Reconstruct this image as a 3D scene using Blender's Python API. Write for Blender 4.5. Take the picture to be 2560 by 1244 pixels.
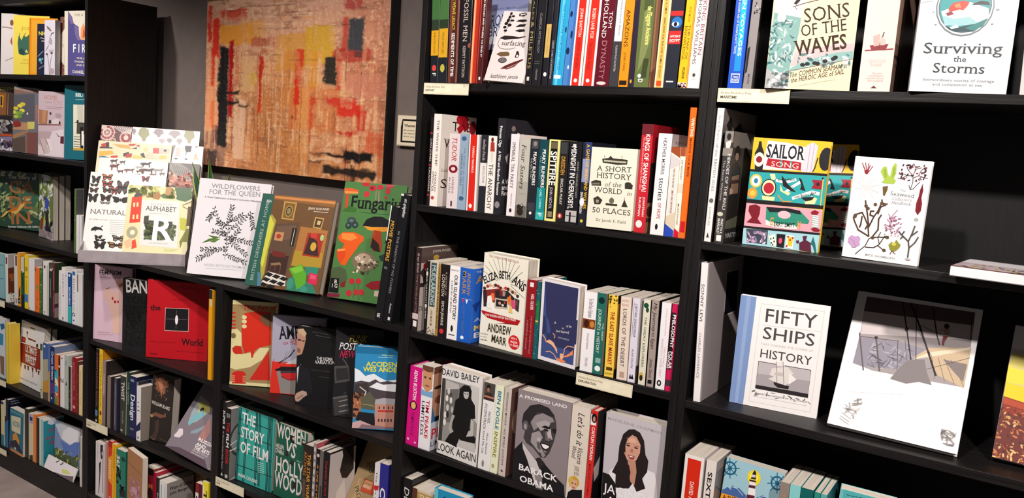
import bpy, math, random
import numpy as np
from mathutils import Vector, Matrix, Euler
for ob in list(bpy.data.objects): bpy.data.objects.remove(ob)
SC = bpy.context.scene; COL = SC.collection
# ------------------------------------------------------------------ camera
cam_data = bpy.data.cameras.new('camera'); cam_data.sensor_width = 36.0; cam_data.sensor_fit = 'HORIZONTAL'
cam_data.lens = 36.0 * 2009.6 / 2560.0; cam_data.clip_start = 0.02
camera = bpy.data.objects.new('camera', cam_data); COL.objects.link(camera)
YAW, PITCH, ROLL = -0.5725, -0.1256, 0.0732
fwd = Vector((math.sin(YAW) * math.cos(PITCH), math.cos(YAW) * math.cos(PITCH), math.sin(PITCH)))
rgt = Vector((math.cos(YAW), -math.sin(YAW), 0)); upv = rgt.cross(fwd)
r2 = rgt * math.cos(ROLL) + upv * math.sin(ROLL); u2 = upv * math.cos(ROLL) - rgt * math.sin(ROLL)
m = Matrix((r2, u2, -fwd)).transposed().to_4x4(); m.translation = Vector((3.0121, -1.6724, 1.5737))
camera.matrix_world = m; SC.camera = camera
# ------------------------------------------------------------------ world, lights, exposure
world = bpy.data.worlds.new('world'); SC.world = world; world.use_nodes = True
world.node_tree.nodes['Background'].inputs['Color'].default_value = (1.0, 0.93, 0.9, 1)
world.node_tree.nodes['Background'].inputs['Strength'].default_value = 0.10
def spot(x, y, z, tx, ty, tz, power, size=1.5, soft=0.05):
    d = bpy.data.lights.new('ceiling_spot', 'SPOT'); d.energy = power; d.color = (1.0, 0.93, 0.88)
    d.spot_size = size; d.spot_blend = 0.6; d.shadow_soft_size = soft
    o = bpy.data.objects.new('ceiling_spot', d); COL.objects.link(o); o.location = (x, y, z)
    o.rotation_euler = (Vector((tx, ty, tz)) - Vector((x, y, z))).to_track_quat('-Z', 'Y').to_euler()
    o['label'] = 'ceiling spotlight aimed at the shelves'; o['category'] = 'light'
spot(3.8, -1.55, 2.66, 2.7, 0.1, 0.9, 182)
spot(2.4, -1.55, 2.66, 1.75, 0.1, 0.75, 158)
spot(1.0, -1.2, 2.66, 0.65, 0.1, 0.5, 68)
spot(-0.2, -1.2, 2.66, -0.6, 0.1, 0.6, 112)
SC.view_settings.view_transform = 'Standard'; SC.view_settings.look = 'None'
SC.view_settings.gamma = 1.0; SC.view_settings.use_curve_mapping = False; SC.view_settings.exposure = 0.0
ROW_GROUP = {'C1': 'history spines on the top centre shelf', 'C2': 'history paperbacks on the second centre shelf', 'C3': 'history and exploration titles on the third centre shelf', 'C4': 'biographies on the fourth centre shelf', 'C5': 'titles on the lowest centre shelf in view', 'R1': 'maritime titles on the top right shelf', 'R2': 'maritime titles on the second right shelf', 'R3': 'large sailing titles on the third right shelf', 'R4': 'maritime titles on the lowest right shelf', 'L1': 'nature titles on the top left shelf', 'L2': 'interior titles on the second left shelf', 'L3': 'garden titles on the third left shelf', 'L4': 'nature spines on the fourth left shelf', 'L5': 'travel titles on the fifth left shelf', 'L6': 'travel titles on the lowest left shelf', 'T': 'large titles propped on the low bookcases', 'D': 'pattern titles in the counter display', 'T1': 'art titles on the upper shelf of the low left bookcase', 'T2': 'design titles on the middle shelf of the low left bookcase', 'T3': 'art titles on the bottom shelf of the low left bookcase', 'U1': 'music and film titles on the upper shelf of the low right bookcase', 'U2': 'film titles on the middle shelf of the low right bookcase'}
SHELF_Z = {'L1': 1.721, 'L2': 1.399, 'L3': 1.042, 'L4': 0.756, 'L5': 0.396, 'L6': 0.1, 'T': 1.06, 'T1': 0.721, 'T2': 0.396, 'T3': 0.1, 'U1': 0.721, 'U2': 0.396, 'C1': 1.727, 'C2': 1.403, 'C3': 1.056, 'C4': 0.731, 'C5': 0.396, 'R1': 1.729, 'R2': 1.403, 'R3': 1.048, 'R4': 0.727}
# (kind, row, label, base, (lean, roll, yaw), thickness, depth, height, hardback, cover, page edge, spine print, front print)
BOOKS = [
('S', 'C1', 'green, yellow and black paperback spine, leftmost on the top history shelf', (1.634, 0.008, 1.727), (0.0, -0.0386, 0.0), 0.0244, 0.15, 0.23, 0, '1b1f24', '', 'R 3f6b3a 0 0 1000 300 | R 2e3a2a 0 300 1000 420 | R d9a021 0 420 1000 700 | e d0433f 500 840 280 35 | T s f0ebe7 300 890 300 930 750 890 ; F | T s 7a5a18 350 440 350 680 600 440 ; FROM IN EDEN ANCIENT', ''),
('S', 'C1', 'green, yellow and black paperback spine with a yellow emblem, second on the history shelf', (1.6589, 0.008, 1.727), (0.0, -0.0317, 0.0), 0.0293, 0.149, 0.23, 0, '1d2126', '', 'R 45703c 0 0 1000 300 | R 2b3a27 0 300 1000 400 | R d6a024 0 400 1000 720 | e b8b04a 500 840 250 45 | T s 7a5a18 350 440 350 680 600 440 ; WILD NATURE', ''),
('S', 'C1', 'rust brown spine with small cream and yellow vertical lettering', (1.6916, 0.008, 1.727), (0.0, -0.0333, 0.0), 0.0307, 0.149, 0.23, 0, '4a2420', '', 'R 6e3a30 50 0 350 1000 | R a06a58 860 0 940 1000 | T b d8b83a 300 20 300 420 600 20 ; THE WEAVE LEGACY | T b f0ebe7 300 450 300 930 600 450 ; SEDIMENTS OF TIME', ''),
('S', 'C1', 'black spine with large cream serif letters and small author line', (1.7256, 0.008, 1.727), (0.0, -0.0202, 0.0), 0.0345, 0.153, 0.235, 0, '1c1b20', '', 'T f c9b9ae 280 100 280 560 680 100 ; FOSSIL MEN | T f c9b9ae 330 600 330 940 580 600 ; KERMIT PATTISON | p 9a4a40 1000 617 999 618 954 623 900 625 846 623 801 618 771 610 760 600 771 590 801 582 846 577 900 575 954 577 999 582 1000 583', ''),
('S', 'C1', 'bright orange red spine with a pale striped edge between two dark spines', (1.7626, 0.008, 1.727), (0.0, -0.0018, 0.0), 0.0224, 0.022, 0.235, 0, 'b83222', '', 'R f07a4a 0 0 350 1000 | R ffd0a0 120 0 220 1000 | R 7a2018 800 0 1000 1000', ''),  # pale strips along the left of the spine, dark strip along the right
('S', 'C1', 'narrow maroon spine with thin pale lettering beside the sky photograph book', (1.7867, 0.008, 1.7271), (0.0, 0.0069, 0.0), 0.0135, 0.022, 0.235, 0, '4a1c1e', '', 'T b f0ebe7 350 20 350 720 700 20 ; ROMAN BRITAIN AND WHERE TO FIND IT | R e8e0d8 300 930 700 960', ''),
('S', 'C1', 'black spine with large bronze serif letters right of the pale shell book', (1.9305, 0.008, 1.7272), (0.0, 0.0139, 0.0), 0.0168, 0.153, 0.235, 0, '1a191d', '', 'T f 8a7a50 300 20 300 350 600 20 ; THALES | T f a5905a 250 360 250 840 750 360 ; & MILETUS | R d8d0c8 300 920 700 960', ''),
('S', 'C1', 'charcoal black spine with thin grey spaced capitals', (1.9498, 0.008, 1.7274), (0.0, 0.018, 0.0), 0.0237, 0.153, 0.235, 0, '1e1d22', '', 'T f 9a9590 350 280 350 680 600 280 ; CLASSICAL MYTHOLOGY | R 6a6560 150 760 800 765 | R 6a6560 150 785 800 790 | T s 9a9590 400 840 400 950 600 840 ; ORACLE', ''),
('S', 'C1', 'black spine with a gold paper patch and small white round emblem', (1.9784, 0.008, 1.7272), (0.0, 0.0159, 0.0), 0.0149, 0.15, 0.23, 0, '201f26', '', 'R c9a860 50 380 950 720 | T s 8a6a30 400 420 400 680 600 420 ; ESSENTIAL GREEK | e e8e4e0 500 890 300 22', ''),
('S', 'C1', 'thin slate grey spine with pale lettering left of the wide blue spines', (1.9964, 0.008, 1.7271), (0.0, 0.0124, 0.0), 0.0108, 0.136, 0.21, 0, '25242e', '', 'T s b8b4b8 300 500 300 930 700 500 ; GREEK LIVES CATASTROPHES', ''),
('S', 'C1', 'sky blue glossy spine with darker blue lettering, first of the wide blue pair', (2.0089, 0.008, 1.7277), (0.0, 0.0281, 0.0), 0.026, 0.153, 0.235, 0, '2c9fce', '', 'R 5fc4e4 250 0 500 1000 | T s 2a78a8 350 200 350 850 600 200 ; THE CLASSICAL WORLD OF TALES | R dceef4 100 900 800 935 | e 1a4a70 850 450 100 30', ''),
('S', 'C1', 'mid blue spine with inked birds, second of the wide blue pair', (2.0365, 0.008, 1.7275), (0.0, 0.027, 0.0), 0.0189, 0.153, 0.235, 0, '4a7fc0', '', 'R 3a6cb0 700 0 1000 1000 | e 152a50 300 300 180 30 | e 152a50 600 500 150 40 | e 152a50 300 660 250 35 | e d8e4f0 600 820 120 20', ''),
('S', 'C1', 'white and red striped classic paperback spine, left one of the pair', (2.0567, 0.008, 1.7276), (0.0, 0.0223, 0.0), 0.0285, 0.13, 0.2, 0, 'efe6e0', '', 'R d22a1e 160 0 820 1000 | T b f4d0c0 350 120 350 440 620 120 ; JOHN BARTON | T s 8a1a14 350 460 350 800 600 460 ; A HISTORY OF THE BIBLE | e f4efe8 500 940 160 22', ''),
('S', 'C1', 'white and red striped classic paperback spine, right one of the pair', (2.0871, 0.008, 1.7277), (0.0, 0.0212, 0.0), 0.0325, 0.13, 0.2, 0, 'efe6e0', '', 'R 8a8078 0 0 40 1000 | R d22a1e 180 0 840 1000 | T b f4d0c0 350 120 350 460 620 120 ; ROBIN LANE FOX | T s 8a1a14 350 500 350 820 600 500 ; THE CLASSICAL WORLD | e f4efe8 500 940 150 22', ''),
('S', 'C1', 'deep maroon spine with large white serif capitals and an oval emblem', (2.1206, 0.008, 1.7275), (0.0, 0.0144, 0.0), 0.0366, 0.13, 0.2, 0, '5c1020', '', 'T f f0e8e4 220 30 220 460 520 30 ; HOLLAND | T f f0e8e4 620 160 620 350 860 160 ; TOM | T f a87078 300 480 300 920 650 480 ; DYNASTY | e d8c8c4 500 965 330 20', ''),
('S', 'C1', 'spine half white above and charcoal below with small vertical print', (2.1584, 0.008, 1.7273), (0.0, 0.0127, 0.0), 0.0226, 0.136, 0.21, 0, '3a383c', '', 'R dcd8dc 150 0 1000 520 | T f 4a4a55 550 50 550 460 750 50 ; Pyramids a Secret History | T f c8c4c4 400 560 400 840 600 560 ; CLEOPATRAS DAUGHTER', ''),
('S', 'C1', 'bright orange spine with large dark capitals and a frieze of figures at the foot', (2.1826, 0.008, 1.7271), (0.0, 0.0031, 0.0), 0.0229, 0.13, 0.2, 0, 'e88f1c', '', 'T f 3a2010 250 150 250 560 650 150 ; AMAZONS | T f 6a3810 350 620 350 820 580 620 ; JOHN MAN | R 2a1a10 100 930 900 980 | R f4e8f0 300 0 750 40', ''),
('S', 'C1', 'dark aubergine spine with a red and gold crest near the top', (2.2075, 0.008, 1.727), (0.0, 0.0004, 0.0), 0.0116, 0.136, 0.21, 0, '2a2036', '', 'p a03a2a 0 0 1000 0 1000 60 400 100 0 60 | s c8402a/e0a030/f0d8a0 0 0 1000 70 160 600 5 20 | e c9a030 500 940 220 20', ''),
('S', 'C1', 'wide olive green spine with cloaked figure and white lettering', (2.2206, 0.008, 1.727), (0.0, -0.0059, 0.0), 0.036, 0.136, 0.21, 0, '5f6a3c', '', "R 4a5430 300 0 900 200 | p 7a8450 350 220 750 150 900 500 600 700 200 850 | p 3a4426 550 700 900 700 800 900 450 900 | T b f0e878 550 160 550 560 850 160 ; de l'Egypte Ancienne | e f4f0e8 350 880 120 20 | T b f0ebe7 300 910 300 950 600 910 ; D", ''),
('S', 'C1', 'brown leathery spine beside the olive green one', (2.2573, 0.008, 1.727), (0.0, -0.007, 0.0), 0.0121, 0.14, 0.215, 0, '6e4a34', '', 'R 8a6244 200 0 500 1000 | p 5a3424 200 850 1000 800 1000 1000 400 1000', ''),
('S', 'C1', 'cream spine with orange inner panel and red roundel at the foot', (2.2707, 0.008, 1.7272), (0.0, 0.0101, 0.0), 0.0205, 0.136, 0.21, 0, 'f0dcb4', '', 'R e8b458 200 0 800 1000 | T s 5a3a18 380 20 380 250 600 20 ; JOHN ROMER | T b 5a3a18 380 280 380 900 600 280 ; SEARCHING FOR THE LOST TOMBS OF EGYPT | R d0481e 220 930 800 985', ''),
('S', 'C1', 'navy spine with blue eye picture between red bands', (2.2936, 0.008, 1.7272), (0.0, 0.0084, 0.0), 0.0285, 0.13, 0.2, 0, '232632', '', 'R d02a2c 0 180 1000 230 | R d02a2c 0 390 1000 530 | R 2a2c38 0 230 1000 390 | e 2a70b8 550 300 420 60 | e e8eef4 450 320 300 25 | e 101018 450 320 140 24 | T s f0ebe7 300 435 300 440 500 435 ; ANCIENT | T b f4e8e0 100 460 950 460 100 438 ; ANCIENT | T b f4e8e0 100 510 950 510 100 480 ; EGYPT | R d8d4d4 150 925 750 940', ''),
('S', 'C1', 'golden yellow spine with brown capitals and patterned base', (2.3249, 0.008, 1.7274), (0.0, 0.0173, 0.0), 0.0207, 0.13, 0.2, 0, 'efb81c', '', 'R e8863a 900 0 1000 900 | R a8741c 100 0 950 45 | T f 6a4410 520 330 520 700 760 330 ; THE MAP OF | T f 6a4410 150 340 150 700 420 340 ; KNOWLEDGE | T s 9a7020 400 140 400 300 620 140 ; VIOLET MOLLER | T b 3a2410 400 780 400 900 660 780 ; PICADOR | R d8ccc8 0 940 1000 1000 | s 3a2a2a/8a1a20/6a6060 0 945 1000 1000 130 700 7 22', ''),
('S', 'C1', 'white spine with tall brown and plum serif capitals, last on the history shelf', (2.3462, 0.012, 1.728), (0.0, 0.017, 0.0), 0.0275, 0.13, 0.2, 0, 'ebe6e4', '', 'T f 8a3a4a 560 0 560 650 840 0 ; VIKING BRITAIN | T f 5a4438 200 20 200 750 460 20 ; THOMAS WILLIAMS | e 4a4038 450 860 120 20 | R a8a098 300 900 600 905', ''),
('S', 'C2', 'black and crimson spine with cream capitals at the far left, beside the tall white spine', (1.6451, 0.008, 1.403), (0.0, -0.0032, 0.0), 0.0106, 0.152, 0.2345, 0, '1d1418', '', 'T f d8ccc4 300 240 300 500 750 240 ; DAN JONES | T f d8ccc4 300 560 300 840 750 560 ; CRUSADERS | e a02a30 500 180 350 12 | e a02a30 500 540 350 12 | e a02a30 500 880 350 12', ''),
('S', 'C2', 'tall white spine with brown capitals and a red stag on its visible cover', (1.6562, 0.008, 1.403), (0.0, -0.004, 0.0), 0.0255, 0.155, 0.2434, 0, 'e6ddd6', '', 'T f 3a3030 450 60 450 560 720 60 ; THE WHITE SHIP | T f 3a3030 500 620 500 840 720 620 ; CHARLES | T f 3a3030 150 620 150 840 400 620 ; SPENCER | e b03a34 350 910 200 20', 'R e4dbd2 0 0 1000 1000 | T f 2a2020 300 170 860 170 300 70 ; THE | T f 2a2020 100 360 950 360 100 260 ; WHITE | p b01c28 690 40 679 63 649 82 604 95 550 100 496 95 451 82 421 63 410 40 421 17 447 0 653 0 679 17 | e 8a1c24 680 100 100 60 | L b01c28 20.0 500 160 620 100 700 20 | e a02430 900 120 100 80 | T f 5a5050 50 620 400 620 50 590 ; Colonel | T f 2a2020 50 800 900 800 50 700 ; SHIP'),
('S', 'C2', 'pinkish paperback spine with red script and Tudor rose roundel', (1.7129, 0.008, 1.403), (0.0, -0.0146, 0.0), 0.0346, 0.127, 0.1948, 0, 'd9cbcb', '', 'T i b02a34 300 40 300 360 750 40 ; TUDOR | e 7a1420 500 470 420 55 | e d8c8c8 500 470 200 26 | T f 6a5a60 450 580 450 800 620 580 ; LEANDA | T f 6a5a60 150 580 150 800 320 580 ; de LISLE | R 3a3438 400 900 550 970', ''),
('S', 'C2', 'grey blue paperback spine with ornamental knots', (1.748, 0.008, 1.403), (0.0, -0.0152, 0.0), 0.0262, 0.127, 0.1952, 0, '8ea2b6', '', 'e 3a5a80 500 60 300 30 | e 3a5a80 500 850 300 30 | T s 5a7088 550 180 550 800 720 180 ; THE TRAGEDY OF TWO SISTERS | T f 35506a 220 260 220 680 440 260 ; LEANDA DE LISLE', ''),
('S', 'C2', 'slim red spine between white edges, small white bird mark at its foot', (1.7785, 0.008, 1.403), (0.0, -0.0212, 0.0), 0.029, 0.127, 0.1953, 0, 'efe6e2', '', 'R d42418 150 0 850 1000 | T b f4d8c8 400 150 400 500 620 150 ; MARKUS MAKARIUS | e f4efe8 450 935 170 28', ''),
('S', 'C2', 'black spine with a white paper panel two thirds down', (1.815, 0.008, 1.403), (0.0, -0.0147, 0.0), 0.0218, 0.128, 0.1967, 0, '26262c', '', 'R e2dcd8 50 360 1000 660 | T s b8b4b4 300 60 300 330 700 60 ; Anne Boleyn a Prince life | T f 3a3434 450 400 450 620 720 400 ; REVOLUTION', ''),
('S', 'C2', 'white spine with a standing soldier figure and large dark capitals', (1.8373, 0.008, 1.403), (0.0, -0.0143, 0.0), 0.0252, 0.127, 0.1952, 0, 'ebe5de', '', 'e 5a2018 500 50 160 30 | p a83a30 300 80 750 80 850 200 300 200 | p d8d0c8 350 200 700 200 680 340 420 340 | T f 3a3028 250 360 250 950 750 360 ; THE ANARCHY', ''),
('S', 'C2', 'tall charcoal spine with white lettering, left of the mustard topped books', (1.8643, 0.008, 1.403), (0.0, -0.0157, 0.0), 0.021, 0.16, 0.2405, 0, '26252b', '', 'T b f0ebe7 300 80 300 300 660 80 ; Princess Olga | T b f0ebe7 300 340 300 800 660 340 ; A Wild and Barefoot Romanov | e 8a8488 500 900 360 35', 'R 2c2a30 0 0 1000 1000 | T b f0ece8 350 200 950 200 350 140 ; Princess | e 8a7a74 250 100 60 30 | p b8b0ac 50 400 140 360 120 480 | T b f0ebe7 0 680 300 680 0 630 ; A Wild | T b f0ebe7 0 740 300 740 0 690 ; and B | T b f0ebe7 0 800 500 800 0 750 ; Romanov'),
('S', 'C2', 'white spine with dark brown capitals reading downward, beside the silver sepia one', (1.9033, 0.008, 1.403), (0.0, -0.0058, 0.0), 0.0247, 0.132, 0.2034, 0, 'e8e0e2', '', 'T f 3a2a28 250 100 250 660 620 100 ; IMPERIAL TEA PARTY | T s 8a7a80 450 720 450 880 600 720 ; FRANCES WELCH | e 2a2428 500 930 160 25', ''),
('S', 'C2', 'silvery beige spine with handwritten title and sepia group photograph at the foot', (1.9304, 0.008, 1.403), (0.0, -0.0069, 0.0), 0.031, 0.127, 0.1953, 0, 'a8a49a', 'd8a040', 'R bdb9ae 0 0 1000 550 | T i 2a2620 250 80 250 640 650 80 ; Four Sisters | R 8a857c 200 700 800 705 | R 6a655c 0 850 1000 1000 | e 2a2420 300 870 150 35 | e 2a2420 600 860 140 35 | e 2a2420 450 930 300 50 | e d8d0c4 600 845 60 12', ''),
('S', 'C2', 'charcoal spine with photograph head and white condensed capitals', (1.9634, 0.008, 1.403), (0.0, -0.0138, 0.0), 0.025, 0.126, 0.1945, 0, '22262c', '', 'R 4a4a4e 200 20 900 120 | e 8a8480 550 60 200 30 | T b f0ebe7 420 160 420 580 750 160 ; PEAKY BLINDERS | T s b8b4b0 150 240 150 500 320 240 ; THE REAL STORY | R 3a3a44 100 800 900 900 | e e8e4e0 450 930 150 20', ''),
('S', 'C2', 'dark teal spine with white capitals fading to turquoise at its base', (1.9897, 0.008, 1.403), (0.0, -0.0155, 0.0), 0.0241, 0.126, 0.1945, 0, '14444c', '', 'R 1a8a8c 0 600 1000 1000 | R 35b0b0 0 900 1000 1000 | T b f0ebe7 420 120 420 600 780 120 ; PEAKY BLINDERS | T s 6aa0a0 150 200 150 500 340 200 ; THE LEGACY | T s d8f0f0 350 620 350 860 600 620 ; CARL CHINN | T b f0ebe7 300 910 300 960 700 910 ; F', ''),
('S', 'C2', 'pale yellow edged spine with black panel and chunky white capitals', (2.0156, 0.008, 1.403), (0.0, -0.011, 0.0), 0.0297, 0.127, 0.196, 0, 'eae08a', '', 'R 18161a 180 20 820 970 | R 6a6048 200 30 800 110 | T b f4f0e8 220 140 220 560 780 140 ; SPITFIRE | T s c8c0d0 350 580 350 850 620 580 ; JOHN NICHOL | R 8a8068 300 880 700 950', ''),
('S', 'C2', 'black spine with golden capitals and a small orange oval emblem', (2.0486, 0.008, 1.403), (0.0, -0.0175, 0.0), 0.0217, 0.127, 0.1948, 0, '211e20', '', 'R 3a3c3e 100 20 900 160 | T b c89038 220 190 220 420 700 190 ; DRESDEN | T s e8e0d8 300 460 300 780 620 460 ; SINCLAIR McKAY | e c8382c 450 920 300 35 | e f0e8e0 450 920 120 20', ''),
('S', 'C2', 'black spine with white condensed capitals and a silhouetted doorway photograph', (2.072, 0.008, 1.403), (0.0, -0.0127, 0.0), 0.0332, 0.127, 0.1948, 0, '1b1b1f', '', 'R d8d4d0 300 30 550 70 | T b f0ebe7 200 60 200 820 600 60 ; MIDNIGHT IN CHERNOBYL | T s 9a9490 720 240 720 680 880 240 ; ADAM HIGGINBOTHAM | R b8b4b0 50 840 950 980 | R 201e20 350 860 500 980 | R 201e20 100 900 900 910', ''),
('S', 'C2', 'blue black spine with yellow handwritten capitals', (2.1087, 0.008, 1.403), (0.0, -0.0163, 0.0), 0.0239, 0.127, 0.1953, 0, '22242e', '', 'R 2c3c70 300 0 1000 500 | R 8c94b8 100 200 900 480 | T b e8b830 450 30 450 800 800 30 ; A GAME OF BIRDS AND WOLVES | T b e8e4e4 100 600 100 860 350 600 ; SIMON PARKIN | e e8e8f0 300 720 250 50 | e d8c840 400 950 160 20', ''),
('S', 'C2', 'tall crimson spine with white title letters, standing above its neighbours', (2.2538, 0.008, 1.403), (0.0, -0.0074, 0.0), 0.0274, 0.155, 0.2435, 0, 'c02430', '', 'R 6a2028 0 0 1000 100 | T b f0ebe7 400 90 400 620 780 90 ; KINGS OF SHANGHAI | T s f0c0b8 200 120 200 600 340 120 ; Two Rival Dynasties and the Making of Modern China | T b f4e4e0 600 670 600 850 780 670 ; JONATHAN | T b f4e4e0 250 670 250 850 440 670 ; KAUFMAN | e f4e0dc 420 920 280 35', 'R 8a1420 0 0 1000 220 | R 241c1e 0 220 1000 720 | R b01828 0 0 150 350 | R 9a7458 0 720 1000 1000 | e 3a2a24 100 800 100 50 | R 4a3a34 0 860 500 900'),
('S', 'C2', 'white spine with thin capitals and bold heart title lettering', (2.2934, 0.008, 1.403), (0.0, -0.0015, 0.0), 0.0323, 0.135, 0.2249, 0, 'ece6e6', '', 'T s 5a5054 400 40 400 400 650 40 ; HEATHER MORRIS | T f 2a2226 350 430 350 660 720 430 ; stories | T s b03040 400 680 400 840 650 680 ; OF HOPE | e 1c1a1c 450 920 100 30', 'R b8b2b4 0 0 1000 1000 | T i 3a3436 150 100 900 100 150 70 ; FROM THE AUTHOR | T f 3a3436 200 140 850 140 200 115 ; The Tattooist'),
('S', 'C2', 'geometric white spine with rust top and blue base', (2.3277, 0.008, 1.403), (0.0, -0.0086, 0.0), 0.0217, 0.128, 0.1975, 0, 'e4dcd4', '', 'p 9a4a28 0 0 1000 0 1000 120 0 60 | p d0c8c8 0 80 1000 140 1000 200 0 250 | p d4c4ac 0 780 1000 720 1000 920 0 850 | p 2a48b0 0 860 1000 930 1000 1000 0 1000 | T s 6a5a50 400 240 400 460 600 240 ; WRITTEN IN HISTORY | T s 8a5a48 400 480 400 740 620 480 ; SIMON SEBAG MONTEFIORE', ''),
('S', 'C2', 'cream spine with rust top and red base, against the orange spine', (2.3501, 0.008, 1.403), (0.0, -0.0099, 0.0), 0.0118, 0.128, 0.1976, 0, 'ece6d4', '', 'R a0502c 0 0 1000 100 | p c81c30 0 900 1000 940 1000 1000 0 1000 | R dccfb8 0 400 1000 500 | T s 6a5a50 300 140 300 360 620 140 ; OF HISTORY | T s 8a5a48 300 620 300 860 620 620 ; MONTEFIORE', ''),
('S', 'C2', 'tall bright orange spine leaning at the end of the shelf', (2.3627, 0.008, 1.403), (0.0, -0.008, 0.0), 0.0147, 0.184, 0.2835, 0, 'f06a1c', '', 'T b f8f0e8 350 80 350 220 780 80 ; WRITING | T b 7a2410 350 230 350 530 700 230 ; MAKING YOUR MARK | R c81c28 100 870 800 955', ''),
('S', 'C3', 'dark brown spine with a tree photograph on its cover, first on its shelf', (1.6195, 0.008, 1.056), (0.0, 0.0001, 0.0), 0.0208, 0.16, 0.2303, 0, '2b2022', '', 'T i c8a8a4 350 60 350 300 700 60 ; Great British | T s 9a6a68 350 320 350 800 650 320 ; FAMILY NAMES & HISTORY | R c8b8b4 0 790 1000 860 | R e4dcdc 200 880 800 950', 'R c4b4ac 0 0 1000 1000 | R 5a4844 0 0 1000 180 | T f d8ccc4 300 70 800 70 300 40 ; JOHN MOSES | e c8a040 400 130 80 30 | e b02028 130 220 70 40 | L 3a2c2a 20.0 150 420 120 340 200 280 | L 3a2c2a 20.0 120 340 50 280 | R 3a2a28 0 420 120 470 | T f 3a3030 0 760 120 760 0 700 ; Th'),
('S', 'C3', 'thin black spine with tiny white marks', (1.6619, 0.008, 1.056), (0.0, -0.0201, 0.0), 0.0098, 0.129, 0.1983, 0, '1a191c', '', 'T s d8d4d0 300 100 300 800 650 100 ; FUR AND THE FORGOTTEN SHIRE | R d8d0c8 200 150 800 200 | R d8d0c8 200 600 800 640', 'R 1c1b1e 0 0 1000 1000'),
('S', 'C3', 'torn cream spine with a black title strip reading downward', (1.6725, 0.008, 1.056), (0.0, -0.0048, 0.0), 0.0283, 0.13, 0.2002, 0, 'c9bda8', '', 'R 3f4a4c 150 20 800 620 | T b a8c4c4 250 50 250 600 720 50 ; MUDLARKING | T s 6a5a48 350 660 350 880 620 660 ; LARA MAIKLEM | s 3a3028/8a7a60 0 880 1000 1000 100 500 9 16', ''),
('S', 'C3', 'thin golden brown spine left of the black London one', (1.7015, 0.008, 1.056), (0.0, -0.0097, 0.0), 0.0085, 0.127, 0.195, 0, '9a7a40', '', 'T b 3a2a18 300 50 300 900 700 50 ; LONDON A TRAVEL GUIDE', ''),
('S', 'C3', 'black spine with cream capitals and a red seal at the foot', (1.7105, 0.008, 1.056), (0.0, -0.0104, 0.0), 0.0286, 0.128, 0.197, 0, '1f1618', '', 'T f a89a88 600 100 600 420 800 100 ; A HISTORY OF | T f e0d4c4 220 140 220 440 550 140 ; LONDON | T f e0d4c4 300 500 300 840 600 500 ; SIMON JENKINS | e d03038 450 920 250 35', ''),
('S', 'C3', 'white spine with bold black slanted capitals and a penguin shape', (1.741, 0.008, 1.056), (0.0, -0.0083, 0.0), 0.0329, 0.128, 0.1975, 0, 'ece8e8', '', 'T s 4a4444 100 70 900 70 100 50 ; HUM HISTORY | T b 1c1a1c 500 120 500 730 820 120 ; OUR ISLAND STORY | T b 6a6466 200 200 200 640 360 200 ; A HISTORY OF BRITAIN | e 1c1a1c 500 850 120 45 | R 5a5456 200 930 800 945', ''),
('S', 'C3', 'bright blue wide spine with bronze capitals and small flags', (1.7755, 0.008, 1.056), (0.0, -0.0075, 0.0), 0.0428, 0.13, 0.1971, 0, '1f5ab8', '', 'T s b88848 550 60 550 360 800 60 ; ANDREW | T s b88848 200 40 200 360 460 40 ; MARR | p c03040 250 420 400 420 330 480 | p e8e8f0 500 420 700 420 600 480 | R 9aa8c8 200 410 1000 415 | T s 5a6ea0 300 500 300 900 500 500 ; A HISTORY OF MODERN BRITAIN | e e8ecf4 400 940 130 25', 'R 2360c0 0 0 1000 1000 | T s c8d4f0 100 60 900 60 100 30 ; THE NUMBER ONE | T b b88848 100 200 800 200 100 100 ; A N | p 173a8a 0 480 300 440 150 600 | T s c0ccf0 100 720 800 720 100 670 ; A HI | T b e8c880 100 840 900 840 100 770 ; MOD | T b f0e8e0 100 940 800 940 100 870 ; BRI'),
('S', 'C3', 'crimson spine with small white capitals standing beside the cream hardback', (1.984, 0.008, 1.056), (0.0, -0.0092, 0.0), 0.0267, 0.128, 0.1969, 0, '8e1820', '', 'R e8e0dc 300 35 700 90 | T b f0e0dc 500 180 500 380 800 180 ; NEIL OLIVER | T s c08080 600 460 600 950 760 460 ; THE STORY OF THE BRITISH ISLES | T s c08080 200 520 200 900 360 520 ; A HISTORY IN 100 PLACES | T b 6a1018 380 480 380 900 580 480 ; LOVE LETTER', ''),
('S', 'C3', 'slim teal and green spine with stitched pattern', (2.012, 0.008, 1.056), (0.0, -0.01, 0.0), 0.0121, 0.127, 0.1959, 0, '1c5a60', '', 'R 2a7a3a 300 250 900 550 | R d8c070 200 500 800 520 | s 3aa0a0/6ac0b0/1a3a40 0 0 1000 1000 200 400 11 16', ''),
('S', 'C3', 'white academic spine with small painted panel across the middle', (2.1463, 0.008, 1.056), (0.0, -0.0155, 0.0), 0.0335, 0.125, 0.1927, 0, 'eeeaec', '', 'R 7a3a18 0 340 1000 460 | e c88030 750 400 180 40 | e 3a1a10 300 400 200 50 | T f 7a7478 400 80 400 320 750 80 ; The Oxford Book of Exploration | T f 8a8488 420 520 420 720 600 520 ; Desmond Simmons | T f 8a8488 400 820 400 940 600 820 ; ORFORD', ''),
('S', 'C3', 'deep green spine with white serif title and gilt bird', (2.1804, 0.008, 1.056), (0.0, -0.0163, 0.0), 0.0268, 0.126, 0.1946, 0, '24685c', '', 'e 0e2a26 450 90 300 40 | T f dce8d8 220 200 220 460 520 200 ; JOURNEYS | T f dce8d8 220 480 220 740 520 480 ; in HISTORY | T f dce8d8 660 360 660 580 820 360 ; THE GREAT | R 88b0a4 250 800 750 860 | e e8f0ec 500 930 280 35 | R c02c24 930 0 1000 1000', ''),
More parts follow.
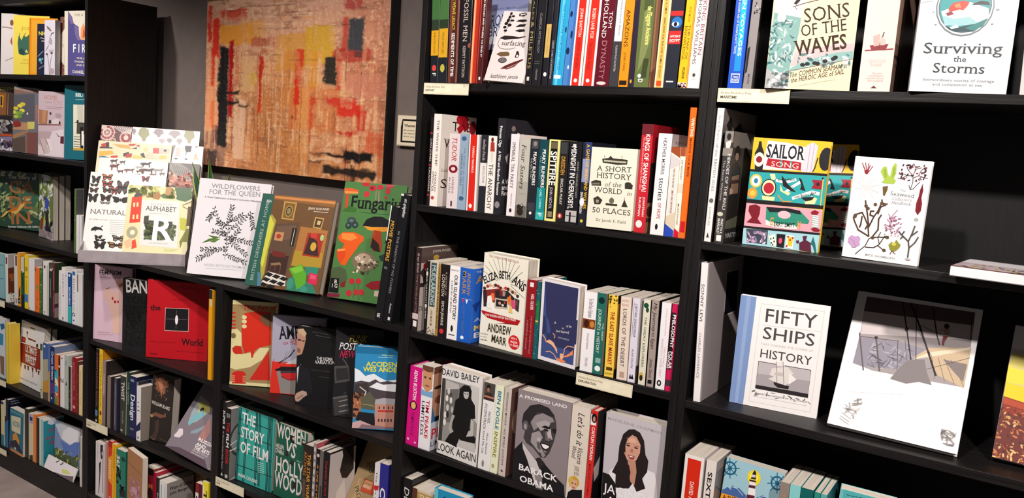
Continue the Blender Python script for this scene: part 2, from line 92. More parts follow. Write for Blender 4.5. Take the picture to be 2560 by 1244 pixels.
('S', 'C3', 'yellow spine with red capitals over a map pattern', (2.2121, 0.008, 1.056), (0.0, -0.0278, 0.0), 0.0241, 0.126, 0.1946, 0, 'efc94c', '', 's 5a4a20/c89a28/8a3a20 0 0 1000 180 140 600 13 18 | T b a01a1c 320 200 320 850 720 200 ; THE LAST SLAVE MARKET | R 5a3a18 200 880 850 920 | R b89a40 100 950 900 970', 'R 201a1c 0 0 1000 1000 | R b88a30 0 100 500 900'),
('S', 'C3', 'beige spine with brown capitals reading downward and a small square mark', (2.2441, 0.008, 1.056), (0.0, -0.0318, 0.0), 0.0261, 0.127, 0.1956, 0, 'e4d4c4', '', 'T f c08a78 100 60 850 60 100 35 ; JAMES | T f c08a78 150 110 800 110 150 85 ; BARR | T s 4a3a34 300 140 300 840 650 140 ; LORDS OF THE DESERT | R b89a88 300 900 750 970', ''),
('S', 'C3', 'lilac white spine with underlined italic dark capitals and mountain logo', (2.2722, 0.008, 1.056), (0.0, -0.022, 0.0), 0.0186, 0.128, 0.1969, 0, 'dcd6e2', '', 'T i 2a2434 380 60 380 460 680 60 ; CAPTAIN SHAKESPEAR | R 3a3444 200 50 240 460 | T i 5a5060 350 600 350 830 620 600 ; ALAN DILLON | p 1a1820 200 960 350 900 500 940 650 900 850 960', 'R 5a4a48 0 0 1000 1000 | R d8d0d4 0 0 300 800'),
('S', 'C3', 'cream spine with a leaping green lizard near its top', (2.2991, 0.008, 1.056), (0.0, -0.0206, 0.0), 0.0172, 0.129, 0.1982, 0, 'ddd8c4', '', 'e 1c4a30 400 70 350 30 | e 1c4a30 600 120 220 30 | T f 4a4a3a 300 200 300 790 620 200 ; THE GREAT EXPLORERS | e c8b058 400 900 350 50 | e 2a2420 400 920 220 35', 'R 181618 0 0 1000 1000'),
('S', 'C3', 'taupe spine with flowing handwritten black script', (2.3193, 0.008, 1.056), (0.0, -0.0229, 0.0), 0.0178, 0.13, 0.2001, 0, 'a3938c', '', 'T i 1c181a 300 30 300 360 750 30 ; My Journey | T i 1c181a 300 370 300 560 750 370 ; to Egypt | T i 1c181a 300 680 300 900 700 680 ; Jonathan Clements | R 141214 200 920 750 965', 'R 141214 0 0 1000 1000'),
('S', 'C3', 'white spine with faint pink capitals and a black ring at the foot', (2.3416, 0.008, 1.056), (0.0, -0.0125, 0.0), 0.0223, 0.129, 0.1988, 0, 'ece8ea', '', 'T s d4b8c0 520 60 520 380 680 60 ; LUCINDA HAWKSWORTH | T f d0a8b4 600 500 600 740 760 500 ; THE WORLD | T f d0a8b4 300 420 300 860 500 420 ; BENEATH THEIR FEET | e 181618 400 930 240 35 | e ece8ea 400 930 100 18', 'R 8a8284 0 0 1000 120 | R c81c4a 0 120 1000 1000'),
('S', 'C3', 'pink and black spine with chunky white capitals, last on the exploration shelf', (2.365, 0.008, 1.056), (0.0, -0.0058, 0.0), 0.0139, 0.13, 0.1995, 0, 'c41c50', '', 'R 1c181a 0 100 700 750 | T b f4f0f0 250 120 250 500 800 120 ; PHILOSOPHY | T b f4f0f0 250 540 250 740 800 540 ; POLAR | T b f4f0f0 20 550 20 740 220 550 ; EXPLORES | R 3a3438 0 870 1000 940', 'R 4a4246 0 0 1000 120 | R a81844 0 120 1000 1000'),
('S', 'C4', 'vivid magenta hardback spine with white capitals and a small face cameo', (1.6195, 0.008, 0.7317), (0.0, 0.016, 0.0), 0.0424, 0.146, 0.2249, 1, 'd2147e', '', 'T b f4ecf0 400 40 400 420 680 40 ; ADAM BUXTON | e 1c181c 500 490 300 55 | e e8b070 500 490 200 45 | T b 9a1460 400 580 400 880 650 580 ; RAMBLE BOOK | e f0b0d0 250 930 100 15 | e f0d0e0 850 950 100 10', ''),
('S', 'C4', "white hardback spine with a man's portrait and red capitals", (1.6655, 0.008, 0.7311), (0.0, 0.0024, 0.0), 0.0416, 0.05, 0.2365, 1, 'e8e6ea', '', 'R 5a3a30 50 0 950 80 | p c8926c 100 50 900 50 920 250 500 320 80 250 | e 6a4434 500 35 450 35 | e 3a2a28 300 140 100 12 | e 3a2a28 700 140 100 12 | e 9a5a48 500 235 200 12 | p 7aa8d0 0 280 500 310 1000 280 1000 360 0 360 | T b c81c30 500 400 500 860 780 400 ; TIM PEAKE | T s 2a3040 150 420 150 840 400 420 ; LIMITLESS', 'R b8886c 0 0 1000 600 | R 6a4434 0 0 1000 80 | e 2a2020 500 250 400 20 | e 7a4434 600 400 400 50 | p 3a70a0 0 450 300 600 800 650 0 660 | R 1c1a20 300 600 1000 680 | R c8c8d0 0 660 1000 1000 | T b c81c30 50 860 950 860 50 740 ; PE | T s 2a3040 50 950 950 950 50 890 ; LIMI'),
('S', 'C4', 'white hardback spine with a reclining man photograph and grey serif lettering', (1.8697, 0.008, 0.7316), (0.0, 0.017, 0.0), 0.0379, 0.153, 0.2351, 1, 'e6e2e2', '', 'R 4a4640 50 0 950 200 | e 1c181a 400 60 150 40 | e a86a54 400 80 100 25 | p 3a2a28 200 120 700 110 900 200 100 200 | R b87a64 100 150 900 170 | T f 4a4448 550 320 550 460 750 320 ; NOEL | T f 4a4448 220 240 220 540 420 240 ; FITZPATRICK | T f 6a6468 550 570 550 820 720 570 ; How Animals | T f 6a6468 250 550 250 820 420 550 ; Saved My Life | e 8a8488 450 930 100 40', ''),
('S', 'C4', 'pale cream spine with bold blue and gold slanted capitals', (1.9084, 0.008, 0.7314), (0.0, 0.0159, 0.0), 0.0228, 0.153, 0.2358, 1, 'e4e6c8', '', 'T b 1a6a9a 300 60 300 500 750 60 ; BEN FOGLE | T b 8a8438 300 520 300 820 750 520 ; INSPIRE | e a8a478 450 920 200 25', ''),
('S', 'C4', 'light greige spine with tiny spaced capitals beside the brown photograph cover', (1.9359, 0.008, 0.7312), (0.0, 0.009, 0.0), 0.0225, 0.12, 0.2356, 1, 'c9bdb6', '', 'T s 4a4444 350 50 350 880 600 50 ; FERDINAND MOUNT - KISS MYSELF GOODBYE | p 4a4444 300 950 500 920 700 950', 'R 4a302c 0 0 1000 1000 | R 6a4a42 0 0 500 1000 | e a88a78 300 400 200 140 | T s e8dcd4 400 640 980 640 400 590 ; KIS'),
('S', 'C4', "wide cream spine with brush script and a blond haired person's portrait", (2.1365, 0.008, 0.731), (0.0, -0.0051, 0.0), 0.0501, 0.154, 0.2363, 1, 'dcd0c2', '', "T i 1c181a 380 60 380 400 720 60 ; Let's do it | T i 1c181a 500 420 500 600 760 420 ; Victoria | T i 1c181a 200 420 200 550 420 420 ; Wood | T s 8a7e74 400 630 400 730 650 630 ; JASPER REES | e c89a3a 420 800 300 60 | p d8a888 280 780 600 780 580 870 450 900 300 870 | p d8b050 150 770 350 740 300 840 200 880 | e 3a2a24 350 820 50 6 | e 3a2a24 520 820 50 6 | e a04a40 430 865 80 7 | p 14121a 100 1000 150 930 350 890 600 880 900 860 950 1000", ''),
('S', 'C4', 'red spine with a curly haired head drawing and white capitals', (2.1881, 0.008, 0.731), (0.0, 0.0006, 0.0), 0.0182, 0.05, 0.2354, 1, 'd02c28', '', 'R f0e8e4 0 40 800 150 | e 14101a 500 75 400 50 | e c88a70 500 85 180 28 | T b f4ece8 300 170 300 520 720 170 ; CAITLIN MORAN | T s 7a1414 350 560 350 900 620 560 ; MORE THAN A WOMAN', 'R 2a2628 0 0 1000 1000 | p c0b8b8 0 600 600 500 600 700 200 750 | R 141214 0 750 1000 1000'),
('S', 'C5', 'black hardback with white script on its spine, lowest row at the left', (1.6195, 0.008, 0.396), (0.0, 0.0, 0.0), 0.0346, 0.153, 0.2356, 1, '141316', '', 'T i e8e4e4 250 100 250 600 750 100 ; Dugdale', ''),
('S', 'C5', 'thick gilt hardback with pale page edges beside the black script one', (1.6568, 0.008, 0.396), (0.0, 0.0, 0.0), 0.0731, 0.141, 0.2167, 1, 'd8c8b0', '', 'R 5a3428 0 0 250 1000 | R b8965a 250 30 1000 1000 | T b f0e0b8 350 120 850 120 350 60 ; THE', ''),
('S', 'R1', 'glossy electric blue spine with cyan band and white capitals', (2.4363, 0.008, 1.729), (0.0, -0.0008, 0.0), 0.0304, 0.153, 0.235, 0, '1d4fc0', '', 'R 16b4ee 400 0 800 620 | R 1a8ae0 350 620 800 850 | T b f0f8fc 500 0 500 720 720 0 ; MAIDEN VOYAGES | T b c8dcf4 220 50 220 700 360 50 ; WOMEN AND THE GOLDEN AGE OF TRANSATLANTIC TRAVEL | R e4f0fa 200 870 800 950 | R 1d3f9c 250 880 750 940 | T b e4f0fa 300 910 700 910 300 890 ; TWO | T b e4f0fa 280 935 720 935 280 915 ; ROADS', ''),
('S', 'R1', 'grey paperback spine with paint splashes, its black cover patched with grey', (2.4688, 0.008, 1.7293), (0.0, 0.0138, 0.0), 0.0185, 0.14, 0.215, 0, '8b8484', '', 's 3a3638/201c1e/a8a2a2 300 0 1000 300 200 500 15 26 | R 4a4446 0 550 80 950 | p 1c181a 100 620 350 600 300 840 100 860 | T s 4a4446 450 860 450 960 700 860 ; MARK', 'R 252326 0 0 1000 1000 | p 4a4648 50 500 300 300 600 350 550 800 200 900 | T b 0c0c0e 50 320 500 320 50 260 ; MA | T b 0c0c0e 0 420 800 420 0 350 ; YON | p 565254 0 450 200 500 200 1000 0 1000'),  # front print: grey polygons over a near black cover
('S', 'R1', 'very thick pale pink spine with small red galley ship picture', (2.6937, 0.008, 1.729), (0.0, -0.0052, 0.0), 0.0574, 0.2, 0.24, 0, 'e6d2c8', '', 'L 8a3038 2.5 100 680 950 670 | p 8a3038 220 640 800 630 720 680 300 680 | L 6a3a38 2.0 500 670 620 540 | p c8a8a0 300 570 500 550 520 640 350 650 | p d0b4ac 540 570 700 600 680 640 540 640 | T f c4b0aa 240 772 780 772 240 752 ; LINCOLN | T f c4b0aa 330 802 680 802 330 782 ; PAINE | T i b8a29c 380 865 700 865 380 851 ; The most | T i b8a29c 280 884 760 884 280 870 ; comprehensive | T i b8a29c 240 903 780 903 240 889 ; maritime history | T i b8a29c 280 922 760 922 280 908 ; ever produced | p 5a2a28 400 975 600 975 500 955', 'R 7a5c52 0 0 1000 1000 | R a88474 0 0 400 620 | p 3a2a28 0 720 300 760 600 780 600 750 200 700 | R 5a4038 400 740 1000 1000 | L 4a342e 4.0 100 780 300 800 350 860 200 880'),
('S', 'R1', 'white thick spine cut off by the right picture edge on the maritime shelf', (2.9607, 0.008, 1.729), (0.0, -0.0357, 0.0), 0.0382, 0.149, 0.23, 0, 'dcdad8', '', 'R c8ccd0 300 0 1000 400', ''),
('S', 'R2', 'tall white spine with grey serif title and a small sun ornament', (2.4197, 0.008, 1.403), (0.0, 0.0021, 0.0), 0.0156, 0.23, 0.2849, 1, 'e8e4e2', '', 'T i a8a29c 350 50 350 250 700 50 ; Sea Charts | T f 8a8480 350 260 350 620 700 260 ; of the BRITISH ISLES | e 6a6460 500 690 300 18 | T f a8a29c 350 740 350 880 620 740 ; JOHN BLAKE | p 3a3430 300 970 500 930 700 970', 'R 7a706c 0 0 1000 1000 | R 8a807c 0 0 1000 120 | p 2a2624 100 120 200 50 280 120 240 200 | p 2a2624 300 160 500 80 620 160 450 180 | p 2a2624 550 160 700 140 660 190 | R 3a3432 0 200 1000 1000'),
('S', 'R2', 'dark grey spine with white title beside its cover of a man in oilskins', (2.4417, 0.008, 1.403), (0.0, -0.0016, 0.0), 0.0213, 0.15, 0.2376, 1, '3c3836', '', 'R 8a8480 100 0 950 100 | e 2a2624 500 50 220 30 | p d8d2cc 200 100 800 80 700 150 300 160 | R 8a847c 0 150 1000 220 | T f e4e0dc 550 200 550 700 850 200 ; HEROES OF THE RNLI | T b a8a29c 200 260 200 620 380 260 ; The Storm Warriors | e c8c0b4 400 740 300 20 | T b e4e0dc 550 780 550 920 780 780 ; MARTYN R. | T b e4e0dc 220 780 220 920 450 780 ; BEARDSLEY | R e8e4e0 250 930 750 985', 'R 4a4441 0 0 1000 1000 | R 8a827c 0 0 1000 140 | e 2a2624 220 190 130 70 | e a88a78 220 220 80 35 | p 2a2827 50 300 220 260 450 320 500 800 0 850 | p 9a7a68 80 400 400 380 420 550 80 560 | L 4a3430 8.0 100 450 400 440 | p c8a898 50 500 200 520 150 580 40 560 | p 2a2826 50 560 450 550 500 800 20 820 | p 6a6a5a 0 800 1000 720 1000 840 0 880 | R 2c2a2a 0 870 1000 1000 | T f d8d4d0 50 955 700 955 50 910 ; MARTYN R | T f 1a1818 550 220 1000 220 550 160 ; HER'),
('S', 'R3', 'tall slim white hardback with grey cover and a dark square picture, at the divider', (2.4327, 0.008, 1.048), (0.0, -0.043, 0.0), 0.0163, 0.25, 0.3081, 1, 'ece6e6', '', 'T s 4a4446 250 150 250 420 650 150 ; SONNY LEVI | T s 8a8486 300 500 300 830 620 500 ; CHARLES LAWRENCE', 'R a89c9c 0 0 1000 1000 | R cfc6c4 0 0 30 1000 | R d8d0d0 500 100 880 435 | R 14161e 520 105 870 425 | T s 3a3c48 560 250 760 250 560 230 ; SONNY LEVI'),
('S', 'R4', 'thick white spine with a wide red panel, first on the lowest right shelf', (2.4284, 0.008, 0.727), (0.0, 0.0, 0.0), 0.0444, 0.129, 0.1983, 0, 'ebe4e0', '', 'R d62a14 170 40 860 1000 | T b f0dcd4 400 300 400 720 600 300 ; DAVID ABULAFIA | T s 8a1a10 400 750 400 980 600 750 ; THE BOUNDLESS SEA', ''),
('S', 'R4', 'white spine reading downward in heavy black serif capitals', (2.4784, 0.008, 0.727), (0.0, 0.0, 0.0), 0.023, 0.129, 0.1982, 0, 'e4dad4', '', 'T F 1c1a1c 250 130 250 720 660 130 ; SEXTANT', 'R 8a7a76 0 0 1000 1000 | R b0a09c 0 0 600 120 | L 5a4a48 3.0 100 300 600 500'),
('S', 'R4', 'taupe narrow spine right of the lighthouse cover', (2.639, 0.008, 0.727), (0.0, -0.0, 0.0), 0.0192, 0.127, 0.1956, 0, '8d8078', '', 'T s c88a5a 300 120 300 600 650 120 ; THE MERMAID', ''),
('S', 'R4', 'pale aqua spine with outlined capitals', (2.659, 0.008, 0.727), (0.0, -0.0, 0.0), 0.0214, 0.128, 0.1962, 0, '86cccc', '', 'T s 3a6a70 250 200 250 800 750 200 ; SEASHAKEN', ''),
('S', 'R4', 'dark teal spine with orange red capitals', (2.6811, 0.008, 0.727), (0.0, -0.0, 0.0), 0.0251, 0.127, 0.1955, 0, '14605e', '', 'T b e0482c 250 160 250 700 750 160 ; EARTH', ''),
('S', 'R4', 'sea green slim spine next to the dark teal one', (2.7079, 0.008, 0.727), (0.0, -0.0, 0.0), 0.0119, 0.126, 0.194, 0, '2c8a78', '', 'T s 103c34 300 200 300 700 700 200 ; HOUSES', ''),
('S', 'R4', 'grey teal slim spine, last of the five before the turquoise cover', (2.7206, 0.008, 0.727), (0.0, -0.0, 0.0), 0.0121, 0.126, 0.1935, 0, '5aa8a8', '', 'T s 1c4a4c 300 300 300 700 700 300 ; WATERS', 'R 2a6a70 0 0 1000 1000'),
('S', 'L1', 'pale lilac white thick spine with grey bird and poppy drawings', (-0.3115, 0.002, 1.7223), (0.0, 0.0166, 0.0), 0.0779, 0.02, 0.2091, 0, 'ded8e4', '', 'p 8a7a6a 200 100 450 130 700 200 500 200 250 150 | p b0a8ac 500 280 750 360 700 460 400 420 | L 4a4448 4.0 600 280 700 240 900 230 | L 6a6468 3.0 400 460 150 560 | p c0b8bc 400 540 900 530 800 600 500 600 | e 6a5058 250 620 100 20 | e 6a5058 700 600 100 25 | L 8a8488 3.0 300 640 450 800 500 996 | L 8a8488 3.0 720 640 600 750 550 996 | e b8a0a8 750 930 200 60', 'R f0eef0 0 0 1000 1000'),
('S', 'L1', 'brown floral spine with a cream oval centre', (-0.2486, 0.03, 1.7213), (0.0, 0.0096, 0.0), 0.0321, 0.03, 0.2254, 0, '7a5248', '', 'p e0d4c4 0 300 400 270 1000 200 1000 820 400 760 0 700 | s a8483a/4a3430/c8907a 0 0 1000 200 120 500 51 14 | s a8483a/4a3430/c8a08a 0 840 1000 1000 120 500 52 12 | T s 7a6a5a 400 460 400 520 800 460 ; C', ''),
('S', 'L3', 'thin garden photograph spine near the upright on the third left shelf', (-0.1021, 0.008, 1.0422), (0.0, 0.013, 0.0), 0.0133, 0.09, 0.2498, 0, '54703c', '', 's 8ab040/2a3a24/c8c8c0 0 0 1000 1000 200 300 64 18', 'R 5a5a5c 0 0 500 1000 | R 8a8a88 300 0 500 600'),
('S', 'L3', 'indigo spine with lilac top, beside the garden photograph spine', (-0.1841, 0.075, 1.0422), (0.0, 0.0063, 0.0), 0.0295, 0.15, 0.2379, 0, '2c2a5c', '', 'R a8a0d8 0 0 1000 80', ''),
('S', 'L3', 'short white paperback spine in front of the indigo one', (-0.086, 0.008, 1.0424), (0.0, 0.0105, 0.0), 0.0382, 0.06, 0.1496, 0, 'e4e2e0', '', 'R b8b4b0 550 0 620 1000', ''),
('S', 'L4', 'white spine whose cover shows a rust and green garden', (-0.6431, 0.008, 0.756), (0.0, -0.0102, 0.0), 0.0224, 0.05, 0.2074, 0, 'e4e0dc', '', 'R 8a2020 200 60 800 200', 'R b8b0ac 0 0 1000 280 | p 6a3420 0 280 1000 260 1000 800 0 820 | R a8582c 100 400 900 500 | R 8a6a34 200 500 700 560 | s 3a5a34/d8d8d0/6a8a4a/8a3a2a 0 750 1000 1000 80 500 65 24'),
('S', 'L4', 'slim white spine left of the orange and black one', (-0.5677, 0.008, 0.756), (0.0, -0.0148, 0.0), 0.0249, 0.12, 0.2124, 0, 'd8d4d0', '', 'R 4a1c1c 500 0 1000 200 | s 8a5a4a/c8a8a0 0 850 1000 1000 300 500 66 6', ''),
('S', 'L4', 'orange spine turning black and white at the foot', (-0.5367, 0.008, 0.756), (0.0, -0.0215, 0.0), 0.0212, 0.16, 0.2286, 0, 'eea01e', '', 'R 1c1a1c 0 850 1000 950 | s f0e8e0/3a3a3a 0 830 1000 940 200 500 67 8 | p 1c1a1c 400 700 1000 600 1000 800 300 850', ''),
('S', 'L4', 'dark green spine with white leaves under a cream top', (-0.5106, 0.008, 0.756), (0.0, -0.0024, 0.0), 0.0259, 0.18, 0.2139, 0, '14503a', '', 'R d8d0c0 0 0 1000 280 | s f0f0ea/2a7a50/14301f 0 250 1000 650 300 400 68 14 | R 181818 0 750 1000 1000', ''),
('S', 'L4', 'bright yellow thick spine with a blue label near the foot', (-0.482, 0.008, 0.756), (0.0, 0.0007, 0.0), 0.0299, 0.2, 0.2273, 0, 'f0cf18', '', 'R 3a80c8 50 730 950 880 | R a88a18 200 220 800 300 | R a88a18 200 400 800 420 | T s a88a18 350 450 350 700 600 450 ; GARDENING', 'R d8b418 0 0 1000 1000'),
('S', 'L4', 'wide white spine beside the bright yellow one', (-0.4495, 0.008, 0.7561), (0.0, 0.0015, 0.0), 0.0483, 0.17, 0.2174, 0, 'e8e4e6', '', 'R 3a3434 50 960 200 980', 'R b0aab0 0 0 1000 1000'),
('S', 'L4', 'orange spine with a green leaf emblem, left of the dark edged white hardback', (-0.398, 0.008, 0.7563), (0.0, 0.0086, 0.0), 0.0327, 0.14, 0.1874, 0, 'f0701c', '', 'p 1c1418 200 60 185 71 141 81 77 88 0 90 0 90 0 30 77 32 141 39 185 49 | p 7a9a3a 300 400 800 380 900 480 400 500 | R a84a14 300 700 700 720 | T s 6a2c0c 350 860 350 940 600 860 ; SEEDS', ''),
('S', 'L4', 'slim green patterned spine between the orange one and the white hardback', (-0.3612, 0.008, 0.7561), (0.0, 0.0045, 0.0), 0.0199, 0.14, 0.1895, 0, '3f6a3a', '', 's c8d4b8/1c3420/8ab068 0 0 1000 1000 250 400 69 14', ''),
('S', 'L4', 'white hardback spine with dark green edges and a small dark oval', (-0.3392, 0.008, 0.7562), (0.0, 0.0041, 0.0), 0.0494, 0.13, 0.2203, 1, 'e6e2da', '', 'R 1c3c30 0 0 120 1000 | R 8a8a84 750 50 820 980 | e 3a3430 380 100 120 30 | e 6a6460 350 950 100 15', 'R 5a5c54 0 0 1000 1000'),
('S', 'L4', 'near black green spine with tiny pale marks', (-0.2865, 0.008, 0.756), (0.0, -0.0038, 0.0), 0.0266, 0.15, 0.1953, 0, '26302a', '', 'R c8c4b8 200 0 900 40 | R 8a8a80 300 200 500 600', ''),
('S', 'L4', 'thin maroon spine between two dark green covers', (-0.2574, 0.008, 0.756), (0.0, 0.0021, 0.0), 0.0129, 0.2, 0.2249, 0, '7a1c38', '', 'R c85a7a 300 150 700 500 | R b84a68 300 600 700 900', 'R 2c3a20 0 0 1000 550 | p 8a8078 0 550 1000 500 1000 1000 0 1000 | p 4a3434 0 750 500 700 500 800 0 820'),
('S', 'L4', 'off white slim spine, first of the pale group at the right end', (-0.2134, 0.008, 0.7561), (0.0, 0.006, 0.0), 0.0218, 0.1, 0.1999, 0, 'e2dede', '', 'T s 8a8484 400 300 400 900 600 300 ; THE ACCIDENTAL GARDEN', ''),
('S', 'L4', 'taller white slim spine with grey lettering blocks', (-0.1906, 0.008, 0.756), (0.0, 0.001, 0.0), 0.0205, 0.12, 0.217, 0, 'e8e4e6', '', 'T b 6a6468 350 120 350 500 650 120 ; BLUE MEADOW | e 3a3438 600 530 250 12 | R 5a5458 300 930 700 980', ''),
('S', 'L4', 'lilac white slim spine without a visible title', (-0.1686, 0.008, 0.756), (0.0, 0.0003, 0.0), 0.0232, 0.1, 0.2024, 0, 'e0dce4', '', 'T s 6a6468 300 60 300 100 600 60 ; field', ''),
('S', 'L4', 'navy over turquoise spine with white lettering', (-0.1434, 0.008, 0.756), (0.0, -0.0037, 0.0), 0.0276, 0.1, 0.2012, 0, '1f4f8c', '', 'R 3ab0ac 0 660 1000 1000 | e d8e8f0 400 50 250 30 | T b d8e4f0 250 280 250 640 650 280 ; BRITISH BIRDS', ''),
('S', 'L4', 'white spine with widely spaced dusty pink capitals and blue emblem', (-0.1126, 0.008, 0.756), (0.0, -0.0047, 0.0), 0.0319, 0.12, 0.2179, 0, 'e6e4e8', '', 'R 2a6ab0 100 30 700 100 | T f b09aa4 200 150 200 600 600 150 ; BIRDS | T s b0a8b0 200 620 200 760 600 620 ; GUIDE | e 3a4a70 400 820 350 35 | e e6e4e8 400 820 200 20 | e 5a6a88 400 930 200 15', ''),
('S', 'L4', 'white spine with a grey divide, last before the upright', (-0.0755, 0.008, 0.756), (0.0, -0.0054, 0.0), 0.0337, 0.05, 0.2074, 0, 'e4e2e2', '', 'R a8a6a8 600 0 660 1000 | R 8a6a5a 0 20 250 350', ''),
('S', 'L5', 'thick yellow hardback spine standing left of the white and oxblood cover', (-0.6423, 0.008, 0.396), (0.0, -0.0158, 0.0), 0.0372, 0.042, 0.2655, 1, 'ecd04a', '', 'R c8a828 620 0 720 1000', 'R e0bc3c 0 0 1000 1000'),
('S', 'L5', 'pale spine with green foliage at both ends', (-0.355, 0.008, 0.396), (0.0, -0.0049, 0.0), 0.0186, 0.12, 0.2322, 0, 'c8d0b8', '', 'R 3a5a2a 0 0 1000 120 | s 3a5a2a/8a9a40 0 750 1000 1000 300 500 71 10', ''),
('S', 'L5', 'blue spine with a tan mountain landscape at its base', (-0.3351, 0.008, 0.3962), (0.0, 0.0037, 0.0), 0.0414, 0.2, 0.2409, 0, '44609c', '', 'p b0a890 0 300 1000 260 1000 700 0 720 | p c8903a 0 700 1000 620 1000 900 0 880 | p 5a4a3a 0 880 1000 850 1000 1000 0 1000 | e d8e0f0 300 60 200 20', ''),
('S', 'L5', 'slim slate blue spine between landscape and navy spines', (-0.2924, 0.008, 0.396), (0.0, 0.0026, 0.0), 0.0132, 0.2, 0.2449, 0, '5a70a8', '', 'p c8a060 0 500 1000 450 1000 1000 0 1000', ''),
('S', 'L5', 'navy spine with white lettering and a violet base', (-0.2768, 0.008, 0.3961), (0.0, 0.0023, 0.0), 0.032, 0.22, 0.2375, 0, '1c2c60', '', 'T b e0e4f0 300 80 300 600 750 80 ; Great Britain | p 5a3a80 0 660 1000 620 1000 820 0 850 | e e0e4f0 350 920 150 20', 'R 6a7a98 0 0 1000 1000'),
('S', 'L5', 'multicoloured comic spine in orange, aqua, yellow and green', (-0.2386, 0.008, 0.396), (0.0, -0.0199, 0.0), 0.025, 0.15, 0.2103, 0, 'e8702c', '', 'R 38b0c0 0 300 1000 500 | p f0e8c0 0 460 1000 500 1000 600 0 620 | R 3aa8c8 0 620 1000 750 | R 5a9a3a 0 850 600 1000 | s f0f0e8/c83a20/2a2a3a 0 300 1000 1000 250 600 72 10', ''),
('S', 'L5', 'very thin red and black spine beside the comic one', (-0.2121, 0.008, 0.396), (0.0, -0.0021, 0.0), 0.0105, 0.15, 0.212, 0, '7a2420', '', 'R 1c181c 0 50 1000 400 | R e8e4e0 0 200 1000 240', ''),
('S', 'L5', 'white spine with the number twenty five across it', (-0.1991, 0.008, 0.396), (0.0, -0.0024, 0.0), 0.0288, 0.16, 0.2144, 0, 'e8e4e4', '', 'T b 3a3838 100 440 100 520 900 440 ; 25 | e c82c34 400 50 250 10', ''),
('S', 'L5', 'silvery green spine with a dark triangular mark near the middle', (-0.1669, 0.008, 0.396), (0.0, -0.0063, 0.0), 0.0287, 0.19, 0.2226, 0, 'b4bcb4', '', 'T s 4a504a 300 100 300 200 600 100 ; ITALY | p 2a3430 300 550 500 480 700 560', ''),
('S', 'L5', 'black spine with pale leafy marks, between the silvery and red ones', (-0.1366, 0.008, 0.396), (0.0, -0.0003, 0.0), 0.0159, 0.12, 0.1819, 0, '201f1c', '', 's 6a6a58/a8a890 0 500 1000 1000 250 400 73 10', 'R c8a8a0 0 0 1000 1000'),
('S', 'L5', 'deep red guide spine with pink script lettering', (-0.1087, 0.008, 0.396), (0.0, -0.0107, 0.0), 0.0342, 0.17, 0.225, 1, '941c26', '', 'T f d8908a 300 80 300 600 600 80 ; Secret France and Paris | e e8a8a0 400 900 250 30 | R d88a88 200 720 700 725 | R d88a88 200 750 700 755', ''),
('S', 'L5', 'brown patterned slim spine right of the deep red guide', (-0.0728, 0.008, 0.396), (0.0, -0.0055, 0.0), 0.0128, 0.1, 0.216, 0, '5a2c24', '', 's c88a4a/2a1c1c/8a3a2a 0 0 1000 1000 300 400 74 16', ''),
('S', 'L5', 'pale cream yellow spine at the end of the fifth left shelf', (-0.0587, 0.008, 0.396), (0.0, -0.004, 0.0), 0.0214, 0.08, 0.2012, 0, 'e8d49a', '', 'T s a88a58 350 100 350 800 600 100 ; PERFECT DAYS', ''),
('S', 'L6', 'cream over teal slim spine at the left edge of the lowest shelf', (-0.6911, 0.008, 0.1), (0.0, -0.0178, 0.0), 0.0253, 0.2, 0.2013, 0, 'd8cc9c', '', 'R 2a7a8a 0 750 1000 1000 | R 1c2a60 0 0 1000 60', ''),
('S', 'L6', 'navy to blue hardback spine with white edge', (-0.6589, 0.008, 0.1002), (0.0, 0.0071, 0.0), 0.0318, 0.2, 0.2199, 1, '12203c', '', 'R c8d0d8 50 0 300 350 | p 2a6a9a 0 500 1000 400 1000 1000 0 1000 | R 1a1c28 400 0 1000 200', 'R 14182a 0 0 1000 1000 | T s b8bcc8 50 50 500 50 50 30 ; NEVER TRUST | T s b8bcc8 50 100 500 100 50 80 ; CERTAIN'),
('S', 'L6', 'dark olive spine right of the small blue cover', (-0.4853, 0.008, 0.1), (0.0, 0.0, 0.0), 0.0279, 0.2, 0.2197, 0, '2a2a20', '', 'R 4a4c38 300 0 500 1000', ''),
('S', 'L6', 'cream spine with small pictures at the top', (-0.4528, 0.008, 0.1001), (0.0, 0.003, 0.0), 0.036, 0.18, 0.2055, 0, 'dccfae', '', 'R b8a8c8 0 0 1000 200 | R 1c3a5a 300 60 900 140 | p 3a3424 200 900 1000 860 1000 1000 200 1000', ''),
('S', 'L6', 'orange slim spine between cream and dark green ones on the lowest left shelf', (-0.4126, 0.008, 0.1), (0.0, -0.0016, 0.0), 0.0217, 0.16, 0.2123, 0, 'e8782c', '', 'R f0a060 300 0 500 1000', ''),
('S', 'L6', 'near black slim spine left of the pale teal one', (-0.3879, 0.008, 0.1), (0.0, 0.0017, 0.0), 0.0212, 0.18, 0.2034, 0, '20281f', '', '', ''),
('S', 'L6', 'pale teal spine whose teal cover bears crimson lettering and clouds', (-0.363, 0.008, 0.1), (0.0, 0.0012, 0.0), 0.0317, 0.085, 0.2043, 0, 'a8c4c4', '', 'R dce0d8 0 0 400 1000', 'R 2a8a98 0 0 1000 1000 | R e0e4e4 0 0 1000 30 | p d8dce4 250 20 700 40 800 120 400 140 200 100 | T b a83a60 250 300 650 300 250 210 ; ON | T b a83a60 120 440 600 440 120 380 ; MARMITE | T b a83a60 300 560 600 560 300 480 ; BE | s 5a7a3a/2a4a2a/8a8a50 0 680 1000 900 70 300 75 20'),
('S', 'L6', 'thin white spine against the upright on the lowest left shelf', (-0.0493, 0.008, 0.1), (0.0, -0.017, 0.0), 0.0127, 0.04, 0.2061, 0, 'd4d0cc', '', 'R 2a2828 0 0 400 450', ''),
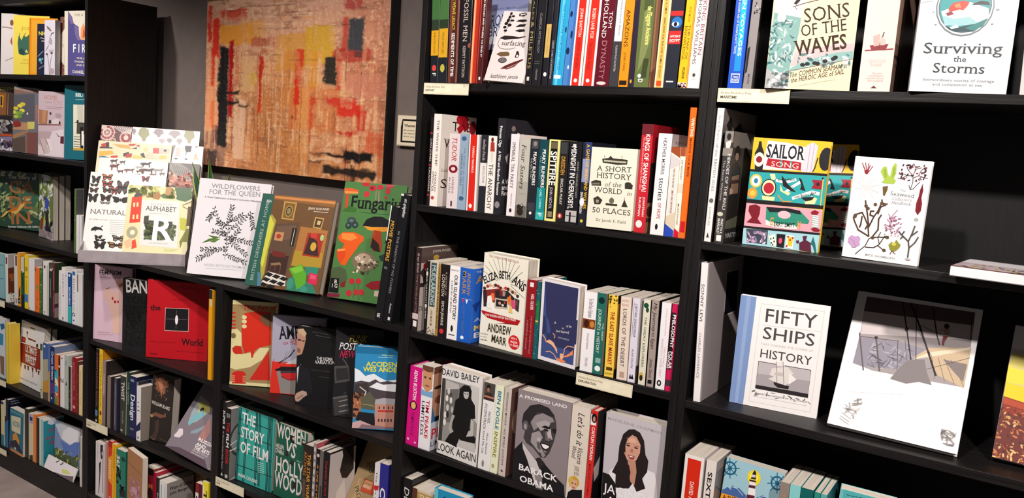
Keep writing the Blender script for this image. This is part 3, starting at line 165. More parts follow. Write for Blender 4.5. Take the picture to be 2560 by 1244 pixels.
('S', 'T1', 'yellow slim spine standing beside the large scarlet cover', (0.7447, 0.005, 0.721), (0.0, -0.0125, 0.0), 0.0177, 0.12, 0.3087, 0, 'e8a018', '', 'R 2a2420 0 0 1000 100 | R c8c4bc 500 100 1000 180', 'R d89418 0 0 1000 1000'),
('S', 'T2', 'black spine with dull pink capitals, first above the lower left card label', (0.0555, 0.008, 0.3963), (0.0, 0.0119, 0.0), 0.0216, 0.19, 0.2946, 0, '18181c', '', 'T b 8a4a5c 250 50 250 780 750 50 ; DRESSMAKING BOOK | R 5a8ab0 100 830 800 910 | R d8d4d0 200 960 700 990', ''),
('S', 'T2', 'yellow spine with ochre capitals and a plum dot', (0.081, 0.008, 0.3962), (0.0, 0.0104, 0.0), 0.022, 0.19, 0.2992, 0, 'ecc82c', '', 'T b a88018 300 70 300 780 720 70 ; KNITTING BOOK | e 8a1430 600 850 300 32 | R d8b020 300 930 800 970', 'R c8841c 0 0 1000 1000'),
('S', 'T2', 'greyish pink spine with worn letters and white page top', (0.1044, 0.008, 0.3962), (0.0, 0.0085, 0.0), 0.0231, 0.16, 0.2569, 1, '8a7478', '', 'R a89498 300 0 500 550 | T s d8ccc8 300 200 300 500 700 200 ; FASHION', 'R 2a2422 0 0 1000 1000'),
('S', 'T2', 'taupe hardback spine with plain dark side', (0.1368, 0.008, 0.3962), (0.0, 0.0085, 0.0), 0.0245, 0.15, 0.2032, 1, '84766f', '', '', 'R 332c2a 0 0 1000 1000'),
('S', 'T2', 'dusty violet slim spine', (0.1845, 0.008, 0.3961), (0.0, 0.0043, 0.0), 0.0179, 0.14, 0.2061, 0, '4a465c', '', 'R 8a86a0 300 100 500 900', 'R 2c2a38 0 0 1000 1000'),
('S', 'T2', 'dark khaki spine with sharp white lettering', (0.227, 0.008, 0.396), (0.0, -0.0047, 0.0), 0.035, 0.15, 0.2242, 0, '3a3a34', '', 'T F e8e4e0 200 100 200 420 750 100 ; TWIST | T s a8a49c 350 600 350 820 600 600 ; SHAUN LEANE | e b8b4ac 300 940 200 20', 'R 201f1c 0 0 1000 1000'),
('S', 'T2', 'slim forest green spine with pale front edge', (0.2643, 0.008, 0.3961), (0.0, 0.0029, 0.0), 0.0228, 0.17, 0.2468, 1, '1c3a2e', '', 'R c8c4b0 0 0 150 1000 | T s 8aa894 400 150 400 500 800 150 ; THE GREEN', 'R 26241f 0 0 1000 1000'),
('S', 'T2', 'navy spine with a large white word reading downward', (0.2881, 0.008, 0.396), (0.0, 0.0002, 0.0), 0.043, 0.13, 0.2379, 0, '1e2450', '', 'R 8a90b0 100 50 600 90 | T b eceef4 150 290 150 720 750 290 ; Design | T s b8bcd0 100 840 100 870 700 840 ; Phaidon', 'R 14162c 0 0 1000 1000 | R 8a8c98 0 70 500 75 | R 8a8c98 450 70 500 200 | R 8a8c98 0 70 50 200'),
('S', 'T2', 'white narrow spine with navy chevrons and grey page block beside it', (0.3322, 0.008, 0.396), (0.0, -0.0029, 0.0), 0.0272, 0.055, 0.2072, 0, 'e4e2e4', '', 'p 1e2450 1000 620 0 740 0 850 1000 780 | R 8a8684 200 280 600 300 | R 8a8684 200 360 600 380 | R 6a4a44 200 430 700 450 | e 5a5654 450 940 150 20', 'R 8d8177 0 0 1000 1000'),
('S', 'T3', 'white spine with dripping black ink shapes', (0.063, 0.008, 0.1), (0.0, -0.0, 0.0), 0.0543, 0.143, 0.2204, 0, 'e0d8da', '', 'p 1c1a1e 600 30 950 20 900 120 750 180 900 250 700 300 600 150 | p 1c1a1e 450 380 700 330 620 600 500 900 400 970 500 600 | R 1c1a1e 930 100 1000 900 | R b8acb0 250 0 300 300', ''),
('S', 'T3', 'dusty salmon spine between the ink splashed one and the red and orange one', (0.1299, 0.008, 0.1), (0.0, 0.0, 0.0), 0.0207, 0.154, 0.2375, 0, 'c8988c', '', 'R a87468 500 0 1000 1000', ''),
('S', 'T3', 'red and orange spine with pale diagonal capitals', (0.151, 0.008, 0.1), (0.0, 0.0, 0.0), 0.0248, 0.16, 0.2465, 0, 'd8341c', '', 'R a82018 0 0 1000 100 | p f09c18 0 280 1000 220 1000 700 300 660 0 600 | T b f0dcb0 200 300 200 620 800 300 ; BAUHAUS | R e8a0a0 300 900 700 940', ''),
('S', 'T3', 'amber yellow slim spine with tiny print', (0.1767, 0.008, 0.1), (0.0, 0.0, 0.0), 0.0228, 0.156, 0.2403, 0, 'f0b41c', '', 'T s 6a4810 350 100 350 400 600 100 ; THE COLOUR BOOK | R d88a14 600 0 800 1000', ''),
('S', 'T3', 'teal green wide spine with white numerals and dark ink blots', (0.2063, 0.008, 0.1), (0.0, 0.0, 0.0), 0.0597, 0.149, 0.2292, 0, '1f7a66', '', 'T b f0f0e8 40 100 40 340 360 100 ; 365 | e 143a34 750 140 250 40 | s 143a34 0 300 500 600 200 500 82 14 | p 101c1e 1000 759 947 777 834 794 700 800 566 794 453 777 377 751 350 720 377 689 453 663 566 646 700 640 834 646 947 663 1000 681 | s 101c1e 350 600 1000 850 150 600 83 16', ''),
('S', 'T3', 'violet and white patterned slim spine next to the sandy cover', (0.3765, 0.008, 0.1), (0.0, 0.0, 0.0), 0.0221, 0.133, 0.2049, 0, '6a5a88', '', 's e0dce8/3a3050 0 0 1000 1000 300 400 85 20', ''),
('S', 'T3', 'crimson pictorial spine with a white edge and a face', (0.399, 0.008, 0.1), (0.0, 0.0, 0.0), 0.0461, 0.138, 0.2122, 0, '8a2430', '', 'R e8e0dc 0 0 150 500 | R 1c181a 150 0 1000 120 | p c8703a 200 300 900 280 800 500 300 500 | e 3a2420 600 450 350 100 | R e0c070 0 500 300 1000', ''),
('S', 'T3', 'narrow crimson spine against a black one', (0.4455, 0.008, 0.1), (0.0, 0.0, 0.0), 0.0147, 0.133, 0.2039, 0, 'b01438', '', '', ''),
('S', 'T3', 'black spine with white marks below the mauve slumped book', (0.4605, 0.008, 0.1), (0.0, 0.0, 0.0), 0.0212, 0.124, 0.1902, 0, '1a181b', '', 'T s d8d4d0 300 300 300 700 700 300 ; PAINT', ''),
('S', 'T3', 'white paperback spine with thin teal stripe', (0.4821, 0.008, 0.1), (0.0, 0.0, 0.0), 0.0239, 0.12, 0.1849, 0, 'e4e4e2', '', 'R 2a7a74 400 80 550 1000', ''),
('S', 'T3', 'white paperback spine whose grey cover carries a bold black heading', (0.5067, 0.008, 0.1), (0.0, 0.0, 0.0), 0.0204, 0.11, 0.1837, 0, 'dcdcda', '', 'R 8ab0a8 300 100 400 1000', 'R 9a938e 0 0 1000 1000 | T b 1c1a1c 100 160 950 160 100 90 ; Ways of Seeing | T b 1c1a1c 100 260 800 260 100 200 ; John Berger | p 8a837e 300 600 600 500 800 700 500 900'),
('S', 'T3', 'dark red spine with a white title panel, right end of the bottom row', (0.6911, 0.008, 0.1), (0.0, 0.0, 0.0), 0.0368, 0.1, 0.2385, 0, '8a1020', '', 'R e8e4e0 0 150 450 1000 | e 1c181a 200 220 120 20 | R 4a080e 500 0 900 1000', ''),
('S', 'T3', 'acid yellow spine with black slanted capitals, last in the bottom row', (0.73, 0.008, 0.1), (0.0, 0.0, 0.0), 0.0298, 0.1, 0.2551, 0, 'f0e02c', '', 'R f4f0d8 0 60 300 1000 | T b 2a2810 200 120 200 900 800 120 ; THINK.', ''),
('S', 'U2', 'tall black spine with white stencil capitals at the left end', (0.8195, 0.008, 0.3964), (0.0, 0.021, 0.0), 0.0197, 0.2, 0.2662, 1, '1e1c1e', '', 'T b e8e4e4 250 110 250 350 750 110 ; SUPER 8 | T i c8c4c4 350 380 350 880 650 380 ; An Illustrated History Danny Plotnick | p d8d4d4 200 970 500 930 800 970', 'R 2c292b 0 0 1000 1000'),
('S', 'U2', 'black spine with red and white title, its cover showing film reels', (0.8411, 0.008, 0.3964), (0.0, 0.0157, 0.0), 0.0249, 0.14, 0.2487, 0, '171518', '', 'T s c8c4c4 500 70 500 130 850 70 ; RONALD | T s c8c4c4 100 70 100 130 420 70 ; BERGAN | T b d0202c 200 190 200 330 750 190 ; THE | T b f0ecec 200 350 200 550 750 350 ; FILM | T b d0202c 200 570 200 780 750 570 ; BOOK | R c8c4c0 200 930 750 980', 'R 7a7674 0 0 1000 1000 | p 3a3638 1000 563 889 648 710 709 500 730 290 709 111 648 0 563 0 337 111 252 290 191 500 170 710 191 889 252 1000 337 | e 8a8684 500 450 480 250 | e 4a4648 500 450 200 100 | L e8e4e0 3.0 4 500 500 400 | L e8e4e0 4.0 4 580 996 500 | p b8b4b0 0 1000 600 880 1000 1000'),
('S', 'U2', 'dark brown wide spine with orange and yellow capitals', (1.2149, 0.008, 0.3963), (0.0, 0.0062, 0.0), 0.0418, 0.2, 0.2241, 1, '2c2320', '', 'T b e0a030 500 120 500 800 820 120 ; THE STAR WARS | T s c87a3a 120 100 120 450 420 100 ; ARCHIVES | R 5a4a44 100 500 400 900', 'R 3a2a28 0 0 1000 1000'),
('S', 'U2', 'slim grey spine with a strip of film stills', (1.2601, 0.008, 0.3961), (0.0, 0.0084, 0.0), 0.0117, 0.16, 0.239, 0, '8a8684', '', 'R c8c4c0 150 50 850 110 | R c8c4c0 150 150 850 210 | R c8c4c0 150 250 850 310 | R c8c4c0 150 350 850 410 | R c8c4c0 150 450 850 510 | R c8c4c0 150 550 850 610 | R c8c4c0 150 650 850 710 | R c8c4c0 150 750 850 810', 'R b84858 0 0 1000 200 | e 2a1c20 400 50 200 40'),
('S', 'U2', 'black slim spine with orange dotted capitals', (1.2722, 0.008, 0.3962), (0.0, 0.0124, 0.0), 0.0163, 0.15, 0.2249, 0, '161417', '', 'T b e08a2c 300 220 300 950 700 220 ; A LIFE IN MOVIES | R d8d4d0 200 70 800 110', 'R 9a9694 0 0 1000 1000'),
('S', 'U2', 'narrow grey spine between the two black film spines', (1.2907, 0.008, 0.3962), (0.0, 0.0151, 0.0), 0.0104, 0.13, 0.2236, 0, '6a6260', '', 'R 3a3434 300 500 900 800', ''),
('S', 'U2', 'black spine with thin red capitals beside a white cover with a black silhouette', (1.3029, 0.008, 0.3963), (0.0, 0.0106, 0.0), 0.0278, 0.11, 0.2249, 1, '17151a', '', 'T s c8302c 350 120 350 620 650 120 ; FASHION IN FILM | e 8a8688 350 860 100 30', 'R d0c4c0 0 0 1000 1000 | p 1c181a 450 0 900 0 950 350 700 450 500 420 400 300 500 100 | R 17151a 0 0 1000 20 | p e8dcd4 300 600 600 450 700 800 400 1000'),
('S', 'U2', 'narrow white spine with red crosses and tiny print, beside the indigo one', (1.5131, 0.008, 0.396), (0.0, 0.0, 0.0), 0.0199, 0.08, 0.2476, 0, 'e4e0e0', '', 'T s 4a4448 300 100 300 650 600 100 ; The Art of Film | p c82c28 0 280 1000 260 900 320 100 330 | p c82c28 0 550 1000 520 900 580 200 600', ''),
('S', 'U2', 'indigo spine with rotated bold white capitals at the upright', (1.5333, 0.008, 0.396), (0.0, 0.0, 0.0), 0.0318, 0.08, 0.2531, 0, '2c2c88', '', 'T b f4f0f4 150 280 150 950 750 280 ; CINEMA', ''),
('S', 'T', 'black leaning spine with golden orange capitals right of the mushroom cover', (1.488, 0.0, 1.0635), (0.0, 0.125, 0.0), 0.028, 0.25, 0.33, 1, '1a1a1d', '', 'R e8e4e2 0 0 120 300 | T b d8a03c 300 120 300 470 720 120 ; MOVIE POSTERS | R 6a6868 300 520 700 540 | T F e0dcd8 300 930 300 970 700 930 ; V&S', ''),
('S', 'T', 'taller black leaning spine with thin grey capitals against the centre bookcase', (1.518, 0.0, 1.064), (0.0, 0.125, 0.0), 0.032, 0.26, 0.366, 1, '17171a', '', 'T s 8a8a90 250 280 250 770 500 280 ; IN THE SHADOW OF NO TOWERS | T i f0eeee 450 30 450 170 800 30 ; art spiegelman | T i f0eeee 600 840 600 920 780 840 ; Pantheon | R d8d4d4 600 950 850 975 | R e8e4e2 0 0 300 15', ''),
('F', 'C1', 'blue grey sky and pink moorland cover behind the pale shell cover', (1.7688, 0.0421, 1.7308), (0.2122, -0.072, 0.053), 0.018, 0.1201, 0.2552, 0, '8e93b0', '', '', 'R 6f7598 0 0 1000 250 | R c9ccda 0 420 900 600 | e a9aec6 500 350 500 60 | p dfe0e8 900 550 862 569 754 585 591 596 400 600 209 596 46 585 0 578 0 522 46 515 209 504 400 500 591 504 754 515 862 531 | R 1f1f28 0 655 1000 680 | R 8a5560 0 675 1000 1000 | s 6a3a48/b07a80/3a2a30/c49aa0 0 680 1000 1000 50 600 3 60 | T f 1c2440 104 407 761 410 102 291 ; ROMAN | T f 1c2440 81 516 834 522 81 416 ; BRITAIN | T s 4a5070 160 236 701 243 160 216 ; JOHN SMITH'),
('F', 'C1', 'pale pink leaning paperback with shells, leaves and a feather on a clear stand', (1.8115, 0.0023, 1.7356), (0.2982, 0.0557, 0.006), 0.008, 0.118, 0.1867, 0, 'd8cdcb', '', '', 'T f 2a2024 181 492 782 485 148 427 ; surfacing | T i 2a2024 139 959 839 948 110 905 ; kathleen jamie | L 1f1a1c 1.0 177 318 216 238 245 140 230 17 | e 1f1a1c 141 234 45 19 | e 1f1a1c 182 282 45 17 | e 1f1a1c 152 179 49 22 | e 1f1a1c 247 201 53 22 | e 1f1a1c 180 135 41 29 | e 1f1a1c 283 133 53 15 | e 1f1a1c 194 86 33 27 | e 1f1a1c 281 72 41 15 | e 1f1a1c 205 36 29 22 | p 1f1a1c 415 32 573 16 617 39 541 72 425 68 | p d8cdcb 445 40 570 28 588 44 461 58 | p 1f1a1c 382 143 482 116 625 113 666 133 564 154 | p 1f1a1c 415 224 498 185 660 179 637 214 | p 1f1a1c 421 279 535 255 657 252 690 281 558 296 | p 2a2224 94 393 197 354 424 354 576 368 728 346 736 360 566 389 369 403 230 413 | L 2a2224 1.0 115 392 87 435 100 494 173 534 304 546 463 538 564 517 | p 6a5038 132 624 206 592 404 579 468 603 457 638 261 653 | e 2a2224 330 703 110 38 | e 6b6468 330 703 92 30 | p 2a2224 620 563 671 564 721 619 691 657 617 651 625 610 | e d8cdcb 672 630 28 18 | p 5a2424 338 826 433 779 641 715 829 669 855 679 748 726 559 787 455 819 | p 7a3a34 455 819 547 801 750 729 679 783 502 829'),
('F', 'C2', 'cream paperback facing out with small engraved buildings and spaced dark capitals', (2.1375, -0.0039, 1.4031), (0.003, -0.0109, 0.0082), 0.02, 0.1158, 0.185, 0, 'e4e2d0', '', '', 'T f 4a4034 154 293 902 286 152 229 ; A SHORT | T f 4a4034 151 377 904 379 153 309 ; HISTORY | T i 7a7060 341 479 714 472 339 423 ; of the | T f 4a4034 131 563 739 562 132 495 ; WORLD | T i 7a7060 838 564 948 566 840 517 ; in | T f 4a4034 109 813 959 808 111 747 ; 50 PLACES | T f 6a6254 210 919 868 914 211 885 ; Dr Jacob F. Field | p 3a342c 248 140 383 128 429 97 482 127 678 128 801 138 796 191 591 203 267 187 | p b8b4a0 287 153 779 156 770 177 290 174 | L 3a342c 0.9 292 95 310 137 | L 3a342c 0.9 672 89 678 131 | p 3a342c 43 433 142 407 258 416 273 475 62 480 | p 7a7464 71 447 235 439 238 461 73 469 | p 3a342c 781 421 863 403 953 435 948 486 790 486 | e 3a342c 854 425 68 20 | p 3a342c 119 639 217 604 325 650 281 705 153 709 | p 9a9484 185 650 249 654 241 689 182 688 | e 6a6254 527 647 55 35 | p 3a342c 400 684 657 684 655 707 404 710 | L 3a342c 0.9 521 606 525 632 | p 3a342c 801 617 883 709 748 713 | L 3a342c 0.9 798 595 802 620'),
('F', 'C3', 'thick cream hardback showing a crowd on a red banner under sun rays', (1.8311, 0.0312, 1.0565), (-0.0142, 0.0033, -0.0846), 0.048, 0.1448, 0.2421, 1, 'ebe6d6', '', '', 'T f 9a5a30 117 38 793 51 124 14 ; THE SUNDAY TIMES BESTSELLER | L 5a5040 1.0 346 280 4 199 | L 5a5040 1.0 366 270 49 138 | L 5a5040 1.0 389 261 121 91 | L 5a5040 1.0 420 254 220 56 | L 5a5040 1.0 451 249 319 35 | L 5a5040 1.0 482 246 418 26 | L 5a5040 1.0 514 243 517 18 | L 5a5040 1.0 545 242 616 24 | L 5a5040 1.0 577 243 715 42 | L 5a5040 1.0 608 247 815 73 | L 5a5040 1.0 633 255 895 131 | L 5a5040 1.0 650 268 954 217 | L 5a5040 1.0 652 283 966 307 | L 5a5040 1.0 647 298 955 399 | T b 201c1c 52 339 361 244 -26 274 ; ELIZA | T b 201c1c 377 243 632 237 391 165 ; BETH | T b 201c1c 667 255 930 339 765 189 ; ANS | p b0141c 12 629 215 633 831 640 918 645 861 700 595 707 177 698 52 663 | p 8a1018 347 738 596 717 860 695 683 696 | e 3a2a2a 63 385 35 19 | e b03028 131 356 35 18 | e c8a080 188 339 35 18 | e d8b090 270 342 34 18 | e 3a2a2a 314 327 34 18 | e a03028 373 332 34 18 | e 2a2428 432 347 34 18 | e d8b090 490 352 34 18 | e c83830 544 336 33 18 | e 2a2428 601 341 33 18 | e d8b090 658 346 33 18 | e 5a3030 704 362 33 18 | e c8a080 760 367 32 18 | e 2a2428 818 393 32 18 | p 8a2a24 31 410 432 347 475 494 60 540 | p 2a2428 43 409 113 402 136 576 66 584 | p e8703a 222 423 292 416 313 490 233 499 | p f0ece8 145 464 225 445 330 614 285 625 202 535 141 608 | p 2a2428 310 382 592 358 756 421 759 441 333 466 | p 7a2020 413 371 548 363 556 421 421 435 | p 9a9088 481 369 550 378 534 423 489 428 | p c8b8a8 321 462 617 457 619 553 324 571 | p 201c20 346 476 596 470 595 540 349 552 | e c8a080 431 510 32 17 | e d8d0c8 502 524 31 13 | e b04030 543 492 22 13 | p b0a048 650 453 716 446 724 509 659 517 | p e07030 581 439 665 398 695 459 635 509 | p d84878 683 450 759 441 794 533 694 534 | p 3a3438 767 419 867 430 863 557 795 544 | p 6a4438 781 439 836 444 833 497 788 491 | e f0e8e0 196 574 37 17 | p e8c070 648 518 703 512 734 583 646 588 | T b f4e4dc 114 678 823 662 121 655 ; HOW MODERN BRITAIN WAS FORGED | T b 3a3020 196 840 728 824 222 754 ; ANDREW | T b 3a3020 292 943 632 949 332 866 ; MARR | e d01c24 810 888 125 76 | T b f8e8e0 739 860 872 858 747 839 ; NOW A | T b f8e8e0 733 899 888 897 741 877 ; MAJOR | T b f8e8e0 716 937 910 931 723 915 ; TV SERIES | T s 9a9484 34 889 213 882 38 873 ; From Elizabeth | T s 9a9484 43 921 182 914 47 905 ; to now | T s 4a463c 43 957 210 949 47 941 ; Andrew Marr'),
('F', 'C3', 'white bordered navy hardback facing out with peach outlined clouds and small script', (2.0247, 0.0121, 1.0585), (-0.0559, 0.0197, -0.1058), 0.03, 0.113, 0.2045, 1, 'e8e2e6', '', '', 'p 33345c 88 28 963 26 960 953 87 951 | p 3f4f86 88 28 90 442 199 456 323 553 306 641 114 675 86 858 87 951 960 953 958 826 874 796 655 787 463 788 234 736 | p 33345c 226 452 1000 400 1000 693 782 712 503 669 333 637 | L f0b088 2.5 101 684 175 717 215 761 289 728 375 751 493 811 521 857 | L f0b088 2.1 224 883 334 864 448 889 523 941 539 960 | p f4b890 215 761 316 722 416 745 522 821 513 858 437 806 350 776 | L f0b088 2.1 383 636 441 656 428 687 | L f0b088 2.1 696 851 710 786 785 740 907 735 947 736 | p f08a58 699 879 824 832 937 766 931 830 801 870 700 890 | p f4b890 608 851 696 851 700 890 646 936 601 908 | p f08a58 520 920 699 921 769 938 676 960 538 953 | T i f0ebe7 396 514 450 509 397 488 ; A | T i f0ebe7 718 517 853 508 722 489 ; of the | T i f0ebe7 607 552 659 550 613 529 ; to | T i f0ebe7 454 605 800 586 459 579 ; (and beyond) | T s b8b8c8 518 674 818 672 524 656 ; GILES SPARROW'),
('F', 'C4', 'white hardback facing out with a black and white photograph of a woman in black', (1.7289, 0.0114, 0.7345), (-0.0188, 0.0244, -0.0271), 0.04, 0.1376, 0.2452, 1, 'dedbd8', '', '', 'p 8f8b88 28 134 930 120 958 803 27 855 | p 3a3836 28 134 107 134 120 846 27 855 | p b8b4b0 122 144 448 155 455 200 137 253 | p 6a6663 137 253 455 200 459 598 172 619 | e c8c4c0 209 261 33 36 | e e0dcd8 178 346 33 37 | e 4a4644 272 304 33 37 | e d8d4d0 279 356 33 37 | e c8c4c0 206 449 34 37 | e d8d4d0 161 538 34 38 | e e0dcd8 158 622 34 38 | e 2a2826 217 529 34 38 | e b0aca8 323 457 34 37 | p c8c4c0 724 109 930 120 941 517 846 478 776 245 | p 151315 469 198 573 137 699 133 765 181 751 263 862 325 897 469 790 487 780 600 942 685 924 745 723 779 542 753 499 860 201 839 356 686 355 478 391 337 470 297 | e b8b4b0 637 232 66 54 | p 151315 561 189 705 165 699 198 585 214 | e 2a2628 608 231 17 5 | e 2a2628 673 226 17 5 | p a8a4a0 330 510 403 511 321 650 401 692 319 734 266 673 | p b8b4b0 791 494 865 502 880 667 710 703 757 632 811 608 | p c0bcb8 544 767 924 745 956 825 941 842 496 839 | T s 1c1a1c 10 98 928 68 41 29 ; DAVID BAILEY | T s 1c1a1c 16 964 991 950 57 880 ; LOOK AGAIN'),
('F', 'C4', 'thick grey hardback facing out with a monochrome portrait of a smiling man in a suit', (1.9808, 0.0075, 0.731), (-0.0085, -0.0019, 0.0025), 0.046, 0.1552, 0.2404, 1, '8b8083', '', '', 'T b e8e2e2 31 83 921 70 41 50 ; A PROMISED LAND | p 1a181b 0 665 147 548 296 637 475 727 578 708 821 821 973 877 1000 1000 1000 1000 0 1000 0 999 | p c8c0c0 148 554 274 629 476 733 503 782 547 799 591 1000 465 1000 391 902 264 728 167 624 | p 8a8284 485 1000 403 825 549 811 591 1000 | p 3f3a3d 113 343 144 243 257 142 418 99 583 113 703 175 742 239 765 329 758 353 730 453 665 584 591 651 509 660 352 579 222 553 163 503 186 427 132 412 | p 2a2628 113 343 133 244 247 141 418 99 594 113 703 175 697 199 594 193 490 186 388 191 334 259 278 316 243 369 216 326 153 325 | p 8e8688 278 316 351 233 490 186 677 208 713 244 624 270 466 320 351 399 | p a89f9f 372 312 540 255 644 267 612 331 473 378 | p b5acac 589 311 652 324 683 402 707 433 626 441 | p 9a9292 313 429 453 382 523 441 471 522 587 622 461 608 304 527 | e 5a5456 190 366 54 54 | e 9a9294 185 379 27 33 | p 1a1618 478 336 547 309 650 313 643 335 551 339 | p 1a1618 683 325 753 313 760 335 696 346 | e 1a1618 573 352 48 9 | e 1a1618 727 353 28 10 | p 6a6264 556 376 605 356 653 407 680 440 640 466 579 461 | p b8aeae 593 376 620 365 660 417 626 438 | p 2a2628 584 464 640 469 672 449 661 471 606 477 | p 221e20 468 501 571 495 675 501 663 536 602 573 528 560 | p f2ecec 503 512 573 509 652 514 638 536 589 556 540 546 | p 8a8082 550 574 619 577 585 600 | p 5a5254 416 501 458 506 501 565 490 591 438 564 | p b8aeb0 411 460 487 453 483 484 436 498 | p 8e8486 509 624 585 604 598 626 550 655 | p 2a2628 499 662 599 710 504 788 418 688 | T b f0ecec 108 861 837 866 134 800 ; BARACK | T b f0ecec 144 985 785 984 170 921 ; OBAMA'),
('F', 'C4', 'pale grey hardback facing out with a portrait of a smiling dark haired woman', (2.2231, 0.0286, 0.731), (-0.0108, -0.0203, -0.016), 0.04, 0.1544, 0.2342, 1, 'c4bcc2', '', '', 'T b a8a0a6 28 71 939 87 37 45 ; MADELEINE CHAPMAN | p e8e2e4 134 593 259 536 357 576 497 666 676 621 736 484 865 495 910 589 985 1000 0 1000 20 858 | p 241a1c 261 312 312 184 399 122 492 106 587 125 660 195 702 339 753 388 747 505 673 587 737 679 597 739 524 661 467 729 322 756 238 760 231 622 164 611 252 478 | p d09a84 344 297 381 208 451 166 537 181 610 250 609 332 562 411 493 464 407 439 353 378 | p c08a74 415 426 545 426 575 536 554 678 487 656 439 561 | p 241a1c 331 347 357 248 422 159 495 135 461 170 391 218 362 294 371 375 | e 2a1c1c 409 288 33 8 | e 2a1c1c 540 292 33 8 | L 3a2a26 1.2 370 275 434 260 | L 3a2a26 1.2 510 274 581 273 | p 8a3028 409 380 531 384 507 418 451 419 | p f4ecec 429 388 511 390 487 401 453 400 | p a86a58 462 312 496 315 484 345 443 348 | p e0ae98 410 215 502 199 543 239 414 255 | e b87a66 480 338 22 12 | p 241a1c 439 480 476 554 462 684 357 738 276 683 297 540 | p 1a1618 16 1000 7 640 121 642 233 715 265 824 278 1000 | T s f4f0f2 51 841 899 841 83 749 ; JACINDA | T s f4f0f2 103 957 946 955 132 875 ; ARDERN'),
('F', 'C5', 'turquoise hardback facing out, only its top edge showing above the lower frame', (1.7505, -0.0066, 0.396), (-0.0166, -0.0089, 0.0016), 0.03, 0.1088, 0.2493, 1, '1f8fb8', '', '', 'p 1a2c78 300 60 600 100 800 300 500 400 300 200 | R 6ac0d0 0 0 120 1000'),
('F', 'R1', 'cream cover with tall brown serif capitals beside a green painted sea with a sailing ship', (2.5229, -0.0197, 1.729), (-0.0265, -0.0031, 0.2486), 0.03, 0.1589, 0.2437, 0, 'e2dcb4', '', '', 'p 7fa6a0 22 392 368 438 347 511 317 733 247 996 0 1000 | p d8d0c8 0 0 455 0 368 438 23 396 | p c8bfb4 0 0 456 0 472 220 16 241 | s 5d8a88/e8eeea/96bab2/4a7a7c 0 450 300 1000 50 250 21 120 | p a8a8a8 0 1000 0 1000 0 844 51 857 115 916 167 900 247 996 | s e8eaea/5a6a6c/b8bcbc 20 870 280 1000 40 600 22 50 | p e2ddd8 67 442 72 406 88 366 120 362 156 390 169 441 157 467 82 468 | L 8a8a88 0.5 72 475 175 477 | L 9a8f88 0.5 98 362 120 471 | p e6c8bc 276 823 368 438 373 336 1000 246 1000 283 1000 283 1000 338 1000 684 528 759 | p e2dcb4 352 337 1000 244 1000 283 1000 283 1000 302 1000 589 334 703 | p dcb4b4 281 819 323 703 673 653 992 625 993 691 582 758 | p 8ab0ac 268 844 391 791 579 743 790 702 992 684 997 743 589 803 325 856 | s e0eae6/5a8080 360 710 980 820 50 400 23 26 | L 7a3a30 0.9 249 861 996 747 | e 2a2828 426 805 30 15 | e 2a2828 479 797 30 15 | e 2a2828 565 788 30 15 | e 2a2828 598 791 30 15 | e 2a2828 682 771 30 15 | e 2a2828 776 751 30 15 | e 2a2828 796 739 30 15 | L 5a2a28 1.2 236 349 402 314 630 275 | p 2a2024 243 324 270 295 285 251 317 251 314 301 276 331 | L 5a2a28 0.9 257 345 287 370 | T f 3a2414 384 474 912 418 347 366 ; SONS | T f 3a2414 369 584 893 524 336 494 ; OF THE | T F 3a2414 333 732 918 663 293 623 ; WAVES | T i 5a3018 284 909 942 815 269 874 ; The COMMON SEAMAN in | T i 5a3018 306 950 916 864 292 915 ; the HEROIC AGE of SAIL | L b8a890 0.5 408 971 826 911'),
('F', 'R1', 'pale cover with a round porthole of turquoise and red waves', (2.7865, -0.0098, 1.7302), (0.0315, 0.0024, 0.2205), 0.025, 0.1575, 0.227, 0, 'dadcde', '', '', 'e 6a7478 467 325 297 233 | e eef0f0 467 322 284 223 | e 5a6a70 466 319 271 213 | e 3a9a9c 466 318 259 206 | p e8ecec 229 365 372 319 508 288 705 336 726 401 632 453 445 463 286 473 | p 9ac8cc 243 394 371 421 528 404 632 453 400 479 284 466 | p c8402c 300 342 340 298 440 279 508 288 494 317 454 354 415 348 315 371 | p e88858 352 312 406 297 431 333 374 334 | p 8a2a30 279 379 333 363 365 385 301 400 | p 201c28 530 306 619 279 696 285 720 314 643 308 559 313 | p 103c44 286 477 384 493 558 463 669 452 638 489 587 519 408 522 339 509 | p 1c7a78 497 492 683 423 719 415 673 474 586 512 | p e8f0ee 335 487 417 467 430 489 357 501 | p d8e8e8 543 382 668 344 710 365 624 410 | T f 2e3438 92 697 905 685 78 613 ; Surviving | T f 2e3438 423 757 556 757 416 712 ; the | T f 2e3438 218 847 760 843 206 770 ; Storms | T f 8a8a8c 133 913 865 909 130 894 ; Extraordinary stories of courage | T f 8a8a8c 238 948 748 943 235 929 ; and compassion at sea | e 8a9090 799 346 19 6 | e 8a9090 764 457 13 6 | e 8a9090 190 469 13 5 | e 8a9090 149 370 9 4 | L a8aaaa 0.4 4 296 139 283'),
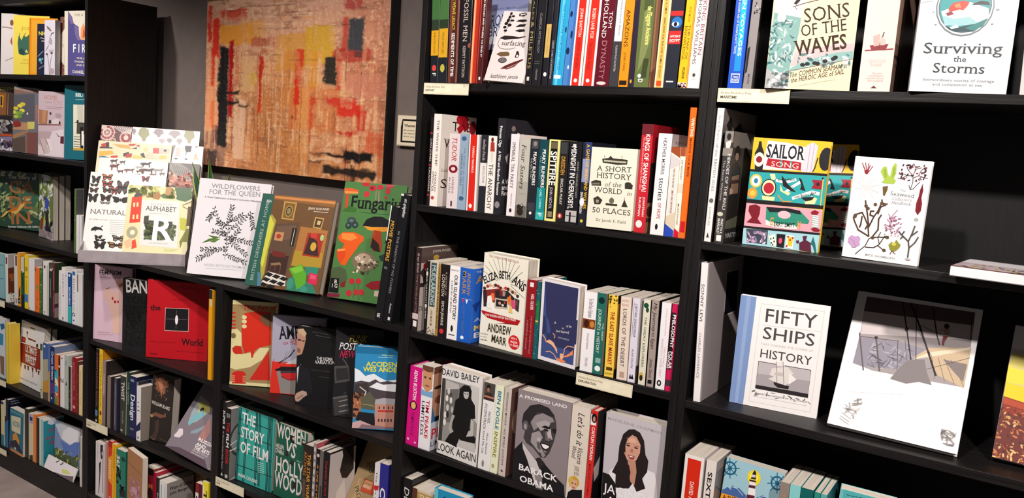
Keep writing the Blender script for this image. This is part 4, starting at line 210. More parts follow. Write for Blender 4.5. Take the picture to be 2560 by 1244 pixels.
('F', 'R2', 'front copy of the colourful striped cover with bottle, ribbons and playing cards', (2.4905, 0.05, 1.4038), (0.0048, 0.0045, 0.0213), 0.018, 0.1568, 0.2281, 1, 'e8c040', '', '', 'p eebb2c 0 0 766 0 1000 0 1000 0 1000 281 0 299 | p 17151a 0 296 1000 283 1000 304 0 318 | p 2da2a4 0 318 1000 305 1000 570 0 578 | p 17151a 0 576 1000 567 1000 602 0 613 | p e0a0ac 0 794 0 613 997 608 1000 655 1000 817 1 835 | p 17151a 0 833 0 829 1000 815 1000 839 0 849 | p a0ccd4 0 893 0 851 1000 836 1000 997 4 1000 | p 1c1a1e 76 33 108 34 122 79 157 132 166 295 60 295 36 144 71 88 | e f0e8d8 103 201 67 66 | e 8a1c24 103 201 42 31 | p e8e4e6 192 22 461 33 699 63 672 272 426 280 165 289 171 161 | p d8ccd4 696 46 777 13 845 44 815 281 674 284 | L a8949c 1.0 747 32 740 280 | L a8949c 1.0 795 23 790 277 | p 1f1b20 1000 244 990 252 958 260 926 252 899 229 881 195 874 155 881 116 899 82 926 59 958 51 990 59 1000 67 | L 1f1b20 2.1 858 149 834 245 814 275 | T F 1a181c 187 173 680 176 183 55 ; SAILOR | p b01c2c 219 183 385 189 523 193 659 201 663 272 500 264 363 266 203 251 | p 4a8a8a 385 189 411 191 414 263 388 261 | p 4a8a8a 514 194 540 196 544 267 518 265 | T f f0d0c0 265 253 636 258 264 207 ; SONG | e efc04c 95 400 81 63 | e e8eef0 95 400 60 49 | e 2a7a9a 95 400 28 24 | p e0963c 132 517 127 537 113 553 91 565 65 569 39 565 17 553 3 537 0 526 0 508 3 497 17 481 39 469 65 465 91 469 113 481 127 497 | e efc04c 69 517 35 27 | p f0e0a8 268 326 337 322 354 369 304 384 | e 1c1a1e 275 454 100 82 | e efe0b0 275 454 87 73 | e b01c2c 276 457 69 51 | p efe0a0 196 533 372 533 361 570 211 569 | L efe8e4 6.0 368 380 488 391 610 359 | L efe8e4 5.9 503 481 579 427 673 379 | L efe8e4 6.9 605 528 710 497 838 458 923 467 | p 1c1a1e 425 328 525 407 638 472 569 464 458 423 | p 1c1a1e 649 339 685 349 753 452 684 444 695 408 | p e8e0a0 422 413 467 471 572 482 542 509 432 474 | p e8e0a0 751 536 844 493 914 512 890 562 774 571 | p 1c1a1e 713 515 878 497 850 529 770 547 | T b 1c1a1e 382 382 603 368 379 365 ; SHANTIES | T b 1c1a1e 623 531 898 468 615 515 ; THE HIGH SEAS | L e8943c 2.2 404 512 483 568 585 560 | p 9a1c30 818 346 951 346 949 427 824 423 850 386 | e 1c1a1e 900 383 20 16 | L efc04c 2.0 957 332 965 568 | e 1c1a1e 951 327 13 9 | p 7a1424 43 637 130 618 196 638 197 700 178 751 239 796 32 794 96 745 42 687 | p 2c8a72 275 632 561 623 717 635 849 716 838 747 719 744 692 789 288 767 | p 1c1a1e 275 632 561 623 717 635 740 670 567 659 326 677 | e d8b8c0 520 687 85 36 | p f0e4dc 285 749 340 763 483 776 673 773 729 805 559 813 419 812 293 798 | T F e89438 337 794 390 796 342 721 ; G | T b 1c1a1e 399 802 676 794 397 760 ; ERRY SMYT | T F e89438 703 801 746 801 703 730 ; H | p 8a1424 853 637 899 615 960 629 939 654 873 659 | p f0e8e0 881 659 958 665 976 772 893 773 | L 2c8a72 1.0 879 671 960 677 | L 2c8a72 1.0 882 690 963 696 | L 2c8a72 1.0 885 709 966 715 | L 2c8a72 1.0 889 728 970 734 | L 2c8a72 1.0 892 747 973 753 | L 2c8a72 1.0 895 766 976 772 | p 8a1424 879 786 926 770 1000 786 1000 791 983 807 916 807 | p 3a4250 41 853 332 845 340 975 70 981 | s c8a0c0/8a7a9a/e8d0e0 60 860 320 980 50 300 31 24 | p f0ead8 345 900 429 874 479 981 414 994 | p 17151a 454 868 567 865 567 989 469 988 | e e84a6a 512 928 24 27 | p efe8e0 585 866 681 870 684 993 584 984 | p efc030 604 877 674 883 668 970 610 963 | e b81c28 605 883 12 10 | e b81c28 667 890 12 10 | e b81c28 602 970 12 10 | e b81c28 636 911 12 10 | e 2a4a3a 384 921 10 9 | e 2a4a3a 418 912 10 9 | e 2a4a3a 399 957 10 9 | e 2a4a3a 432 942 10 9 | e 2a4a3a 419 974 10 9 | p 5a1c34 790 860 848 853 838 893 900 912 923 995 770 991 758 925 806 902 | p 5a1c34 713 910 746 901 758 925 726 934 | p 1c6a6a 924 855 961 918 991 1000 986 1000 966 997 930 933 903 924'),
('F', 'R2', 'second copy of the colourful striped nautical cover, standing behind in shadow', (2.5261, 0.1714, 1.4067), (0.208, -0.0331, 0.0484), 0.018, 0.1543, 0.2271, 1, 'c8a034', '', '', 'C'),  # cover colour darkened: shade behind the front copy is put into it
('F', 'R2', 'white cover scattered with watercolour seaweeds in green, crimson, olive and lilac', (2.6954, 0.0456, 1.4048), (0.0246, 0.0099, -0.0345), 0.018, 0.1395, 0.2012, 1, 'eeeaea', '', '', "T f 8a8a8a 646 307 720 306 643 285 ; The | T f 6a6a6c 527 351 833 357 526 313 ; Seaweed | T i 8a8a8c 556 394 808 394 554 366 ; Collector's | T i 7a7a7c 557 432 805 432 555 404 ; Handbook | T s 8a8484 317 965 707 966 317 944 ; MICK SWAMBORN | L 8a1c28 1.5 188 168 106 63 | L 8a1c28 1.5 188 168 149 57 | L 8a1c28 1.5 188 168 194 58 | L 8a1c28 1.5 188 168 252 87 | L 8a1c28 1.5 188 168 131 100 | L 8a1c28 1.5 188 168 215 77 | p 8a1c28 146 132 202 122 210 141 189 171 157 160 | L d4d4d2 2.2 204 297 101 173 | L d4d4d2 2.2 204 297 51 241 | L d4d4d2 2.2 204 297 55 313 | L d4d4d2 2.2 204 297 117 401 | L d4d4d2 2.2 204 297 206 401 | L d4d4d2 2.2 204 297 309 386 | L d4d4d2 2.2 204 297 378 336 | L d4d4d2 2.2 204 297 372 259 | L d4d4d2 2.2 204 297 317 199 | L d4d4d2 2.2 204 297 247 152 | p a4bc4a 361 132 389 82 432 80 463 152 493 175 507 73 534 40 555 46 566 133 546 185 576 208 557 241 455 241 394 239 422 205 | p 8aa838 395 111 428 103 451 178 428 192 | p 8aa838 518 85 545 78 552 146 521 186 | L 4a3438 1.1 773 281 792 207 779 145 713 99 | L 4a3438 1.1 779 145 807 82 773 34 | L 4a3438 1.1 784 170 852 141 937 160 966 161 | L 4a3438 1.1 852 141 874 90 924 57 | L 4a3438 1.1 779 145 706 150 635 129 | L 4a3438 1.1 706 150 630 186 596 182 | L 4a3438 1.1 713 99 690 70 | L 4a3438 1.1 713 99 755 66 | L 4a3438 1.1 807 82 869 66 | L 4a3438 1.1 773 34 752 48 | L 4a3438 1.1 708 162 681 189 | L 4a3438 1.1 882 127 916 100 | L 4a3438 1.1 773 281 812 268 852 222 880 201 | L 4a3438 1.1 773 281 749 241 | s 5a2a38/3a2430/7a4450 600 30 950 200 22 500 33 40 | p 7a1420 914 224 935 272 926 347 945 402 943 471 911 514 874 477 872 402 891 337 895 275 | L 5a1018 0.9 919 217 910 512 | e a8a8a4 903 557 29 15 | p 6a5028 418 276 485 265 484 303 461 362 439 358 | L 4a3222 2.7 330 771 301 668 243 594 198 545 113 572 | L 4a3222 2.7 330 771 177 719 118 645 92 607 | L 4a3222 2.7 312 680 270 553 238 477 220 426 | L 4a3222 2.7 312 680 362 571 404 515 438 422 434 403 | L 4a3222 2.7 362 571 308 562 309 523 352 520 | L 4a3222 2.6 409 541 431 474 510 436 | L 4a3222 2.7 382 766 439 695 427 591 454 550 | L 4a3222 2.7 205 584 202 664 190 692 | L 4a3222 2.7 305 641 272 704 | L 3a2c22 1.5 186 962 233 921 303 867 335 797 382 766 | L 3a2c22 1.5 306 880 420 874 483 835 536 751 584 746 | L 3a2c22 1.5 419 868 468 850 574 898 | L 3a2c22 1.4 483 835 453 772 478 717 | L 3a2c22 1.5 384 779 452 766 573 760 | e 5a4430 238 477 24 15 | e 5a4430 440 435 24 15 | e 5a4430 357 454 24 15 | e 5a4430 108 593 25 16 | e 5a4430 573 760 24 15 | e 5a4430 554 887 24 15 | e 5a4430 384 779 24 16 | e 5a4430 114 579 25 16 | e 5a4430 477 445 24 15 | e 5a4430 269 500 24 15 | L a87a92 1.2 604 699 582 630 592 551 655 482 | L a87a92 1.2 587 655 522 635 508 649 | L a87a92 1.2 587 655 665 622 671 609 | L a87a92 1.2 583 617 538 582 | L a87a92 1.2 585 604 636 560 | L a87a92 1.2 589 577 545 530 | L a87a92 1.2 589 564 650 546 | L a87a92 1.2 592 681 639 663 | L a87a92 1.2 590 674 540 679 | s b88aa8/8a4a6a/c8a0b8 520 560 740 740 18 600 34 40 | p c098c0 66 810 97 780 154 788 197 777 225 801 217 835 230 861 174 896 129 898 96 868 65 851 | L 9a6a9a 0.8 75 809 144 836 173 894 | p 8a8a30 603 829 639 793 669 816 694 768 725 797 757 813 744 847 707 877 666 888 629 872 | e c8c050 669 816 30 15 | L 6a4430 1.2 638 917 657 882 705 910 | L 46423a 2.3 868 925 867 834 846 772 733 706 712 689 | L 46423a 2.3 846 772 880 692 899 620 | L 46423a 2.3 867 834 930 776 961 722 | L 46423a 2.3 869 719 941 667 | L 46423a 2.3 771 728 743 757 | L 46423a 2.3 752 717 778 682 | e b8b0b0 872 943 36 10"),
('F', 'R3', 'white hardback with pale blue cloth spine and a photograph of a square rigged ship', (2.4964, 0.0638, 1.0484), (0.001, 0.0022, 0.138), 0.018, 0.1837, 0.242, 1, 'f0ecea', '', '', 'p 7b94c2 0 0 0 0 181 0 165 998 0 1000 | p 8fa6cf 71 2 117 1 104 996 64 996 | L c8c4c4 0.6 241 52 943 42 925 951 229 958 241 52 | T s 4a4446 293 212 880 202 297 91 ; FIFTY | T s 4a4446 293 365 884 361 299 256 ; SHIPS | L c8c4c4 0.6 284 243 932 224 | T s c0bab8 289 424 873 413 290 405 ; THAT CHANGED THE COURSE OF | T s 4a4446 288 537 875 533 293 461 ; HISTORY | p 4a4042 285 575 879 573 881 829 284 831 | p a8a0a4 291 581 873 579 880 792 285 796 | p c0b8ba 291 581 873 579 878 675 292 691 | p 2a2426 283 796 430 796 598 792 880 792 880 826 284 828 | s 5a5254/8a8082 250 840 920 900 30 200 35 14 | p 2a2022 481 740 660 755 656 783 538 787 493 765 | p e8e0dc 472 562 562 543 587 580 502 592 | p e0d8d4 447 620 618 583 692 633 641 682 700 687 618 754 489 738 419 721 482 691 431 685 | L 4a4042 0.9 488 553 527 767 | L 4a4042 0.9 562 543 603 763 | p c8beba 493 648 576 643 581 677 480 678 | p f0e8e4 642 634 733 682 650 743 | T s 8a8484 284 880 883 874 285 866 ; A MARITIME HISTORY OF THE WORLD | L c8c4c4 0.6 273 903 875 899'),
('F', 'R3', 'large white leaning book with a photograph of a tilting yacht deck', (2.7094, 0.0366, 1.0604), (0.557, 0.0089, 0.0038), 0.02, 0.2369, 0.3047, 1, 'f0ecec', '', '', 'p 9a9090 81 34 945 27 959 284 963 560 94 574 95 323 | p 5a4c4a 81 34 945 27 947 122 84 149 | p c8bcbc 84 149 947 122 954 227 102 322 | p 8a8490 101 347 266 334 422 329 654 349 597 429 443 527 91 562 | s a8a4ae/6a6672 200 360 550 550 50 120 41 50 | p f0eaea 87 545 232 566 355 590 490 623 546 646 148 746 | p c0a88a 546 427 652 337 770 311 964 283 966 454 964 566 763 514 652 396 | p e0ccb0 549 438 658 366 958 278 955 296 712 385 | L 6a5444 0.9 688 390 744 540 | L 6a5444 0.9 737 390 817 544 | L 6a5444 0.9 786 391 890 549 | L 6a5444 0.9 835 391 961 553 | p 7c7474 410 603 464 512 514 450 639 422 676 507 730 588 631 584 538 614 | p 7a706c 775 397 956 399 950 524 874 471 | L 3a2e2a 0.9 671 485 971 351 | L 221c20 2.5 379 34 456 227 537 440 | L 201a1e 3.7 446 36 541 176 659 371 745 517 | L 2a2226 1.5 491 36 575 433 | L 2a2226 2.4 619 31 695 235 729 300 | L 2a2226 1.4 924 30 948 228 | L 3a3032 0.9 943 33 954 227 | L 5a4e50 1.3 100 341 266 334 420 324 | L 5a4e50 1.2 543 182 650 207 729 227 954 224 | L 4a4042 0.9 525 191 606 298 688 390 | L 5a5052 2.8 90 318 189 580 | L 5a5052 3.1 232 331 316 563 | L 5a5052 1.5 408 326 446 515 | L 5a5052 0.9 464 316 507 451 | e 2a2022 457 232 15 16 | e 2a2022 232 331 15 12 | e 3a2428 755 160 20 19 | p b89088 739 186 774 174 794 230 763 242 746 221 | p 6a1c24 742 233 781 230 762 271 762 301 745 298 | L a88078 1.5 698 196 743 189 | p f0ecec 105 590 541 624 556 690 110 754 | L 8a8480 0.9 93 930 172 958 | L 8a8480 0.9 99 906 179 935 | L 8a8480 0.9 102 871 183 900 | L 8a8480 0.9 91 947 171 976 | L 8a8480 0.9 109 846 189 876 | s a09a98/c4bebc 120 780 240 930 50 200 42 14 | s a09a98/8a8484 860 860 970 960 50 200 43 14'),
('F', 'R3', 'yellow sunset over a rust red field, leaning cover at the right edge', (3.0023, 0.0708, 1.06), (0.3917, 0.0342, 0.0375), 0.02, 0.1365, 0.2609, 1, 'c8bcc0', '', '', 'p d9d4d4 0 0 0 0 849 55 837 173 0 179 | p dccc6a 0 307 25 213 840 244 844 315 0 321 | p e8d23c 0 377 0 321 851 341 846 431 4 442 | p f0c81c 4 442 852 456 846 599 7 547 | p 8a2c18 0 1000 7 547 846 599 854 1000 | p b04424 5 555 849 607 844 643 13 600 | p 6a2820 0 1000 3 658 841 688 853 1000 | s e8b878/c87a4a/4a1c18/9a4428 0 620 600 1000 35 350 44 160'),
('F', 'R4', 'pale blue cover with a glowing lighthouse, waves and two ship wheels', (2.5031, 0.0401, 0.7329), (0.0408, 0.0364, 0.037), 0.028, 0.1269, 0.1955, 0, '9cc4d0', '', '', 'p 1f5f80 197 118 189 149 163 175 125 193 81 199 36 193 0 176 0 59 36 42 81 36 125 42 163 60 189 86 | p 9cc4d0 169 118 162 141 143 161 114 174 81 179 47 174 19 161 0 141 0 94 19 74 47 61 81 56 114 61 143 74 162 94 | e 1f5f80 81 118 38 26 | L 1f5f80 1.9 81 118 244 87 | L 1f5f80 1.9 81 118 4 149 | L 1f5f80 1.9 81 118 110 232 | L 1f5f80 1.9 81 118 52 4 | L 1f5f80 1.9 81 118 215 176 | L 1f5f80 1.9 81 118 4 58 | L 1f5f80 1.9 81 118 175 16 | L 1f5f80 1.9 81 118 4 221 | p 1f5f80 1000 109 1000 139 996 155 972 182 937 199 896 205 855 199 820 182 796 155 788 124 796 93 820 67 855 49 896 43 937 49 972 67 996 93 | e 9cc4d0 896 124 81 61 | e 1f5f80 896 124 35 26 | L 1f5f80 1.7 896 124 996 94 | L 1f5f80 1.7 896 124 741 156 | L 1f5f80 1.7 896 124 921 238 | L 1f5f80 1.7 896 124 870 10 | L 1f5f80 1.7 896 124 996 182 | L 1f5f80 1.7 896 124 770 66 | L 1f5f80 1.7 896 124 984 24 | L 1f5f80 1.7 896 124 806 226 | e f0d820 508 144 113 88 | e f8ec60 506 135 71 56 | p 46649c 17 383 77 331 153 345 170 301 234 328 285 307 363 341 425 367 428 434 4 447 | L b8d4e0 1.5 42 368 90 328 155 355 | L b8d4e0 1.5 175 320 261 322 372 378 | p 46649c 599 358 693 309 799 315 888 314 962 363 610 404 | L b8d4e0 1.4 637 350 720 313 825 319 | p 2a1c24 475 92 500 53 533 81 544 157 458 164 | p d8ccd0 466 113 528 106 530 135 464 143 | p 3a1c28 440 173 554 169 552 189 438 193 | p efe8e8 445 196 548 190 619 555 461 573 | p 5a2430 448 235 555 227 556 261 445 269 | p 5a2430 441 349 568 341 575 383 436 394 | p e89a28 0 470 6 426 172 421 976 426 1000 566 1000 649 0 705 | T F 1c1820 44 489 408 468 48 441 ; A SHIP OF | T F 1c1820 66 574 615 537 70 515 ; LIGHTS'),
('F', 'R4', 'turquoise cover at the bottom right corner with small dark lettering', (2.7343, 0.1253, 0.7304), (-0.2709, 0.0309, 0.1024), 0.02, 0.1072, 0.1942, 0, '62cfd2', '', '', 'T b 1a5a6a 124 68 421 53 124 50 ; This was the deep | p 8ae0e0 0 0 60 0 60 1000 0 1000'),
('F', 'L1', 'off white cover with brown branch, leftmost on the top left shelf', (-0.7196, 0.0278, 1.7218), (0.0241, 0.0029, 0.2999), 0.02, 0.1222, 0.2527, 0, 'e4dcdc', '', '', 'L a88a78 4.8 48 224 247 225 485 239 | e 8a5a3a 464 148 76 48 | p b0683a 490 368 406 446 433 484 509 521 | L 9a7a6a 2.4 221 770 717 689'),
('F', 'L1', 'lemon yellow cover with a green inked shape beneath faint gold letters', (-0.5867, 0.0167, 1.7225), (0.0003, 0.0082, 0.3007), 0.02, 0.1847, 0.2389, 0, 'ecd958', '', '', 'T s c8a838 233 243 644 245 240 190 ; JOHN | p 3f6a58 123 462 155 336 232 420 295 341 373 357 452 306 580 448 516 627 293 671 152 645 | p 2a4a48 153 596 231 546 325 611 293 666 183 659 | p e0e08a 325 611 372 571 420 629 | L 3a5a48 2.3 186 297 162 422 | L 3a5a48 2.3 342 291 263 380 | T s c8a838 261 760 516 761 262 733 ; THE TREE | T s c8a838 197 815 516 816 199 788 ; of RIVERS'),
('F', 'L1', 'orange bordered cover with a navy panel of night flowers', (-0.4404, 0.0054, 1.7215), (0.0233, 0.0002, 0.2992), 0.02, 0.1416, 0.2237, 0, 'e8961e', '', '', 'L a85010 2.8 34 9 26 995 | p e6a432 106 48 1000 52 1000 969 105 974 | p 20243c 289 100 1000 98 1000 990 297 997 | T F f0e060 335 298 865 297 338 234 ; NIGHT | T s f0e8c0 398 363 805 360 399 337 ; The garden | T s f0e8c0 440 408 807 406 441 383 ; after dark | L 8a9ab0 3.4 327 670 506 576 | L 8a9ab0 2.9 374 884 534 831 | e 6ab0c0 410 730 57 31 | e 6ab0c0 490 709 28 16 | e 5a9ab0 452 781 28 20'),
('F', 'L1', 'violet blue cover with cream slope, small flame and big white letters', (-0.1698, 0.0059, 1.7232), (-0.0072, 0.0148, 0.0045), 0.02, 0.1468, 0.2388, 0, '544f8a', '', '', 'R e4dccc 0 0 164 1000 | p e6dfce 171 1 387 0 1000 0 1000 448 990 448 771 441 688 379 672 246 442 195 360 90 | p 7a6a9a 171 1 360 90 442 195 307 206 172 93 | p 7a6a9a 469 213 672 255 702 397 771 450 608 452 497 355 | p e8a070 756 415 768 272 848 218 888 182 958 243 987 323 1000 372 1000 432 826 450 | p c85a3a 852 414 877 306 931 252 974 395 | T s 8a7a5a 454 82 873 83 458 45 ; THE A | T b f4f0f0 397 638 555 638 409 512 ; F | T b f4f0f0 651 638 719 639 664 512 ; I | T b f4f0f0 816 639 988 639 825 513 ; R | T b e4dcc8 570 740 940 741 572 713 ; THE J | T b e4dcc8 475 795 948 796 477 768 ; TINDER, | T b e4dcc8 571 849 943 850 573 822 ; AND E | T b f0e8d8 394 964 931 964 396 918 ; DANIEL'),
('F', 'L2', 'dark interior photograph cover with yellow letters, cushions and an orange frame', (-0.929, 0.0239, 1.4033), (0.0092, 0.0182, 0.2078), 0.02, 0.2254, 0.2915, 0, '4a3c34', '', '', 'T f d8d040 500 131 998 108 504 83 ; ENGLISH | p 8a5a34 614 153 805 149 805 472 629 484 | p d8a030 635 191 731 194 721 375 643 360 | p 3a2c28 646 210 697 211 696 346 652 344 | L a87058 4.3 854 165 845 469 | p 2a2428 47 523 955 488 973 729 44 755 | s 8a8488/1c181c/b8b0b0 500 550 1000 780 120 350 53 16 | p c8502c 43 787 975 751 977 778 43 820 | p 8a7aa0 42 842 977 784 983 993 40 998 | s d8d0dc/3a3a6a/b86a3a/e8e4e8 500 820 1000 1000 100 500 54 24'),
('F', 'L2', 'grey room photograph cover with yellow lilies in a red vase on a table', (-0.6328, 0.0333, 1.4039), (0.0097, 0.032, 0.2058), 0.02, 0.1468, 0.2715, 0, '6f6f78', '', '', 'p 8a6a60 15 15 850 34 985 4 988 60 24 117 | p a8948c 15 9 268 39 760 36 763 70 18 42 | p 5a5a64 12 129 824 87 851 506 9 531 | p d8c838 203 335 195 345 172 354 139 360 99 362 59 360 26 354 3 345 0 341 0 329 3 324 26 316 59 310 99 307 139 310 172 316 195 324 | e e8d850 261 290 106 28 | e d8c83c 370 259 107 28 | e 8aa83c 160 405 104 27 | e 6a9838 246 451 105 27 | e a8c050 110 461 103 27 | e e8d850 350 358 107 28 | e 7aa040 297 394 106 28 | p c8d060 125 394 118 404 95 413 62 419 23 421 0 420 0 368 23 367 62 369 95 375 118 383 | e f0e8d0 566 396 29 19 | e 8a3028 161 573 159 52 | p b88a68 0 667 628 645 591 534 337 541 315 605 0 635 | p a07a58 0 796 0 746 627 639 630 677 9 820 | p d0c468 575 519 866 505 858 615 598 631 | p 5a4c44 0 862 0 809 493 743 513 992 12 991 | p 8a6050 517 688 588 684 611 999 540 991 | p 7a4c48 602 684 979 662 985 995 625 998 | L c89080 2.7 924 247 929 424 | L b87868 2.7 880 261 985 255 | L b87868 2.7 881 279 986 273 | L b87868 2.7 882 297 987 291 | L b87868 2.6 883 315 988 309 | L b87868 2.6 884 332 989 326 | L b87868 2.6 885 350 990 344 | L b87868 2.6 886 368 991 362 | L b87868 2.6 888 385 992 380 | L b87868 2.6 889 403 993 397 | L b87868 2.6 890 420 994 415 | L b87868 2.6 891 438 995 433 | L b87868 2.6 892 455 996 450 | L b87868 2.6 893 473 996 468 | L b87868 2.6 894 490 996 486'),
('F', 'L2', 'dusty pink cover with a bedroom photograph and terracotta lettering', (-0.4305, 0.0363, 1.3995), (0.0126, 0.0016, 0.206), 0.02, 0.1476, 0.2613, 0, 'c9b4bc', '', '', 'T f c08a84 206 126 729 121 212 62 ; HOME | T s a87a80 274 180 497 178 276 161 ; FOR THE | T f c89aa0 543 198 931 197 552 137 ; SOUL | L 9a7a80 1.6 276 235 932 230 | L 9a7a80 1.6 330 262 866 257 | p a8765c 35 284 372 296 337 510 33 503 | p c08a68 156 297 318 303 269 485 162 488 | L 8a6058 4.8 14 520 859 499 | e 4a3438 467 336 38 22 | p 3a2c30 416 436 496 439 498 488 404 491 | e b098a0 762 360 120 39 | p d8ccd0 523 433 776 403 805 489 538 498 | p 3a2c30 791 446 852 450 845 488 784 488 | p b8a0a4 3 625 541 613 599 758 546 804 22 822 | p dccfd4 541 607 980 560 992 989 229 990 | p c8b4b4 87 732 276 736 443 949 309 965 172 882 | p e4d8d8 316 724 491 729 575 890 469 926 385 809 | L 6a4a4c 2.0 74 743 172 860 282 966 | L 6a4a4c 2.0 303 735 413 841 456 921 | p 5a2a34 863 673 983 669 986 783 853 782 | p d8c8c8 9 822 172 882 256 978 13 986 | p 7a4c4c 662 614 810 675 890 683 784 686'),
('F', 'L2', 'teal cover with white capitals and a library room photograph, cut by the upright', (-0.2214, 0.0322, 1.3995), (0.0274, -0.0244, 0.2077), 0.02, 0.1086, 0.288, 0, '1e6674', '', '', 'T b e8ece8 536 150 852 150 542 103 ; BIBL | T b e8ece8 873 150 900 151 892 103 ; I | L b8c8c8 1.5 544 192 996 189 | p e0dcc8 436 258 1000 257 1000 874 460 876 | p c8c4b4 615 258 926 259 936 493 658 495 | p 4a4840 623 496 1000 495 1000 653 611 650 | p 2a2a28 519 497 1000 497 1000 505 519 504 | p 1c1c1c 782 562 938 551 952 862 811 863 | e 2a2a28 657 481 52 17 | L 3a3834 2.3 483 690 787 692 | L 3a3834 2.3 484 723 788 725 | L 3a3834 2.3 485 756 789 759 | L 3a3834 2.3 486 790 791 792 | L 3a3834 2.3 487 823 792 825 | p c8a040 459 842 1000 841 1000 874 460 876 | p f0ece4 854 609 958 608 949 803 861 804'),
('F', 'L3', 'dark green botanical cover with copper capitals and an orange lizard', (-1.0647, 0.1088, 1.0424), (0.0211, -0.0181, 0.1416), 0.02, 0.3889, 0.2569, 0, '2f4f40', '', '', 'p 3f6a54 493 154 978 134 981 654 494 715 | s 5f7a4a/8a9a60/3a5a40/24382e/b8bc88 100 0 1000 900 80 300 61 70 | T F f0ece4 453 136 949 116 456 73 ; The Story of | T b b0703e 463 389 910 355 468 174 ; GA | T b b0703e 463 659 888 619 469 449 ; DE | T b b0703e 495 937 878 889 498 721 ; IN | p e8c060 308 848 408 726 531 663 640 626 687 549 723 527 753 541 735 591 676 669 592 750 470 718 383 813 | p d87a30 433 711 555 654 652 624 604 689 482 729 | e c8402c 709 544 19 12 | T b e8e4dc 452 1009 1000 936 452 973 ; Penelope Hobhouse with Ambra | p a8b878 308 496 382 440 407 449 358 503 | p a8b878 333 566 407 509 432 518 383 572 | p a8b878 308 641 383 584 408 593 358 647 | p a8b878 320 422 395 366 419 376 370 429 | p a8b878 382 452 457 396 481 405 432 458 | p a8b878 308 738 383 681 408 690 358 744 | e e8dcb8 344 46 22 19 | e e8dcb8 382 37 22 19 | e e8dcb8 369 86 22 19 | e e8dcb8 332 83 22 19 | e e8dcb8 425 225 22 19'),
('F', 'L3', 'narrow floral booklet with a blue iris at the front of its stack', (-0.5667, 0.1088, 1.0461), (-0.0105, 0.0308, -0.0803), 0.022, 0.134, 0.2707, 0, '4a5a34', '', '', 'p 6a7a3a 0 992 0 0 995 0 1000 997 0 998 | s a8c838/3a4a2a/d8dce0/2a2030/e0e4c0 0 0 1000 900 200 350 62 50 | p d8dcd8 327 4 473 0 759 0 759 84 325 91 | p 3a50b0 542 328 737 399 664 544 442 517 443 420 | p 2a1c2c 491 589 689 574 740 968 437 972 | p 8a3a28 138 693 340 689 286 871 80 934 | s e8d8dc/c8b0b8 0 880 1000 1000 300 600 63 14'),
('F', 'L3', 'grey paged magazine standing directly behind the blue iris booklet', (-0.5647, 0.1327, 1.0464), (-0.0105, 0.0308, -0.0803), 0.022, 0.136, 0.2747, 0, '5a5450', '', '', ''),
('F', 'L3', 'rearmost grey paged magazine of the stack behind the blue iris booklet', (-0.5628, 0.1566, 1.0466), (-0.0105, 0.0308, -0.0803), 0.022, 0.138, 0.2767, 0, '4a4844', '', '', ''),
('F', 'L4', 'pale aqua cover at the left picture edge above the orange spines', (-0.8217, 0.0214, 0.7561), (0.0037, -0.0196, 0.0166), 0.02, 0.1416, 0.1958, 0, '8fb8c0', '', '', 'L 5a8a98 4.6 4 264 982 249 | L 5a8a98 4.7 4 605 969 545 | R 6ac0c0 900 0 1000 1000'),
('F', 'L5', 'white and blue illustrated cover at the left edge above the travel labels', (-0.8282, 0.0239, 0.3965), (-0.0059, 0.0035, 0.0381), 0.02, 0.135, 0.2701, 0, 'd4dce4', '', '', 'p 2a6a9a 687 104 940 72 979 147 767 200 | p 3a90b8 680 254 892 258 865 447 670 455 | p 8a6a58 662 636 923 632 913 954 693 930'),
('F', 'L5', 'white cover with an oxblood band, block lettering and dripping utensils', (-0.6295, 0.0483, 0.3977), (0.0671, -0.0, -0.053), 0.025, 0.2189, 0.2748, 0, 'e8e4e2', '', '', 'p 8e1c1c 13 368 883 337 926 661 14 677 | p 8e1c1c 47 261 228 260 222 345 40 347 | e c8502c 138 303 53 22 | p 6a1c1c 313 241 661 240 643 264 325 267 | p e8e4e2 257 300 390 295 384 340 253 351 | p e8e4e2 446 286 533 282 544 335 443 341 | p 5a1c1c 677 291 757 267 770 330 687 338 | T b f0ece8 249 475 729 468 318 386 ; ULTIMATE | T b f0ece8 279 549 731 539 306 512 ; EATLIST | T b f0ece8 251 633 722 634 333 542 ; TRAVELIST | e 4a3434 275 170 34 24 | L 4a3434 4.0 274 192 274 236 | L 2a2428 5.3 386 70 587 70 | p 6a2424 31 685 123 679 113 750 69 747 | p 6a2424 233 693 323 688 313 758 270 755 | p 6a2424 367 685 455 680 446 749 404 746 | p 6a2424 558 677 644 672 635 740 594 737 | p 6a2424 713 658 798 653 790 721 749 718 | p 6a2424 818 682 902 677 894 745 854 742 | L 5a1c1c 5.3 616 677 640 818 | T s 8a8484 113 936 855 919 130 916 ; LONELY PLANET TOP 500 TRAVELS'),
('F', 'L5', 'grey cover half hidden behind the oxblood banded white one', (-0.5908, 0.099, 0.3963), (0.0146, -0.0, -0.1013), 0.02, 0.1819, 0.268, 0, '4a474a', '', '', ''),
('F', 'L6', 'small blue cover with a cream title label and orange hills', (-0.608, 0.0017, 0.1012), (0.0214, 0.0049, -0.0125), 0.03, 0.1206, 0.1928, 0, '1f6e88', '', '', 'p 4a90a0 45 34 958 20 957 90 53 103 | p dcd4b4 108 173 807 119 809 506 165 518 | T b 3a8a90 228 392 776 367 329 284 ; ANDORRA | p e09438 249 603 491 501 748 674 719 755 264 755 | p 24243c 29 794 501 677 991 893 942 936 514 897 101 892 | p 5a2424 0 1000 0 858 96 857 114 996 0 1000 | p e8842c 118 934 1000 948 1000 1000 1000 1000 124 980 | p d8d8b8 393 863 511 862 515 915 397 916'),
